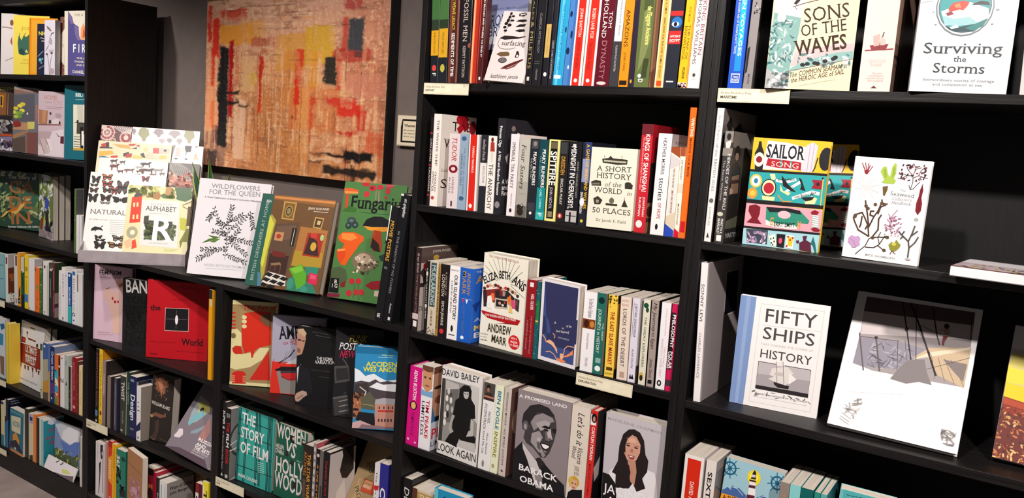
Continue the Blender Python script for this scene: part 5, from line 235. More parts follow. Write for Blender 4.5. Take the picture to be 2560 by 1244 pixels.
('F', 'L6', 'cover with a pale blue waterfall and white cloud above dark grass', (-0.2938, 0.0309, 0.101), (0.0696, -0.0806, -0.0086), 0.015, 0.1993, 0.197, 0, '7d92bc', '', '', 'p c8ccd8 7 63 252 0 994 0 990 258 613 409 260 332 | p e8e8ee 319 166 591 12 922 47 897 272 612 391 296 327 | p 5a78c0 228 376 613 409 804 305 945 301 935 513 785 628 424 607 | p 4a5a3a 0 1000 0 578 280 558 425 625 785 628 936 530 1000 992 896 1000 | s 8a9a4a/3a4a2a/c8c078 0 550 1000 1000 70 300 76 40'),
('F', 'L6', 'small white leaning card with two grey strokes and a yellow leaf', (-0.3134, -0.0002, 0.108), (0.3767, 0.0328, 0.0392), 0.004, 0.2149, 0.0538, 0, 'e0d8dc', '', '', 'L 3a3438 4.2 312 254 372 109 376 4 | L 3a3438 4.4 461 269 524 122 504 11 | p c8d07a 550 502 699 393 884 528 614 768 | p 6a5c60 370 1000 328 966 661 852 960 583 1000 1000'),
('F', 'T1', 'pale pink cover with a raised hand with red nails and black heading', (0.0269, 0.0145, 0.7223), (0.02, 0.0054, 0.3509), 0.02, 0.1664, 0.2914, 1, 'd8b8c8', '', '', 'T b 2a2024 126 80 483 73 130 51 ; THE ART OF | T b 2a2024 121 126 717 102 124 74 ; FEMINISM | L 8a7a80 2.0 130 146 308 140 | L 8a7a80 2.0 131 166 409 159 | R c8a8b8 0 0 32 1000 | p e0b8ac 511 893 479 700 391 529 264 399 280 328 416 288 578 336 716 306 750 443 733 642 734 888 | p d0a090 666 130 769 182 776 322 615 294 571 217 | L 8a4450 2.7 318 312 416 288 | e b01c30 496 426 23 22 | e b01c30 565 467 32 20 | e b01c30 644 461 23 18 | L b890a0 2.0 119 901 451 888 | L b890a0 2.0 121 930 531 911'),
('F', 'T1', 'black cover with stencilled white letters and dark embossed lines', (0.2225, 0.0135, 0.7211), (0.0024, -0.0, 0.2791), 0.025, 0.2137, 0.2689, 1, '1e1e1f', '', '', 'T b e0dcd8 68 190 936 148 78 19 ; BANKSY | T b 121213 63 343 544 317 71 241 ; YOU | T b 121213 64 482 548 449 72 379 ; EXPECT | T b 121213 65 601 551 562 73 496 ; EL | T b 121213 67 721 554 677 74 615 ; ABOVE | T b 121213 68 841 557 792 75 735 ; NOT | T b 121213 69 952 560 897 76 845 ; NEVER'),
('F', 'T1', 'large scarlet cover with a small black framed picture of a white figure', (0.3777, 0.0108, 0.7232), (0.011, 0.0087, 0.5509), 0.025, 0.2266, 0.2846, 1, 'b8101e', '', '', 'T F 1c1014 63 392 225 380 62 325 ; the | T F 1c1014 581 807 926 797 581 725 ; World | T i 8a0c18 507 73 944 101 518 17 ; According to | p d8b0a8 298 342 679 331 685 629 299 640 | p 17151a 305 349 672 337 678 621 306 632 | L 5a5458 2.1 322 486 656 471 | L 4a4648 2.7 483 359 481 609 | e efeae8 486 487 24 61 | L 8a0c18 1.6 75 798 488 783 | L 8a0c18 1.6 493 891 936 887 | L 8a0c18 1.6 419 232 802 209 | p 8a0c18 68 943 185 942 185 962 69 962'),
('F', 'T2', 'dark brown cover with white capitals and a glowing rust coloured figure engraving', (0.3662, 0.0362, 0.4018), (0.025, 0.0386, 0.2437), 0.042, 0.0979, 0.2459, 1, '2e2724', '', '', 'p 8a5a44 91 29 204 50 384 4 388 0 519 0 622 36 766 34 674 88 776 133 632 153 641 251 520 228 481 333 403 244 262 206 171 209 212 155 98 133 185 101 | p b87a5a 251 72 435 64 535 128 451 257 351 173 | s a8704e/6a4434/c08a68 100 40 750 350 70 250 81 30 | T F d8ccc4 30 440 883 484 68 392 ; WILLIAM BLAKE | p 7a5240 0 621 0 619 243 561 622 576 714 525 745 593 482 633 247 620 67 660 | p a89060 137 631 132 640 116 647 93 652 65 654 38 652 15 647 0 640 0 621 15 614 38 609 65 607 93 609 116 614 132 622 | p 4a382f 253 699 437 658 448 799 367 970 290 1000 199 1000 133 951 265 858 | L 8a7060 2.0 42 950 276 996 | L 6a5c54 1.6 508 946 996 975'),
('F', 'T2', 'tilted grey mauve book with yellow blossom and white capitals, slumped against the upright', (0.5141, 0.0056, 0.4234), (0.6106, 0.078, 0.0259), 0.02, 0.2491, 0.2805, 0, '7d737c', '', '', 'p 9aa4ac 86 260 333 292 432 401 303 578 164 636 105 497 | p c8c070 111 339 199 314 360 318 443 398 367 420 362 456 236 459 | e 3a3428 274 413 39 32 | p 7ab0b8 164 636 176 511 295 406 387 466 275 551 213 656 | p 8a98a4 312 697 416 631 505 553 495 626 427 698 318 730 | p d8ccd0 44 836 64 787 66 734 138 721 201 781 170 834 75 853 | p a87a74 513 725 499 451 665 610 656 752 | T b f4ece8 526 759 876 758 517 721 ; RUSSIA | T b f4ece8 541 821 750 815 530 782 ; AND | T b f4ece8 546 872 876 853 530 830 ; THE ARTS | T s d8ccc8 534 896 882 886 529 878 ; THE AGE OF TOLSTOY | T s d8ccc8 537 926 830 919 532 909 ; AND TCHAIKOVSKY | p 5a4a54 0 1000 1000 1000 859 919 274 934'),
('F', 'T3', 'sandy brown wide leaning cover with a pink floral scribble', (0.3046, -0.0093, 0.1002), (0.0077, -0.0, -0.1741), 0.02, 0.1329, 0.2628, 0, 'b07a50', '', '', 's c88aa0/d8a0b0/b87890 200 380 900 750 90 350 84 70 | e d8a0b4 500 550 200 50 | e c888a0 700 620 160 40 | L 8a5a3a 2.0 4 200 996 250'),
('F', 'U1', 'tan and scarlet cover with a bold cream and red violin head shape', (0.8407, 0.0199, 0.7223), (0.0577, -0.0102, 0.5412), 0.02, 0.1536, 0.2837, 1, 'a98a5c', '', '', 'p dcd09a 1000 1000 0 1000 0 0 1000 0 | p a08458 0 48 944 43 938 961 0 964 | T F c8281c 227 108 959 87 226 53 ; The Art of | p d02c18 262 146 549 110 844 110 879 498 553 553 458 583 299 623 243 520 209 295 | p dcd09a 0 348 117 334 216 382 234 538 101 534 23 571 58 614 235 634 459 601 448 663 635 542 849 534 696 682 441 778 122 822 0 801 | p c8281c 33 571 101 539 213 539 248 590 268 628 107 638 49 614 | p d02c18 465 671 425 584 646 488 618 542 523 581 490 662 | p 7a5a40 617 155 845 127 860 285 727 273 624 225 | p c8281c 437 930 835 570 891 920 | p c8281c 0 144 72 142 73 159 0 161 | p c8281c 0 190 75 188 76 205 0 207 | p c8281c 0 238 78 236 79 253 0 255 | p c8281c 0 280 82 278 83 296 0 298 | p c8281c 0 320 84 318 85 335 0 337 | e dcd09a 265 193 54 24 | e dcd09a 270 244 54 24 | e dcd09a 274 301 55 24 | p 7a6a44 102 420 97 432 85 442 67 449 45 451 23 449 4 442 0 438 0 402 4 398 23 391 45 389 67 391 85 398 97 408 | L 7a6a44 2.4 4 425 4 421 | p c8281c 76 850 154 835 299 835 350 861 359 980 54 986 46 877 | L dcd09a 2.0 47 898 111 896 | L dcd09a 2.0 49 921 113 919 | L dcd09a 2.0 50 944 114 942 | L dcd09a 2.0 53 965 116 963 | L dcd09a 2.0 288 892 353 891 | L dcd09a 2.0 289 915 354 914 | L dcd09a 2.0 291 938 356 937 | L dcd09a 2.0 293 960 357 958'),
('F', 'U1', 'pale violet grey cover with curved black lettering above a scarlet liner ship', (0.9968, 0.0571, 0.7217), (0.0364, -0.0102, 0.4799), 0.02, 0.1798, 0.2583, 1, 'a8a4b8', '', '', 'T F 1c181c 146 303 971 241 131 146 ; AMERICA | T b a84a50 344 323 744 304 343 287 ; DESIGN | T b a84a50 210 371 747 347 208 335 ; OF THE GREAT | p d83024 0 1000 18 598 932 570 1000 1000 | p c8c4cc 354 577 468 530 929 511 933 580 269 612 | L 1c181c 3.7 151 610 265 553 350 507 432 422 | L 1c181c 3.2 184 658 533 645 | p 1c181c 83 694 213 656 936 629 937 659 99 713 | p 8a8480 114 722 187 708 938 669 956 983 205 996 | p c8282c 189 737 537 715 940 708 944 767 370 825 222 795 | L 3a3438 2.1 206 776 340 817 541 774 | p 3a3a44 187 708 937 659 939 689 189 737 | L 8a8890 1.6 210 612 288 451 | L 8a8890 1.6 210 612 346 447 | L 8a8890 1.6 210 612 404 444 | L d83024 2.1 20 628 60 565'),
('F', 'U1', 'black cover with a suited blond man emerging from the shadow and small white capitals', (1.1303, 0.0434, 0.7211), (0.0057, -0.0, 0.3388), 0.025, 0.1646, 0.2513, 1, '171618', '', '', 'p b88a74 0 217 0 67 66 41 176 79 177 164 156 249 112 356 6 385 3 236 | p c8a888 0 51 0 43 119 28 195 89 146 133 33 85 | e 3a2420 49 180 43 11 | e 3a2420 132 187 28 8 | p 8a5a48 7 279 81 295 74 342 13 342 | p cccacc 20 543 105 483 79 590 42 782 | p 1e1e24 69 486 286 549 376 822 114 980 28 825 | p b89888 0 911 31 867 153 820 241 830 261 868 178 909 145 934 77 974 23 972 0 915 | L 6a4a40 2.4 56 936 175 879 | T s e8e4e4 426 405 759 389 426 361 ; THE NOMA | T s e8e4e4 396 454 851 423 395 410 ; VARIATIONS | L 4a4648 2.2 313 53 642 61 | L 4a4648 2.2 384 92 676 100 | L 3a3638 2.2 319 536 707 529 | L 3a3638 2.2 491 610 713 606'),
('F', 'U1', 'black cover with yellow, white and crimson slanted capitals above metal boxes', (1.298, 0.0401, 0.7221), (0.0568, -0.0092, 0.4959), 0.02, 0.1482, 0.2746, 1, '1c1b1f', '', '', 'T i b8a03c 282 157 648 149 278 79 ; PUNK | T i f0ecec 78 247 878 237 76 169 ; POST PUNK | T i d01c4c 98 335 822 327 97 257 ; NEW WAVE | p 4a4848 1 439 311 418 346 591 39 631 | p 2a2829 37 464 281 445 311 567 69 603 | L 6a6668 1.9 171 344 278 419 | p 3a3838 8 790 315 749 369 954 65 995 | L 8a8484 2.9 144 830 320 801 | L 8a8484 2.9 151 887 326 858 | L 8a8484 2.9 157 947 333 918 | p 5a5656 8 790 315 749 323 770 21 810 | L 6a6668 1.5 231 736 279 725'),
('F', 'U1', 'bright blue sky cover with yellow capitals, snowy mountains and a pink hotel', (1.4174, 0.0065, 0.723), (0.0677, -0.0192, 0.5418), 0.03, 0.1865, 0.2429, 1, '2a86b8', '', '', 'T b f0e02c 182 235 988 210 180 181 ; ACCIDENTALLY | T b f0e02c 137 298 943 277 135 244 ; WES ANDERSON | L c8dce8 1.4 367 116 589 111 | T s e0ec70 420 95 608 92 420 72 ; wally koval | R 1a6a98 0 0 1000 80 | p e4e8ee 1 265 82 290 173 354 307 319 408 363 509 397 704 370 947 341 958 511 21 551 | p 4a4048 5 437 115 413 240 427 336 385 412 420 534 396 621 411 973 359 965 625 12 703 | p e8e8ec 244 484 363 422 463 447 622 430 953 436 959 530 628 525 418 515 | p 3a3434 8 475 215 428 248 541 378 650 359 726 2 742 | p 5a5a48 58 663 248 541 378 650 361 764 139 755 | L d8ccc8 2.8 96 490 198 543 177 592 | L a8a060 1.8 159 697 308 710 334 727 | p a8684a 0 716 0 554 64 568 135 698 118 813 12 893 | s c88a60/3a2a2a/8a5a40 0 550 150 860 40 500 86 24 | p 1c1a20 92 795 339 803 375 972 251 958 49 892 | p c08878 344 689 638 676 968 681 961 964 361 953 | p a8a4a8 352 632 474 608 634 610 964 606 968 672 344 689 | p b83434 398 759 643 752 644 775 399 782 | p 3a2a30 405 866 429 865 432 903 407 904 | p 3a2a30 454 864 478 863 481 901 456 902 | p 3a2a30 503 862 527 861 530 899 505 900 | p 3a2a30 552 860 576 859 578 897 554 898 | p 3a2a30 600 858 625 857 627 894 603 895 | p 3a2a30 407 715 427 714 429 746 409 747 | p 3a2a30 480 712 500 711 502 743 483 744 | p 3a2a30 554 708 574 708 576 740 556 741 | p 3a2a30 615 706 635 705 637 737 617 738 | p c8a0a0 0 1000 0 1000 3 932 124 898 399 971 645 978 0 1000 | p 8a6a70 152 944 644 960 645 982 106 995'),
('F', 'U2', 'turquoise film strip patterned cover with large white capitals, facing out', (0.8707, 0.0305, 0.398), (0.0261, 0.0061, 0.0416), 0.035, 0.1716, 0.2496, 1, '2f9a90', '', '', 'p 3aa89c 0 1000 0 0 851 0 1000 0 1000 1000 | L 14363a 3.6 220 4 217 994 | L 14363a 3.6 256 4 250 992 | L 14363a 3.6 487 4 550 982 | L 14363a 3.6 523 4 583 980 | L 14363a 3.6 574 5 644 975 | L 14363a 3.6 610 4 677 973 | L 14363a 3.5 822 4 861 996 | L 14363a 3.5 857 4 893 996 | L 14363a 3.5 890 8 942 996 | L 14363a 3.5 925 6 975 996 | L 14363a 3.7 28 6 12 996 | L 14363a 3.7 65 5 46 996 | L 14363a 2.5 4 154 910 162 | L 14363a 2.5 4 360 937 362 | L 14363a 2.5 9 582 966 577 | L 14363a 2.6 16 796 994 784 | T b f0ecea 100 193 483 202 184 62 ; THE | T b f0ecea 90 396 732 398 168 261 ; STORY | T b f0ecea 94 601 882 603 174 463 ; OF FILM | T b f0ecea 92 945 629 948 116 904 ; MARK COUSINS | L a8d8d0 2.5 618 656 768 648 | L a8d8d0 2.5 621 681 771 674 | L a8d8d0 2.5 624 707 775 699 | L a8d8d0 2.5 627 732 778 725 | L a8d8d0 2.5 630 758 781 750 | L a8d8d0 2.5 633 784 784 776'),
('F', 'U2', 'green cover with oversized white capitals overlaid by figures of women', (1.055, 0.0335, 0.4003), (0.0154, 0.0271, 0.0052), 0.032, 0.1387, 0.2425, 1, '1f5c48', '', '', "T b e4dcd8 27 196 974 173 145 26 ; WOMEN | T b e4dcd8 314 376 667 397 487 209 ; VS | T b e4dcd8 5 347 277 340 43 293 ; HELEN | T b e4dcd8 4 415 288 413 46 360 ; O'HARA | T b e4dcd8 48 663 972 633 170 477 ; HOLLY | T b e4dcd8 49 876 962 858 187 684 ; WOOD | p 1c2424 436 103 588 97 581 202 477 199 | p 1c2424 866 89 944 96 910 184 843 155 | p 2a2a2a 343 328 447 330 424 409 339 403 | p 2a3030 515 425 649 443 607 505 500 492 | e c8b4a8 570 137 40 20 | e c8b4a8 899 124 34 18 | p 2a2a2a 642 707 774 704 764 795 631 798 | T s b8ccc4 723 419 878 418 736 400 ; FEMINIST"),
('F', 'U2', 'kraft brown book tilted behind the navy spine, with an orange matchbox picture', (1.3369, 0.0556, 0.406), (0.5216, -0.0365, -0.0034), 0.02, 0.12, 0.24, 0, 'a88d66', '', '', 'T f 3a2c20 253 323 854 226 216 267 ; DESIGNING | T f 3a2c20 394 385 992 305 353 310 ; GRAPHIC | T f 3a2c20 128 609 470 805 223 565 ; PROPS | p c8502c 358 463 751 476 783 629 351 629 | p d8a070 393 474 648 481 659 549 378 554 | p b03c20 667 482 751 481 773 626 702 625 | T b 5a3a24 402 525 648 533 404 499 ; SLIP SCARLET | T b f0dcc0 382 572 656 583 384 542 ; MISSPENT | L 5a2010 0.8 358 463 751 476 783 629 351 629 358 463'),
('F', 'T', 'white hardback propped on the low case with black inked wildflowers and grey capitals', (0.6366, -0.0096, 1.0716), (0.2304, 0.0241, 0.551), 0.025, 0.2502, 0.3298, 1, 'dedade', '', '', "T s 8a8688 177 95 848 78 172 48 ; WILDFLOWERS | T s 8a8688 153 160 865 140 147 110 ; FOR THE QUEEN | T b 5a5658 102 202 883 196 101 185 ; A Visual Celebration of Britain's Coronation Meadows | T s a8a4a6 228 908 786 897 226 883 ; HUGO RITTSON THOMAS | L b8b4b4 1.5 253 930 750 915 | f 222120 495 822 483 437 10 | f 222120 503 652 259 313 10 | f 222120 500 529 762 322 9 | f 222120 479 468 492 265 8 | f 222120 502 590 816 627 10 | f 222120 486 561 293 545 7 | f 222120 514 713 160 741 10 | f 222120 506 775 773 829 9 | f 222120 513 651 635 503 7 | f 222120 397 722 120 844 10 | f 222120 473 438 647 347 7 | f 222120 499 467 325 449 6 | f 222120 517 620 770 753 9 | f 222120 262 329 200 427 6 | f 222120 762 322 828 472 7 | p 4a6a28 403 598 292 591 221 589 296 614 | p 4a6a28 374 600 238 627 148 677 263 648 | p 5a7a30 396 614 325 658 264 655 327 617"),
('F', 'T', 'brown room cover with green cushions, chequered floor and grey green cloth spine', (0.8995, 0.0211, 1.0702), (0.2883, 0.0044, 0.2996), 0.032, 0.2693, 0.3062, 1, '6a4a2c', '', '', 'p 2c5a50 0 1000 0 1 0 0 0 0 159 3 186 997 0 1000 | T s 9ab0a4 103 947 111 82 60 944 ; BRITISH DESIGNERS AT HOME | T b c8d4cc 71 91 140 91 68 67 ; BEA | p 8a5c30 159 3 1000 0 1000 0 995 77 162 55 | p c8844a 173 16 992 13 992 40 175 41 | p a89c3c 173 213 253 281 228 609 236 858 207 967 163 773 | p c8c848 155 223 231 316 208 611 200 800 158 757 | p 5a4434 263 321 569 276 544 673 532 859 250 872 228 609 | p 6a5040 280 345 535 304 530 452 301 506 | p 3a2420 256 638 517 644 518 846 266 824 | p 6a2420 287 603 471 617 473 664 293 666 | p a8703a 599 314 966 329 970 725 579 732 | p a8882c 580 575 956 570 960 726 571 740 | p b8904c 311 63 488 64 484 262 319 258 | p 7a5a2c 331 79 471 80 466 247 332 243 | e a88444 399 166 52 63 | e 3a3020 399 166 40 49 | e 8a7a50 399 166 28 36 | p b8904c 765 196 888 201 874 325 757 316 | p 4a3424 783 211 873 216 860 306 774 301 | p c8b080 808 232 855 234 844 278 803 275 | p a0301c 709 373 929 365 918 621 690 620 | p 3a2420 740 399 852 453 905 607 706 602 | e c8a040 815 513 39 47 | e a8c080 906 408 24 35 | p c03c30 754 373 834 371 835 423 755 422 | T s e8dcc8 653 126 931 113 649 102 ; JENNY ROSE-INNES | L e8dcc8 1.6 732 140 922 138 | p b8885a 274 403 396 399 390 497 278 492 | e a83428 331 446 32 25 | p 1c1a18 493 341 555 343 551 538 500 532 | L c8c0b0 2.2 527 354 522 525 | p d8d0c8 288 830 532 859 548 963 217 966 | p 1a1818 290 837 365 854 319 887 242 867 | p 1a1818 392 850 467 867 420 899 344 879 | p 1a1818 493 863 568 880 521 912 446 892 | p 1a1818 265 893 341 910 294 942 218 922 | p 1a1818 367 906 442 923 396 955 320 935 | p 1a1818 468 919 543 935 497 967 421 948 | p 1a1818 241 949 316 966 270 997 194 978 | p 1a1818 343 961 418 978 385 1000 334 1000 296 990 | p 8a6a4a 294 741 417 720 444 745 310 766 | L 6a4a34 2.6 308 758 299 836 | L 6a4a34 2.6 434 746 442 853 | L 6a4a34 2.6 368 760 363 815 | p 2c8068 756 730 940 724 941 819 786 819 | p 2c7860 572 1000 568 886 608 852 891 899 970 996 901 1000 | p 58a028 550 773 712 711 799 818 806 908 708 985 653 878 | p 78b838 570 776 706 727 747 777 639 818 | p c8284c 827 788 946 796 951 908 844 904 | p d85070 851 805 930 812 923 851 851 851 | e 3a8a74 607 928 46 58 | p 3a8a74 844 966 840 979 828 991 811 998 798 1000 784 1000 771 998 754 991 742 979 738 966 742 953 754 942 771 934 791 931 811 934 828 942 840 953 | p 4a7a94 145 852 195 854 225 996 176 998'),
('F', 'T', 'tall green mushroom picture cover with black lettering, beside the black leaning spines', (1.1875, 0.1078, 1.0663), (0.2106, -0.0229, 0.1454), 0.03, 0.2331, 0.3703, 1, '4c7a42', '', '', 'T F 121614 144 225 952 212 131 121 ; Fungariu | L 2c4a2c 1.6 335 256 801 256 | p d85a2c 10 62 125 56 239 68 246 95 115 107 20 105 | p e89048 19 83 243 84 237 101 29 105 | p c8452c 48 110 93 110 114 244 67 244 | p 3a6a2c 25 260 117 209 258 225 245 261 | p b82830 409 9 404 18 390 26 369 31 344 32 319 31 298 26 284 18 279 9 284 0 284 0 404 0 404 0 | e b82838 463 42 61 26 | e 7a1c24 452 42 30 13 | e b82838 580 31 52 21 | p c83848 786 14 781 21 768 27 749 32 726 33 704 32 684 27 671 21 667 14 671 7 684 1 687 0 766 0 768 1 781 7 | e b83038 709 58 39 28 | e c03038 381 98 48 26 | e b82830 691 114 22 13 | L b87a80 2.5 526 66 539 143 | L b87a80 2.5 569 64 587 152 | L b87a80 2.0 620 19 807 4 | p 151619 399 360 442 310 548 281 683 276 795 304 841 349 736 367 553 370 402 370 | p e0922c 413 369 553 370 836 355 826 392 680 406 491 398 | p a83c1c 578 393 696 399 740 503 744 566 614 571 561 513 | p 2a1c18 581 461 689 506 734 573 637 566 566 538 | e 3a4a48 205 334 74 33 | e 2a3836 272 367 51 29 | e 2a3836 169 378 51 29 | e 5a7074 205 334 32 14 | e 5a7074 272 367 23 12 | e 5a7074 164 375 23 12 | p e05a1c 26 479 100 437 289 430 438 457 448 494 397 522 351 576 272 647 215 718 139 716 89 658 147 536 58 516 | p f08a3c 80 451 268 441 348 474 236 506 90 495 | p d8481c 39 595 168 574 196 638 139 716 65 659 | p f09048 49 587 176 576 173 593 54 607 | e 7a6a54 504 666 191 83 | e b09a80 492 647 119 50 | s d8c8b0/5a4a3a 350 620 750 780 30 500 91 30 | p 3a2c20 471 750 546 752 530 781 482 773 | p 4a5a3a 0 768 0 758 118 731 235 751 278 825 226 871 18 856 | p 7a2424 175 874 269 840 257 898 195 905 | p 141416 14 835 153 833 173 954 13 958 | T s f0ebe7 79 878 125 878 78 846 ; B | T s f0ebe7 50 914 146 914 50 883 ; I G | e b82830 358 841 45 25 | e b82830 464 834 44 25 | e b82830 532 922 45 26 | e b82830 444 928 45 26 | e b82830 340 943 45 26 | L 3a6a34 2.3 413 859 419 981 | L 3a6a34 2.3 470 855 497 983 | L 3a6a34 2.3 537 944 512 990 | p 8a1c24 578 862 666 821 834 803 832 873 687 890 | p c8b0a0 738 894 825 891 840 938 740 940 | p 1c3a30 721 607 851 567 866 644 757 644 | p 1c3a30 777 488 811 448 832 510 | p 7a1c38 0 966 195 960 196 989 0 997'),
('F', 'T3', 'tan patterned cover standing in shadow at the back of the bottom row', (0.4678, 0.1404, 0.1), (-0.0205, -0.0052, -0.0741), 0.02, 0.1258, 0.1887, 0, '8a7048', '', '', 's a88a5c/6a5434/c0a478 0 0 1000 1000 90 400 105 30'),
('F', 'D', 'cream alphabet cover with a large white letter, at the front of the display', (0.2996, -0.0405, 1.0716), (0.33, 0.0, 0.76), 0.022, 0.2211, 0.2802, 0, 'e4dfb8', '', '', "R dcd6a8 0 0 1000 1000 | s b8b860/8a9a50/c8b080/4a6a40 0 0 1000 160 70 500 101 60 | p 4a6a4a 723 5 819 0 969 0 1000 120 1000 140 903 189 773 168 | p a87848 386 114 466 73 525 125 479 182 393 168 | p b88858 668 47 665 75 654 98 639 114 622 120 604 114 589 98 579 75 575 47 579 19 587 0 656 0 665 19 | p d83a1c 68 166 222 140 233 493 69 509 | p 4a4a44 89 165 132 90 196 105 222 144 | p e8d8a0 98 237 127 236 130 293 101 295 | p e8d8a0 149 231 178 230 181 287 152 289 | p e8d8a0 108 399 136 398 139 455 110 457 | p e8d8a0 165 393 194 392 197 449 168 450 | e a8a084 126 632 86 80 | e e8e4c4 132 631 37 32 | p d8482c 139 738 188 718 222 824 143 853 | p e0b890 8 761 124 703 148 809 60 848 | p b8b838 842 402 949 415 967 578 860 564 | p 7a7a30 867 726 963 542 1000 551 1000 783 983 722 920 724 888 815 | p 5a4028 953 251 1000 249 1000 508 950 515 | L 4a4438 2.8 866 237 996 182 | L 4a4438 2.3 868 255 957 287 | p dcdcd8 224 191 818 188 841 813 260 795 | T s b8b8b4 358 264 703 263 356 228 ; AN ARTIST'S | T s 3a3a38 297 333 775 336 294 268 ; ALPHABET | L b0b0ac 1.4 364 366 647 365 | p 3a3a2c 286 409 357 397 361 514 374 711 313 722 324 551 286 499 | s 4a5238/6a7450/2c3426 320 500 780 720 50 500 102 50 | p 3a3a2c 698 535 740 533 749 704 712 706 | p 3c4430 344 461 733 465 749 704 342 703 | s 5c6844/2c3426/6a7450 300 500 800 700 60 500 106 40 | T b f8f6f0 406 718 741 722 392 414 ; R | T s a8a8a4 401 767 694 769 400 749 ; AN ANTHOLOGY | p c8cc90 637 825 868 825 766 856 641 861"),
('F', 'D', 'white butterfly patterned cover at the left front of the counter display, headed in thin capitals', (0.1801, -0.1195, 1.0716), (0.33, 0.0, 0.76), 0.022, 0.2612, 0.3188, 0, 'e9e5e2', '', '', 'B 2a2422 79 91 59 48 | B c86a2c 222 54 70 38 | B b02c2c 725 48 54 36 | B 3a2a20 64 156 56 19 | B b83c20 232 134 74 42 | B 5a3a2a 67 217 59 32 | B 6a4a3a 241 208 67 35 | B 5a4a44 436 168 78 83 | B a83a2c 335 206 46 54 | B 2a2220 66 308 66 54 | B 4a2018 232 300 77 44 | B 1e1c1c 427 314 113 38 | B a8a0a0 231 359 70 16 | B 2a2220 194 760 52 22 | B 2a2220 223 853 79 47 | B 2a2220 221 795 69 16 | B 8a7a6a 456 765 87 38 | B 9a6a3a 440 844 122 37 | T f 6a6462 50 491 964 493 46 438 ; NATURAL HISTORY | T s a8a4a2 47 563 286 563 46 550 ; ART FORMS IN NATURE | L b8b4b2 0.9 313 558 527 555 | L b8b4b2 0.9 316 580 530 577 | L b8b4b2 0.9 319 602 533 599 | L b8b4b2 0.9 322 624 535 621 | L b8b4b2 0.9 324 646 538 643 | L b8b4b2 0.9 327 668 541 665 | L b8b4b2 0.9 330 690 543 687 | L b8b4b2 0.9 333 712 546 709 | p 1c1a1a 95 663 135 637 215 649 249 684 192 674 124 685 90 691 | L 1c1a1a 2.3 214 642 235 628 | L 1c1a1a 1.8 157 676 143 695'),
('F', 'D', 'white cover with rows of farm beasts in the middle of the display', (0.175, -0.0898, 1.0716), (0.33, 0.0, 0.76), 0.022, 0.2406, 0.3742, 0, 'e8e4e0', '', '', 'A 4a3a34 212 33 54 28 | A 2a2222 676 44 82 31 | A 6a3a30 227 88 70 39 | A 6a4a40 445 116 78 22 | A 4a302a 699 109 114 33 | A 8a8480 866 101 79 25 | A 5a4a44 67 179 58 22 | A 9a9490 587 79 59 17 | A 4a3a34 336 37 43 22 | A 6a4a3a 593 121 51 19 | A 5a4038 321 133 46 22 | A 3a302c 560 161 47 19 | A 7a5a4c 794 147 55 20 | A 3a2a26 428 167 47 17 | A 6a5a50 926 134 43 20'),
('F', 'D', 'dark cover with a ribbed bowl over coral pebbles in the display', (0.3511, 0.0789, 1.071), (0.33, 0.0, 0.76), 0.02, 0.1096, 0.3723, 0, '5a5550', '', '', 'p 8a8680 15 0 106 0 345 3 716 67 781 137 524 163 205 120 36 67 | L 4a4642 1.9 61 6 246 112 | L 4a4642 1.9 142 13 309 116 | L 4a4642 1.9 223 20 372 121 | L 4a4642 1.9 304 27 434 125 | L 4a4642 1.9 385 34 497 130 | L 4a4642 1.9 466 41 560 134 | L 4a4642 1.9 548 48 623 139 | L 4a4642 1.9 629 54 685 143 | p a8a49e 57 95 296 132 658 168 765 158 771 180 398 180 77 130 | p b06a58 53 123 352 174 749 180 851 228 65 236 | s c88a74/a85440/d8a890/8a4a3c 0 100 1000 300 90 700 103 40'),
('F', 'D', 'cream cover with red, black and yellow geometric shapes in the display', (0.1451, -0.0838, 1.0716), (0.33, 0.0, 0.76), 0.022, 0.2599, 0.4387, 0, 'dccfae', '', '', 'p b82a20 36 30 133 13 144 58 50 59 | p 1c1a1a 97 15 141 9 150 61 115 66 | p 1c1a1a 22 55 194 55 196 65 25 70 | p c8a050 189 23 408 25 451 60 285 51 | p b82a20 406 13 516 8 482 28 419 31 | p a83028 501 27 553 13 557 37 | p 1c1a1a 450 54 521 38 524 57 | p e0c070 613 37 668 38 673 68 618 68 | p d0c8b8 666 26 740 26 749 83 666 81 | p c02820 745 35 825 35 829 83 749 83 | p b8b0a0 830 31 964 33 968 80 833 83 | e 1c1a1a 911 52 22 11 | p d8a840 20 97 199 83 222 112 98 130 29 145 | p 2a6a8a 29 145 91 136 173 145 31 154 | p b82a20 180 132 279 122 273 144 192 147 | p 1c1a1a 348 101 418 86 442 115 353 131 | p a82420 385 105 466 96 463 132 382 139 | p e0b860 478 113 606 110 601 138 482 140 | p 1c1a1a 576 97 620 83 655 130 608 126 | p d8b8a0 648 88 750 89 757 132 656 132 | p c8c0a8 760 95 844 97 846 131 766 131 | p e0b050 844 97 937 96 941 127 849 131'),
('F', 'D', 'white cover with a black coat and pale costumes in the display', (0.3346, 0.0977, 1.071), (0.33, 0.0, 0.76), 0.02, 0.111, 0.4419, 0, 'e2dedb', '', '', 'p 7a6e68 0 2 0 2 88 4 0 119 | p 2a2628 404 2 482 0 613 0 598 54 446 60 391 27 | L 2a2628 1.9 468 60 433 85 | p b8b0ac 126 22 235 20 242 103 109 99 | p c8c0bc 257 20 366 18 338 65 250 64 | p 6a5a54 726 0 808 0 804 10 738 11 | p c0b49c 719 85 829 83 864 122 700 121 | e 5a4e48 139 123 52 7 | e 5a4e48 467 121 52 7 | e b8a0a0 761 79 35 10'),
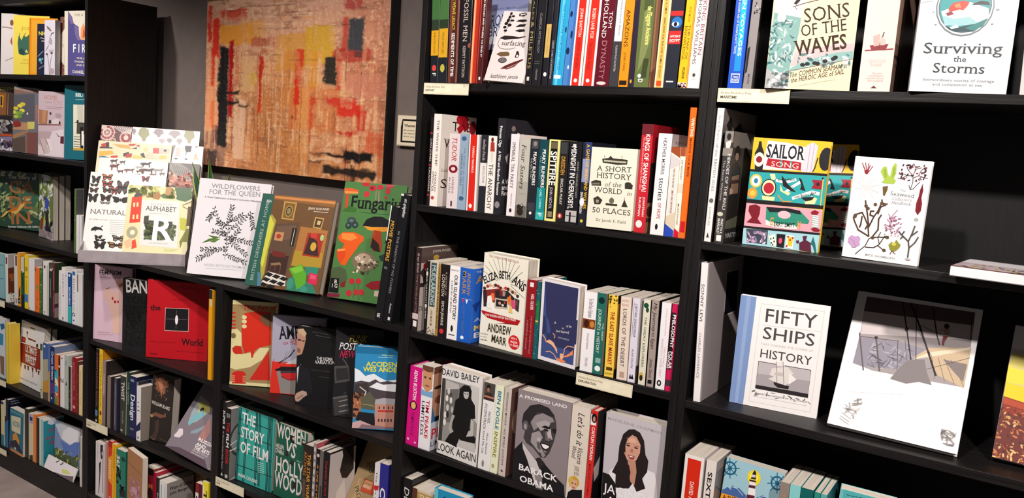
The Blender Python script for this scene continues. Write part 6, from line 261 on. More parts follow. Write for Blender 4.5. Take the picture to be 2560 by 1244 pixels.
('F', 'D', 'crimson and white mosaic rosette cover at the back left of the display', (0.1259, -0.0676, 1.0716), (0.33, 0.0, 0.76), 0.022, 0.1076, 0.5002, 0, '5a2226', '', '', 'p c8a8a0 461 57 441 81 383 102 298 116 196 121 95 116 10 102 0 99 0 15 10 12 83 0 310 0 383 12 441 33 | p 8a2028 417 57 400 77 352 95 281 106 196 110 112 106 41 95 0 80 0 34 41 19 112 8 196 4 281 8 352 19 400 37 | e d8c0b4 196 57 150 36 | e 6a1c22 196 57 97 23 | p c8a8a0 1000 120 985 126 916 137 834 141 753 137 684 126 638 109 621 89 638 70 684 53 753 42 834 38 916 42 985 53 1000 59 | p 8a2028 1000 86 1000 93 990 105 954 118 899 127 834 130 770 127 715 118 679 105 666 89 679 74 715 61 770 52 834 49 899 52 954 61 990 74 | e d8c0b4 834 89 80 19 | e c8a8a0 405 123 114 28 | e 7a6a3a 405 123 79 19 | p c8b0a8 160 11 153 20 132 27 100 33 63 34 26 33 0 28 0 0 148 0 153 2 | L e8dcd8 1.9 345 4 825 68 | L e8dcd8 1.9 425 4 876 63 | L e8dcd8 1.9 505 4 927 58 | L e8dcd8 1.9 585 4 978 52 | L e8dcd8 1.9 665 4 996 47 | L e8dcd8 1.9 745 4 996 42 | L e8dcd8 1.9 826 4 996 37 | L e8dcd8 1.9 906 4 996 32 | L e8dcd8 1.9 987 4 996 26 | L d8c4bc 1.4 196 57 505 52 | L d8c4bc 1.4 196 57 481 90 | L d8c4bc 1.4 196 57 381 119 | L d8c4bc 1.4 196 57 232 132 | L d8c4bc 1.4 196 57 74 124 | L d8c4bc 1.4 196 57 4 99 | L d8c4bc 1.4 196 57 4 62 | L d8c4bc 1.4 196 57 4 24 | L d8c4bc 1.4 196 57 11 4 | L d8c4bc 1.4 196 57 161 4 | L d8c4bc 1.4 196 57 320 4 | L d8c4bc 1.4 196 57 446 15'),
('F', 'D', 'white cover with olive and mauve tree silhouettes at the back right of the display', (0.2043, 0.0084, 1.071), (0.33, 0.0, 0.76), 0.02, 0.2448, 0.5018, 0, 'e4e0da', '', '', 'p 8f8f66 90 57 106 12 155 0 169 0 231 13 256 57 211 81 204 109 163 111 145 83 | p 93936a 762 48 778 2 786 0 886 0 900 3 924 48 879 72 872 101 832 102 815 74 | p 8a7a80 312 38 330 11 381 3 443 10 463 36 420 50 412 67 374 68 360 53 | p 9a8c90 536 40 558 15 618 7 690 13 712 37 661 51 651 66 607 68 591 53 | p 8a7e82 0 40 0 36 3 18 22 13 45 19 55 40 40 51 39 64 25 64 18 52 | p a89ca0 397 100 409 84 441 79 480 83 493 98 466 107 460 117 437 118 428 108 | p 8a8084 517 92 526 76 554 71 586 76 597 91 575 100 571 110 551 110 543 101 | p 9a9094 660 93 669 74 699 68 736 74 748 92 723 103 719 115 697 116 688 104')
]
CARDS = [[1.6237, 1.77, 1.6956, 1.7245, 'Medina Bookshop Picks', 'HISTORY', 'cream shelf card reading HISTORY under the green and yellow spines', 'e6dcc4'], [2.4219, 2.5701, 1.6995, 1.728, 'Medina Bookshop Picks', 'MARITIME', 'cream shelf card reading MARITIME under the electric blue spine', 'efe8d2'], [2.1456, 2.2924, 1.0232, 1.0534, 'Medina Bookshop Picks', 'EXPLORATION', 'cream shelf card reading EXPLORATION under the yellow and green spines', 'efe8c8'], [0.8132, 0.9586, 0.3691, 0.3998, 'Medina Bookshop Picks', 'FILM', 'cream shelf card reading FILM on the lower middle shelf edge', 'e8e0c4'], [0.0159, 0.1615, 0.369, 0.4017, 'Medina Bookshop', 'DESIGN', 'cream shelf card under the knitting spine in the low left bookcase', 'e8e0c4'], [-0.8165, -0.6243, 0.38, 0.4053, 'Medina Bookshop', 'TRAVEL', 'cream shelf card at the left picture edge beneath the yellow hardback', 'e8e0c4'], [-0.7267, -0.628, 0.7328, 0.7601, 'Medina Bookshop', 'NATURE', 'cream shelf card at the left picture edge beneath the aqua cover', 'e8e0c4'], [-0.763, -0.6216, 0.0672, 0.0925, 'Medina Bookshop', 'ATLASES', 'cream shelf card at the left picture edge on the lowest left shelf', 'e8e0c4']]

# ------------------------------------------------------------------ colours and materials
def lin(h):
    v = []
    for i in (0, 2, 4):
        c = int(h[i:i + 2], 16) / 255.0
        v.append(c / 12.92 if c <= 0.04045 else ((c + 0.055) / 1.055) ** 2.4)
    return (v[0], v[1], v[2], 1.0)
def base_mat(name, rough=0.5, spec=0.5):
    mt = bpy.data.materials.new(name); mt.use_nodes = True
    b = mt.node_tree.nodes['Principled BSDF']; b.inputs['Roughness'].default_value = rough
    b.inputs['Specular IOR Level'].default_value = spec
    return mt, mt.node_tree, b
def attr_mat(name, rough, spec=0.45, grain=0.0):
    mt, nt, b = base_mat(name, rough, spec)
    a = nt.nodes.new('ShaderNodeAttribute'); a.attribute_name = 'Col'
    if grain:
        n = nt.nodes.new('ShaderNodeTexNoise'); n.inputs['Scale'].default_value = 60
        mx = nt.nodes.new('ShaderNodeMix'); mx.data_type = 'RGBA'; mx.blend_type = 'MULTIPLY'; mx.inputs[0].default_value = grain
        nt.links.new(a.outputs['Color'], mx.inputs[6]); nt.links.new(n.outputs['Fac'], mx.inputs[7])
        nt.links.new(mx.outputs[2], b.inputs['Base Color'])
    else: nt.links.new(a.outputs['Color'], b.inputs['Base Color'])
    return mt
def noise_mat(name, c1, c2, scale=(1, 1, 1), nscale=5, rough=0.5, bump=0.0, spec=0.4, detail=6):
    mt, nt, b = base_mat(name, rough, spec)
    tc = nt.nodes.new('ShaderNodeTexCoord'); mp = nt.nodes.new('ShaderNodeMapping'); mp.inputs['Scale'].default_value = scale
    n = nt.nodes.new('ShaderNodeTexNoise'); n.inputs['Scale'].default_value = nscale; n.inputs['Detail'].default_value = detail
    cr = nt.nodes.new('ShaderNodeValToRGB'); cr.color_ramp.elements[0].color = lin(c1); cr.color_ramp.elements[1].color = lin(c2)
    cr.color_ramp.elements[0].position = 0.3; cr.color_ramp.elements[1].position = 0.7
    nt.links.new(tc.outputs['Object'], mp.inputs['Vector']); nt.links.new(mp.outputs[0], n.inputs['Vector'])
    nt.links.new(n.outputs['Fac'], cr.inputs['Fac']); nt.links.new(cr.outputs['Color'], b.inputs['Base Color'])
    if bump:
        bp = nt.nodes.new('ShaderNodeBump'); bp.inputs['Strength'].default_value = bump; bp.inputs['Distance'].default_value = 0.002
        nt.links.new(n.outputs['Fac'], bp.inputs['Height']); nt.links.new(bp.outputs[0], b.inputs['Normal'])
    return mt
M_GLOSS = attr_mat('glossy_print', 0.33); M_MATT = attr_mat('matt_print', 0.55, 0.3)
M_PAGE_S = noise_mat('pages_upright', 'b8aa9c', 'e6dcd0', (900, 6, 6), 1.0, 0.8, 0.2, 0.1, 2)
M_PAGE_F = noise_mat('pages_facing', 'b8aa9c', 'e6dcd0', (6, 900, 6), 1.0, 0.8, 0.2, 0.1, 2)
M_PAGE_G = noise_mat('pages_mustard', 'b8842c', 'd8a040', (900, 6, 6), 1.0, 0.8, 0.1, 0.1, 2)
M_WOODX = noise_mat('black_brown_ash_horizontal', '0e0c0d', '1c1919', (2.5, 60, 60), 3, 0.45, 0.25, 0.35)
M_WOODZ = noise_mat('black_brown_ash_vertical', '0e0c0d', '1c1919', (60, 60, 2.5), 3, 0.45, 0.25, 0.35)
M_BACK = noise_mat('black_back_board', '090808', '100e0f', (40, 40, 4), 3, 0.6, 0.1, 0.3)
M_WALL = noise_mat('taupe_wall_paint', '6a5f5c', '70655f', (1, 1, 1), 25, 0.75, 0.03, 0.25)
M_FLOOR = noise_mat('worn_grey_floor', '84756f', 'a39590', (1, 1, 1), 6, 0.6, 0.1, 0.3)
M_CEIL = noise_mat('ceiling_white', 'c8c0b8', 'd4ccc4', (1, 1, 1), 20, 0.8, 0.0, 0.2)
M_CARD = noise_mat('cream_card', 'e2d8bc', 'efe6cc', (1, 1, 1), 40, 0.6, 0.0, 0.3)
M_TRAY = noise_mat('grey_card_tray', '9c9296', 'aaa0a4', (1, 1, 1), 30, 0.6, 0.05, 0.3)
M_POT = noise_mat('dark_pot', '26221f', '3a342f', (1, 1, 1), 30, 0.5)
M_SOIL = noise_mat('soil', '1c1410', '33261c', (1, 1, 1), 90, 0.9, 0.5)
mtc, ntc, bc = base_mat('clear_acrylic', 0.05); bc.inputs['Transmission Weight'].default_value = 1.0; M_CLEAR = mtc
# painting: pigment from the attribute, relief from noise
M_PAINT = attr_mat('oil_pigment', 0.5, 0.35)
nt = M_PAINT.node_tree; nn = nt.nodes.new('ShaderNodeTexNoise'); nn.inputs['Scale'].default_value = 120; nn.inputs['Detail'].default_value = 8
bb = nt.nodes.new('ShaderNodeBump'); bb.inputs['Strength'].default_value = 0.3; bb.inputs['Distance'].default_value = 0.002
nt.links.new(nn.outputs['Fac'], bb.inputs['Height']); nt.links.new(bb.outputs[0], nt.nodes['Principled BSDF'].inputs['Normal'])
# ------------------------------------------------------------------ mesh helpers
class Shape:
    def __init__(s): s.v = []; s.f = []; s.c = []
    def add(s, vs, fs, col=None):
        n = len(s.v); s.v.extend(vs); s.f.extend([tuple(i + n for i in f) for f in fs]); s.c.extend([col] * len(fs))
    def box(s, x0, x1, y0, y1, z0, z1, col=None):
        s.add([(x0, y0, z0), (x1, y0, z0), (x1, y1, z0), (x0, y1, z0), (x0, y0, z1), (x1, y0, z1), (x1, y1, z1), (x0, y1, z1)],
              [(0, 3, 2, 1), (4, 5, 6, 7), (0, 1, 5, 4), (1, 2, 6, 5), (2, 3, 7, 6), (3, 0, 4, 7)], col)
    def obj(s, name, mat, parent=None, bevel=0.0):
        me = bpy.data.meshes.new(name); me.from_pydata(s.v, [], s.f); me.materials.append(mat)
        if any(c is not None for c in s.c):
            a = me.color_attributes.new('Col', 'FLOAT_COLOR', 'CORNER')
            buf = []
            for poly, c in zip(me.polygons, s.c): buf.extend((c or (0.5, 0.5, 0.5, 1)) * poly.loop_total)
            a.data.foreach_set('color', buf)
        me.update()
        o = bpy.data.objects.new(name, me); COL.objects.link(o)
        if parent: o.parent = parent
        if bevel:
            b = o.modifiers.new('edge', 'BEVEL'); b.width = bevel; b.segments = 2; b.limit_method = 'ANGLE'
        return o
def thing(name, label, cat, loc=(0, 0, 0), rot=(0, 0, 0), group=None):
    o = bpy.data.objects.new(name, None); COL.objects.link(o); o.empty_display_size = 0.05
    o.location = loc; o.rotation_euler = rot; o['label'] = label; o['category'] = cat
    if group: o['group'] = group
    return o
# ------------------------------------------------------------------ lettering
GLYPHS = {}
def glyph(ch, font):
    key = (ch, font)
    if key in GLYPHS: return GLYPHS[key]
    def measure(txt):
        cu = bpy.data.curves.new('letter', 'FONT'); cu.body = txt; cu.size = 1.0; cu.resolution_u = 2; cu.fill_mode = 'BOTH'
        if font in 'bF': cu.offset = 0.018
        if font == 's': cu.offset = 0.004
        ob = bpy.data.objects.new('letter', cu); me = bpy.data.meshes.new_from_object(ob)
        vs = [(v.co.x, v.co.y) for v in me.vertices]; fs = [tuple(p.vertices) for p in me.polygons]
        bpy.data.objects.remove(ob); bpy.data.curves.remove(cu); bpy.data.meshes.remove(me)
        return vs, fs
    vs, fs = measure(ch)
    if ch == ' ': adv = 0.32
    else:
        a, _ = measure('|' + ch + '|'); b, _ = measure('||')
        adv = (max(p[0] for p in a) - min(p[0] for p in a)) - (max(p[0] for p in b) - min(p[0] for p in b))
    if font in 'fFi' and vs and ch not in 'OQCGSoceasgq&03689.,':
        cnt = {}
        for f in fs:
            for i in range(len(f)):
                e = tuple(sorted((f[i - 1], f[i]))); cnt[e] = cnt.get(e, 0) + 1
        top = max(p[1] for p in vs); extra = []
        for (i, j), c in cnt.items():
            if c != 1: continue
            p, q = vs[i], vs[j]
            if abs(p[1] - q[1]) < 0.004 and 0.04 < abs(p[0] - q[0]) < 0.22:
                for lv, sg in ((0.0, 1), (top, -1)):
                    if abs(p[1] - lv) < 0.03: extra.append((min(p[0], q[0]) - 0.055, max(p[0], q[0]) + 0.055, p[1], p[1] + sg * 0.035))
        for x0, x1, y0, y1 in extra:
            n = len(vs); vs += [(x0, y0), (x1, y0), (x1, y1), (x0, y1)]; fs.append((n, n + 1, n + 2, n + 3))
    GLYPHS[key] = (vs, fs, adv)
    return GLYPHS[key]
CAP = None
def letters(shape, txt, p0, p1, p2, col, font, to3):
    """p0 start of baseline, p1 end, p2 cap height above p0, all in face metres"""
    global CAP
    if CAP is None: CAP = max(p[1] for p in glyph('H', 's')[0])
    x = 0.0; quads = []
    for ch in txt:
        vs, fs, adv = glyph(ch, font); quads.append((x, vs, fs)); x += adv
    if x <= 0: return
    ax = ((p1[0] - p0[0]) / x, (p1[1] - p0[1]) / x); L = math.hypot(*ax)
    if L < 1e-7: return
    h = math.hypot(p2[0] - p0[0], p2[1] - p0[1]) / CAP; nx = (-ax[1] / L, ax[0] / L)
    if nx[0] * (p2[0] - p0[0]) + nx[1] * (p2[1] - p0[1]) < 0: nx = (-nx[0], -nx[1])
    sh = 0.22 if font == 'i' else 0.0
    for x0, vs, fs in quads:
        shape.add([to3(p0[0] + ax[0] * (a + x0) + (nx[0] * h + sh * h * ax[0] / L) * b, p0[1] + ax[1] * (a + x0) + (nx[1] * h + sh * h * ax[1] / L) * b) for a, b in vs], fs, col)
# ------------------------------------------------------------------ printed artwork from short records
def print_face(rec, W, H, to3, art, let):
    """rec: records in thousandths of the face, v from the top; to3(x, y, lift) gives a local point"""
    lift = 0.0002
    for item in rec.split(' | '):
        lift += 0.000016
        t3 = lambda x, y, l=lift: to3(x, y, l)
        k, rest = item[0], item[2:]
        P = lambda u, v: (u / 1000.0 * W, H - v / 1000.0 * H)
        if k == 'T':
            head, txt = rest.split(' ; ', 1); w = head.split(' '); n = [float(q) for q in w[2:]]
            letters(let, txt, P(n[0], n[1]), P(n[2], n[3]), P(n[4], n[5]), lin(w[1]), w[0], t3); continue
        w = rest.split(' '); cols = w[0].split('/'); col = lin(cols[0]); n = [float(q) for q in w[1:]]
        if k == 'R':
            a, b = P(n[0], n[1]), P(n[2], n[3])
            art.add([t3(a[0], b[1]), t3(b[0], b[1]), t3(b[0], a[1]), t3(a[0], a[1])], [(0, 1, 2, 3)], col)
        elif k == 'p':
            pts = [P(n[i], n[i + 1]) for i in range(0, len(n), 2)]
            art.add([t3(*q) for q in pts], [tuple(range(len(pts)))], col)
        elif k == 'e':
            c = P(n[0], n[1]); ru, rv = n[2] / 1000 * W, n[3] / 1000 * H
            art.add([t3(c[0] + ru * math.cos(i * math.pi / 10), c[1] + rv * math.sin(i * math.pi / 10)) for i in range(20)], [tuple(range(20))], col)
        elif k == 'L':
            hw = n[0] / 2000.0; pts = [P(n[i], n[i + 1]) for i in range(1, len(n), 2)]
            for a, b in zip(pts, pts[1:]):
                dx, dy = b[0] - a[0], b[1] - a[1]; L = math.hypot(dx, dy)
                if L < 1e-6: continue
                ox, oy = -dy / L * hw, dx / L * hw; ex, ey = dx / L * hw * .5, dy / L * hw * .5
                art.add([t3(a[0] - ex + ox, a[1] - ey + oy), t3(a[0] - ex - ox, a[1] - ey - oy), t3(b[0] + ex - ox, b[1] + ey - oy), t3(b[0] + ex + ox, b[1] + ey + oy)], [(0, 1, 2, 3)], col)
        elif k == 's':
            u0, v0, u1, v1, sz, asp, seed, cnt = n; rr = random.Random(int(seed))
            cl = [lin(c) for c in cols]; a, b = P(u0, v1), P(u1, v0)
            for i in range(int(cnt)):
                cx = rr.uniform(a[0], b[0]); cy = rr.uniform(a[1], b[1]); th = rr.uniform(0, 6.28)
                r = sz / 1000 * W * rr.uniform(.6, 1.2); q = r * asp / 1000
                pts = [(r, 0), (r * .4, q), (-r * .5, q * .8), (-r, 0), (-r * .4, -q), (r * .5, -q * .8)]
                pts = [(cx + x * math.cos(th) - y * math.sin(th), cy + x * math.sin(th) + y * math.cos(th)) for x, y in pts]
                pts = [(min(max(x, a[0]), b[0]), min(max(y, a[1]), b[1])) for x, y in pts]
                art.add([t3(*p) for p in pts], [tuple(range(6))], rr.choice(cl))
        elif k == 'f':
            a, b = P(n[0], n[1]), P(n[2], n[3]); cnt = int(n[4]); rr = random.Random(int(n[0] * 7 + n[3])); th = math.atan2(b[1] - a[1], b[0] - a[0])
            for w_, q0, q1 in ((.0006, a, b),):
                nx, ny = -math.sin(th) * w_, math.cos(th) * w_
                art.add([t3(q0[0] + nx, q0[1] + ny), t3(q0[0] - nx, q0[1] - ny), t3(q1[0] - nx, q1[1] - ny), t3(q1[0] + nx, q1[1] + ny)], [(0, 1, 2, 3)], col)
            for i in range(cnt):
                s = (i + 1) / cnt; bx, by = a[0] + (b[0] - a[0]) * s, a[1] + (b[1] - a[1]) * s
                for sd in (-1, 1):
                    t = th + sd * rr.uniform(.6, 1.2); L = rr.uniform(.009, .016); c, d = math.cos(t), math.sin(t); g = .0021
                    art.add([t3(bx, by), t3(bx + c * L * .5 - d * g, by + d * L * .5 + c * g), t3(bx + c * L, by + d * L), t3(bx + c * L * .5 + d * g, by + d * L * .5 - c * g)], [(0, 1, 2, 3)], col)
        elif k == 'B':
            c = P(n[0], n[1]); w_, h_ = n[2] / 1000 * W, n[3] / 1000 * H; dk = lin('1e1a1a')
            for sx in (-1, 1):
                for cc, f in ((dk, 1.0), (col, .6)):
                    for pts in ([(.04, .05), (.25, .75), (.8, 1.05), (1.05, .85), (.8, .02)], [(.04, .05), (.78, .04), (.8, -.7), (.4, -1), (.12, -.5)]):
                        mx = sum(p[0] for p in pts) / 5; my = sum(p[1] for p in pts) / 5
                        art.add([t3(c[0] + sx * w_ * (mx + (p[0] - mx) * f), c[1] + h_ * (my + (p[1] - my) * f), lift + (0 if f == 1 else .000008)) for p in pts], [(0, 1, 2, 3, 4)], cc)
            art.add([t3(c[0] - w_ * .06, c[1] - h_ * .5), t3(c[0] + w_ * .06, c[1] - h_ * .5), t3(c[0] + w_ * .06, c[1] + h_ * .5), t3(c[0] - w_ * .06, c[1] + h_ * .5)], [(0, 1, 2, 3)], dk)
        elif k == 'A':
            c = P(n[0], n[1]); w_, h_ = n[2] / 1000 * W, n[3] / 1000 * H
            body = [(-.8, .5), (-.3, .65), (.3, .55), (.6, .9), (.95, .85), (1, .55), (.75, .4), (.7, 0), (.72, -1), (.55, -1), (.5, -.15), (-.35, -.2), (-.4, -1), (-.58, -1), (-.7, -.1), (-.95, -.2), (-1, .3)]
            art.add([t3(c[0] + x * w_, c[1] + y * h_) for x, y in body], [tuple(range(len(body)))], col)
# ------------------------------------------------------------------ a book
def make_book(kind, label, loc, rot, T, D, H, hard, col, page, spine, front, name='book', group=None):
    """canonical book: spine at y = 0 facing -y, thickness along x, front cover at x = T; 'F' turns the front cover to -y"""
    root = thing(name, label, 'book', loc, rot, group)
    turn = (lambda p: p) if kind == 'S' else (lambda p: (p[1], T - p[0], p[2]))
    cth = 0.0022 if hard else 0.0006; over = 0.003 if hard else 0.0004
    cth = min(cth, T * 0.25); ch = min(0.0016 if hard else 0.0006, T * .2)
    out = [(0, ch), (ch, 0), (T - ch, 0), (T, ch), (T, D), (T - cth, D), (T - cth, cth), (cth, cth), (cth, D), (0, D)]
    cv = Shape(); n = len(out); vs = [turn((x, y, z)) for z in (0, H) for x, y in out]
    fs = [(i, (i + 1) % n, (i + 1) % n + n, i + n) for i in range(n)]
    for z in (0, n):
        fs += [(z + 0, z + 1, z + 7), (z + 1, z + 2, z + 6, z + 7), (z + 2, z + 3, z + 6), (z + 3, z + 4, z + 5, z + 6), (z + 0, z + 7, z + 8, z + 9)]
    cv.add(vs, fs, lin(col)); mat = M_MATT if hard and kind == 'F' else M_GLOSS
    cover = cv.obj('cover', mat, root)
    pg = Shape(); x0, x1, y0, y1, z0, z1 = cth + .0002, T - cth - .0002, cth + .0005, D - over, over, H - over
    c8 = [turn((x, y, z)) for z in (z0, z1) for x, y in ((x0, y0), (x1, y0), (x1, y1 - .0), (x0, y1))]
    pg.add(c8, [(0, 3, 2, 1), (4, 5, 6, 7), (0, 1, 5, 4), (1, 2, 6, 5), (2, 3, 7, 6), (3, 0, 4, 7)])
    pg.obj('page_block', M_PAGE_G if page else (M_PAGE_S if kind == 'S' else M_PAGE_F), root)
    art, let = Shape(), Shape()
    if spine: print_face(spine, T, H, lambda x, y, l: turn((min(max(x, .0003), T - .0003), -l, y)), art, let)
    if front: print_face(front, D, H, lambda x, y, l: turn((T + l, x, y)), art, let)
    if art.f: art.obj('cover_art', mat, cover)
    if let.f: let.obj('lettering', mat, cover)
    return root
# ------------------------------------------------------------------ setting
wl = Shape(); wl.box(-3.0, 6.0, 0.335, 0.45, 0, 2.75); w = wl.obj('wall_back', M_WALL); w['kind'] = 'structure'
fl = Shape(); fl.box(-3.0, 6.0, -4.0, 0.45, -0.05, 0); w = fl.obj('floor', M_FLOOR); w['kind'] = 'structure'
cl = Shape(); cl.box(-3.0, 6.0, -4.0, 0.45, 2.75, 2.8); w = cl.obj('ceiling', M_CEIL); w['kind'] = 'structure'
def bookcase(x0, x1, top, shelves, label, depth=0.28):
    r = thing('bookcase', label, 'bookcase', (x0, 0, 0), group=None); t = 0.018; W = x1 - x0
    for a in (0.0003, W - t - .0003):
        s = Shape(); s.box(a, a + t, 0, depth, 0, top); s.obj('side_panel', M_WOODZ, r, 0.0008)
    s = Shape(); s.box(t, W - t, 0.001, depth - .006, top - t, top); s.obj('top_panel', M_WOODX, r, 0.0008)
    for z in shelves:
        s = Shape(); s.box(t, W - t, 0.002, depth - .006, z - t, z - .0002); s.obj('shelf', M_WOODX, r, 0.0008)
    s = Shape(); s.box(t, W - t, 0.004, 0.02, 0, min(shelves) - t - .0005); s.obj('plinth', M_WOODX, r)
    s = Shape(); s.box(0.002, W - 0.002, depth - .006, depth - .002, 0.01, top - .002); s.obj('back_panel', M_BACK, r)
    return r
Z = SHELF_Z
bookcase(-1.2, 0.0, 2.02, [Z[k] for k in ('L1', 'L2', 'L3', 'L4', 'L5', 'L6')], 'tall black bookcase at the left, its blank side panel facing the painting')
bookcase(0.0, 0.8, 1.06, [Z[k] for k in ('T1', 'T2', 'T3')], 'low black bookcase under the counter display, the left one of two')
bookcase(0.8, 1.6, 1.06, [Z[k] for k in ('U1', 'U2')] + [0.1], 'low black bookcase under the mushroom cover, the right one of two')
bookcase(1.6, 2.4, 2.36, [Z[k] for k in ('C1', 'C2', 'C3', 'C4', 'C5')] + [0.1, 2.02], 'tall black bookcase in the centre, with history and biography shelves')
bookcase(2.4, 3.2, 2.36, [Z[k] for k in ('R1', 'R2', 'R3', 'R4')] + [0.396, 0.1, 2.02], 'tall black bookcase at the right, with the sparse maritime shelves')
# ------------------------------------------------------------------ shelf cards
for x0, x1, z0, z1, small, big, label, colr in CARDS:
    r = thing('shelf_card', label, 'label', (x0, -0.0035, z0)); W, H = x1 - x0, z1 - z0
    s = Shape(); s.box(0, W, 0, 0.0012, 0, H); cd = s.obj('card', M_CARD, r)
    s = Shape(); s.box(0.004, W - .004, .0013, .0034, H * .3, H * .6, lin('8a8a86')); s.obj('holder_strip', M_MATT, r)
    b = Shape(); t3 = lambda x, y: (x, -0.0003, y); e = .0016
    for a, c, d, f in ((e, W - e, e, e + .0004), (e, W - e, H - e - .0004, H - e), (e, e + .0004, e, H - e), (W - e - .0004, W - e, e, H - e)):
        b.add([t3(a, d), t3(c, d), t3(c, f), t3(a, f)], [(0, 1, 2, 3)], lin('a89c84'))
    b.obj('border_line', M_MATT, cd)
    s = Shape(); k = min(1, .17 / W)
    letters(s, small, (.006, H * .6), (.006 + W * .44, H * .6), (.006, H * .76), lin('8a8478'), 'f', t3)
    letters(s, big, (.006, H * .28), (.006 + .0042 * len(big) * 1.05, H * .28), (.006, H * .46), lin('3a3228'), 'F', t3)
    s.obj('lettering', M_MATT, cd)
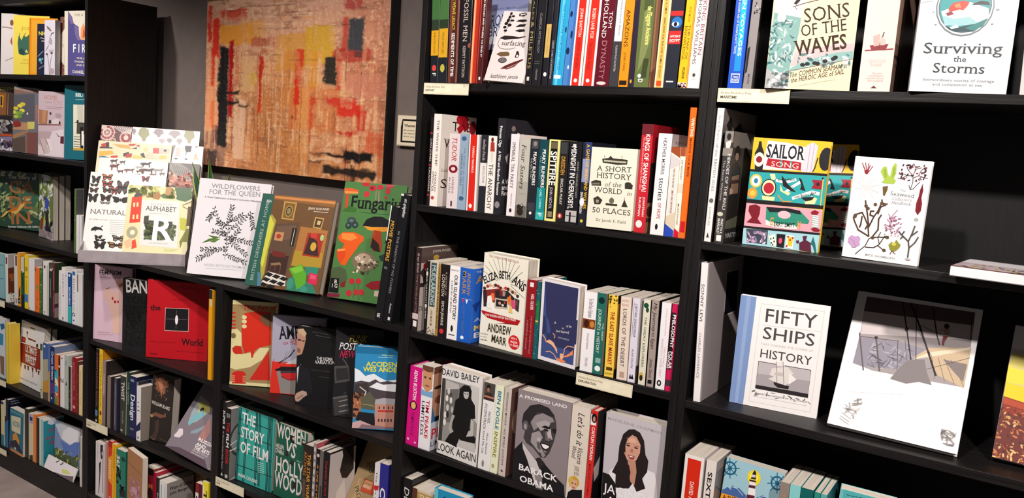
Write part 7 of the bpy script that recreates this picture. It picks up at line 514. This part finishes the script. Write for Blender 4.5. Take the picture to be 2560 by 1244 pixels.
# ------------------------------------------------------------------ painting
def smooth_noise(h, w, gy, gx, seed):
    r = np.random.RandomState(seed).rand(gy + 1, gx + 1); y = np.linspace(0, gy, h, endpoint=False); x = np.linspace(0, gx, w, endpoint=False)
    yi, xi = y.astype(int), x.astype(int); fy = (y - yi)[:, None]; fx = (x - xi)[None, :]; fy = fy * fy * (3 - 2 * fy); fx = fx * fx * (3 - 2 * fx)
    a = r[yi][:, xi]; b = r[yi][:, xi + 1]; c = r[yi + 1][:, xi]; d = r[yi + 1][:, xi + 1]
    return (a * (1 - fx) + b * fx) * (1 - fy) + (c * (1 - fx) + d * fx) * fy
def painting():
    x0, x1, z0, z1 = 0.305, 1.228, 1.421, 2.036; W, H = x1 - x0, z1 - z0
    r = thing('painting', 'abstract painting of red, ochre and black strokes on the wall above the low bookcases', 'painting', (x0, 0.289, z0))
    nx, ny = 330, 230
    v, u = np.meshgrid(np.linspace(0, 1, ny), np.linspace(0, 1, nx), indexing='ij')
    L = lambda h: np.array(lin(h)[:3])
    img = np.ones((ny, nx, 3)) * L('c59470')
    n1 = smooth_noise(ny, nx, 6, 7, 1); n2 = smooth_noise(ny, nx, 9, 60, 2); n3 = smooth_noise(ny, nx, 50, 40, 3); n4 = smooth_noise(ny, nx, 12, 14, 4); n5 = smooth_noise(ny, nx, 110, 150, 6); n6 = smooth_noise(ny, nx, 90, 12, 8)
    def mix(m, h):
        nonlocal img
        m = np.clip(m, 0, 1)[..., None]; img = img * (1 - m) + L(h) * m
    rs = np.random.RandomState(11); pal = ['e6cdb0', 'a8683c', 'd89a58', '7a4a34', 'e8dccb', 'c86a3a', 'b88a60', '4a3630', 'd0a878']
    def soft(a, b, c, d, e=.04, rag=.03):
        uu = u + (n2 - .5) * rag + (n5 - .5) * rag; vv = v + (n3 - .5) * rag * 1.5 + (n2 - .5) * rag
        f = lambda t: np.clip(t / e, 0, 1)
        return f(uu - a) * f(c - uu) * f(vv - b) * f(d - vv)
    mix((1 - v * 2.6) * .95, 'c2a095'); mix(n4 * (1 - v) * .8, 'd4b8a4'); mix(soft(.72, -.1, 1.1, .85, .15) * .65, 'b27a68'); mix(soft(-.1, .1, .2, 1, .1) * .6, 'dcae94')
    mix(soft(.2, .4, .62, 1.05, .15) * .7, 'ba8350'); mix(soft(.3, .7, .7, 1.1, .15) * .55, 'bf8a52')
    mix(np.clip((n2 - .5) * 3, 0, 1) * .5 * np.clip(v * 2, 0, 1), 'e2c4a0'); mix(np.clip((n3 * n4 - .3) * 4, 0, 1) * .45, '8a5a40'); mix(np.clip((n5 - .62) * 4, 0, 1) * .4, 'ead4bc'); mix(np.clip((n6 - .7) * 4, 0, 1) * .35, '7a4c3a')
    for i in range(520):
        if rs.rand() < .62:
            j = rs.randint(0, nx - 3); k = rs.randint(int(ny * .28), ny - 8); w_ = rs.randint(1, 3); h_ = rs.randint(5, 46)
        else: j = rs.randint(0, nx - 24); k = rs.randint(0, ny - 3); w_ = rs.randint(5, 24); h_ = rs.randint(1, 3)
        o_ = rs.uniform(.15, .55); img[k:k + h_, j:j + w_] = img[k:k + h_, j:j + w_] * (1 - o_) + L(pal[rs.randint(9)]) * o_
    for a, b, c, d, h, o in ((.08, .14, .29, .27, 'd49c3c', .9), (.2, .12, .36, .24, 'cf9f50', .6), (.42, .2, .62, .42, 'c99c44', .7), (.58, .16, .74, .38, 'c8a83e', .9), (.6, .3, .68, .52, 'cf9a3c', .8), (.46, .3, .6, .62, 'c88a48', .5),
        (.5, .5, .78, .75, 'c97a3c', .5), (.55, .5, .62, 1, 'd8a66c', .6), (.22, .34, .31, .55, 'd2b48c', .8), (.27, .42, .32, .5, 'c8b048', .6), (.18, .58, .26, .95, 'dcc4b0', .75), (.3, .86, .8, 1.1, 'c08a58', .5), (.8, .42, 1, .55, 'c08a78', .7),
        (.0, .48, .09, .78, 'e0a884', .8), (.03, .6, .07, .78, 'd86a38', .6), (.0, .78, .14, 1.1, '6a5a60', .55), (.02, .9, .09, 1.1, '38343a', .8), (.05, .74, .1, .86, '5a3038', .7),
        (.0, .02, .035, .25, 'c2301f', .95), (.03, .1, .085, .34, 'c8321f', .95), (.03, .3, .06, .52, 'cc3a20', .9), (.08, .05, .25, .11, 'bc4632', .85), (.1, .1, .25, .13, 'c05a40', .6), (.27, .22, .42, .28, 'ac5a40', .7), (.33, .29, .42, .32, 'a84a34', .6),
        (.078, .27, .15, .88, '232226', 1), (.075, .54, .12, .62, '1d1c20', .9), (.14, .23, .178, .7, 'a8141f', 1), (.188, .24, .204, .55, 'c84a20', .85), (.11, .53, .225, .565, '1d1a1c', .95), (.13, .59, .225, .622, '1d1a1c', .95), (.21, .615, .27, .64, '1d1a1c', .9),
        (.318, .32, .362, .46, 'c0301e', .95), (.32, .42, .35, .66, 'c83a20', .9), (.322, .6, .34, .84, 'cf6a30', .7), (.53, .29, .585, .5, 'c4391f', .85), (.528, .45, .57, .6, 'c83420', .9), (.53, .56, .55, .7, 'c23a24', .8), (.51, .66, .535, .69, '2a2020', .8),
        (.61, .55, .66, .6, 'c0401f', .7), (.615, .58, .64, .82, 'c43a22', .75), (.775, .0, .87, .09, 'a83c44', .75), (.77, .12, .81, .36, 'b4403a', .8), (.72, .29, .92, .37, 'a8342c', .8), (.75, .34, .79, .52, 'b8322c', .8), (.8, .13, .885, .31, '4a4e58', 1), (.83, .3, .88, .34, '55403f', .8),
        (.655, .33, .675, .5, 'e0d4c0', .9), (.682, .33, .755, .49, '3a3832', 1), (.7, .55, .86, .6, 'c2362a', .85), (.76, .58, .9, .66, 'c8301f', .9), (.86, .62, .915, .74, 'bc3020', .8), (.76, .73, .89, .76, 'b41f1c', .9), (.735, .6, .75, .76, '4a302a', .7), (.9, .72, 1.0, .86, 'c05a34', .6),
        (.8, .835, .96, .9, '151315', 1), (.72, .85, .82, .885, '1a181a', .95), (.62, .855, .85, .875, '1d1a1c', .85), (.62, .88, .8, .91, 'dccab8', .6), (.7, .925, .98, .98, '1a181a', .95), (.84, .9, .87, 1.05, '241c1c', .8), (.62, .9, .7, .93, '2a2422', .6), (.97, .74, 1.0, 1.05, 'b05a34', .5)):
        mix(soft(a, b, c, d, .012, .012) * (o if h[0] in '123' else o - (n2 > .68) * .35), h)
    for a, b, c in ((.1, .06, .22), (.2, .045, .5), (.4, .1, .6), (.5, .085, .66), (.64, .165, .84), (.3, .17, .5), (.72, .55, .86), (.5, .35, .66)):
        mix(soft(a, b, c, b + .006, .003, .003) * .6 * (n5 > .3), '3a2a26')
    for a, b, c in ((.145, .55, .9), (.33, .3, .95), (.46, .3, .98), (.57, .5, .95), (.75, .62, .76), (.88, .85, 1.0)):
        mix(soft(a, b, a + .007, c, .003, .006) * .6, '5a4030' if a != .46 else 'dcc0a0')
    img = np.clip(img, 0, 1) ** 1.22 * np.array([1.12, .98, .84])
    sz = (n2 - .5) * .0015 + (n5 - .5) * .0008
    X = u * W; Zz = H - v * H
    me = bpy.data.meshes.new('canvas'); co = np.stack([X, -0.0012 - sz, Zz], -1).reshape(-1, 3)
    idx = np.arange(ny * nx).reshape(ny, nx); q = np.stack([idx[1:, :-1], idx[1:, 1:], idx[:-1, 1:], idx[:-1, :-1]], -1).reshape(-1, 4)
    me.from_pydata(co.tolist(), [], q.tolist()); me.materials.append(M_PAINT)
    ca = me.color_attributes.new('Col', 'FLOAT_COLOR', 'POINT'); ca.data.foreach_set('color', np.concatenate([img.reshape(-1, 3), np.ones((ny * nx, 1))], 1).ravel())
    o = bpy.data.objects.new('canvas', me); COL.objects.link(o); o.parent = r
    s = Shape(); s.box(-.002, W + .002, 0.0005, 0.044, -.002, H + .002, lin('141214')); s.obj('frame', M_MATT, r, .001)
painting()
# ------------------------------------------------------------------ framed notice right of the painting
r = thing('framed_notice', 'small cream framed notice with a black scroll beside the tall centre bookcase', 'sign', (1.255, 0.318, 1.552))
s = Shape(); s.box(0, .13, 0, .014, 0, .098, lin('c8b49c')); s.obj('frame', M_MATT, r, .001)
s = Shape(); s.box(.003, .127, -.0012, 0, .003, .095, lin('ddd0b8')); s.obj('mount', M_MATT, r)
s = Shape(); s.add([(.018, -.0016, .012), (.112, -.0016, .012), (.112, -.0016, .086), (.022, -.0016, .086), (.0165, -.0016, .06)], [(0, 1, 2, 3, 4)], lin('161214')); s.obj('scroll', M_MATT, r)
s = Shape(); s.box(.026, .106, -.0024, -.0018, .017, .08, lin('e2d2b4')); pn = s.obj('panel', M_MATT, r)
s = Shape(); t3 = lambda x, y: (x, -.0028, y)
letters(s, 'Whatever', (.032, .062), (.078, .062), (.032, .07), lin('1a1616'), 'F', t3)
for i, q in enumerate(('life presents', 'your smile and', 'all your cares')): letters(s, q, (.03, .049 - i * .01), (.075, .049 - i * .01), (.03, .0535 - i * .01), lin('3a3028'), 'i', t3)
s.obj('lettering', M_MATT, pn)
# ------------------------------------------------------------------ counter display tray
r = thing('display_tray', 'grey cardboard counter display tray standing askew on the low left bookcase', 'display', (0.207, -0.145, 1.0604), (0, 0, 0.76))
s = Shape(); s.box(0, .36, 0, .205, 0, .0035); s.obj('base', M_TRAY, r)
s = Shape(); s.box(0, .36, 0, .003, .0036, .043); s.obj('front_lip', M_TRAY, r, .0006)
for a in (0, .357):
    s = Shape(); s.add([(a + x, y, z) for x in (0, .003) for y, z in ((.0032, .0036), (.205, .0036), (.205, .12), (.16, .12), (.0032, .043))], [(0, 1, 2, 3, 4), (9, 8, 7, 6, 5)] + [(i, (i + 1) % 5, (i + 1) % 5 + 5, i + 5) for i in range(5)]); s.obj('side_wall', M_TRAY, r)
# ------------------------------------------------------------------ snake plant
r = thing('snake_plant', 'potted snake plant with yellow edged leaves behind the white wildflower cover', 'plant', (0.487, 0.2, 1.0604))
def lathe(prof, mat, name, parent, n=24):
    s = Shape(); vs = [(a * math.cos(2 * math.pi * i / n), a * math.sin(2 * math.pi * i / n), z) for a, z in prof for i in range(n)]
    fs = [(j * n + i, j * n + (i + 1) % n, (j + 1) * n + (i + 1) % n, (j + 1) * n + i) for j in range(len(prof) - 1) for i in range(n)]
    s.add(vs, fs + [tuple(range(n))[::-1]]); return s.obj(name, mat, parent)
pot = lathe([(.032, 0), (.034, .002), (.048, .095), (.051, .096), (.051, .108), (.046, .108), (.044, .09)], M_POT, 'pot', r)
s = Shape(); s.add([(.0445 * math.cos(i * .2618), .0445 * math.sin(i * .2618), .092) for i in range(24)], [tuple(range(24))]); s.obj('soil', M_SOIL, pot)
def leaf(bx, by, tx, ty, tz, w, tw):
    s = Shape(); N = 9; edge = (lin('a8b23c'), lin('21402a'), lin('2f5636'), lin('21402a'), lin('a8b23c'))
    rows = []
    for i in range(N + 1):
        q = i / N; cx = bx + (tx - bx) * q ** 1.4; cy = by + (ty - by) * q ** 1.4; z = .085 + (tz - .085) * q
        hw = w * (.55 + .8 * q - 1.1 * q * q) * (1 if q < .999 else 0) if q < .8 else w * (.486) * (1 - q) / .2
        hw = max(hw, .0004); a = tw + q * .5
        rows.append([(cx + math.cos(a) * hw * k, cy + math.sin(a) * hw * k + abs(k) * -.003, z) for k in (-1, -.78, -.26, .26, .78, 1)])
    for i in range(N):
        for k in range(5): s.add([rows[i][k], rows[i][k + 1], rows[i + 1][k + 1], rows[i + 1][k]], [(0, 1, 2, 3)], edge[k])
    o = s.obj('leaf', M_GLOSS, r)
for a in ((-.02, -.01, -.097, -.02, .372, .024, .2), (0, .005, .003, -.02, .392, .023, -.1), (.02, .0, .122, -.02, .345, .02, .1), (-.01, .02, -.06, .03, .3, .02, .8), (.01, -.02, .05, -.03, .3, .02, -.3), (.015, .02, .06, .03, .33, .018, .6)): leaf(*a)
# ------------------------------------------------------------------ books
last = ''
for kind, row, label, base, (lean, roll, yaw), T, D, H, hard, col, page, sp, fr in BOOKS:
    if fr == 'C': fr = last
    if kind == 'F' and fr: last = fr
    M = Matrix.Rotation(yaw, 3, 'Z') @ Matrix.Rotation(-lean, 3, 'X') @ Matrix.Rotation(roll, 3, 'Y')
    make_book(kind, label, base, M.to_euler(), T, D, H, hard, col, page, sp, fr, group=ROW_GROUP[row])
# one book lies flat on the second right shelf
e = (Matrix.Rotation(-0.1, 3, 'Z') @ Matrix.Rotation(-math.pi / 2, 3, 'Y')).to_euler()
flat = ('R 6aa0a0 0 800 1000 1000 | R d0b8c0 0 0 1000 800 | R d8c83c 0 800 250 1000 | R d8c83c 380 780 520 1000 | R e8e4e6 550 0 950 780 | R 8a5a3a 0 0 60 1000 | s 6a5a5c/d8c8c0/8a8a88/c8c060 60 0 480 950 60 300 7 90')
make_book('S', 'white edged book lying flat on the second maritime shelf at the right edge', (3.146, -0.071, 1.4032), e, 0.018, 0.19, 0.25, 1, 'ece8e8', '', '', flat, group=ROW_GROUP['R2'])
# clear stand under the pale pink cover
r = thing('book_stand', 'clear acrylic stand under the pale pink shell cover', 'stand', (1.78, -0.012, SHELF_Z['C1'] + .0002))
for a in (0.0, .05):
    s = Shape(); s.box(a, a + .003, -.012, .02, 0, .0018); s.box(a, a + .003, -.012, -.0105, .0018, .012); s.obj('prong', M_CLEAR, r)
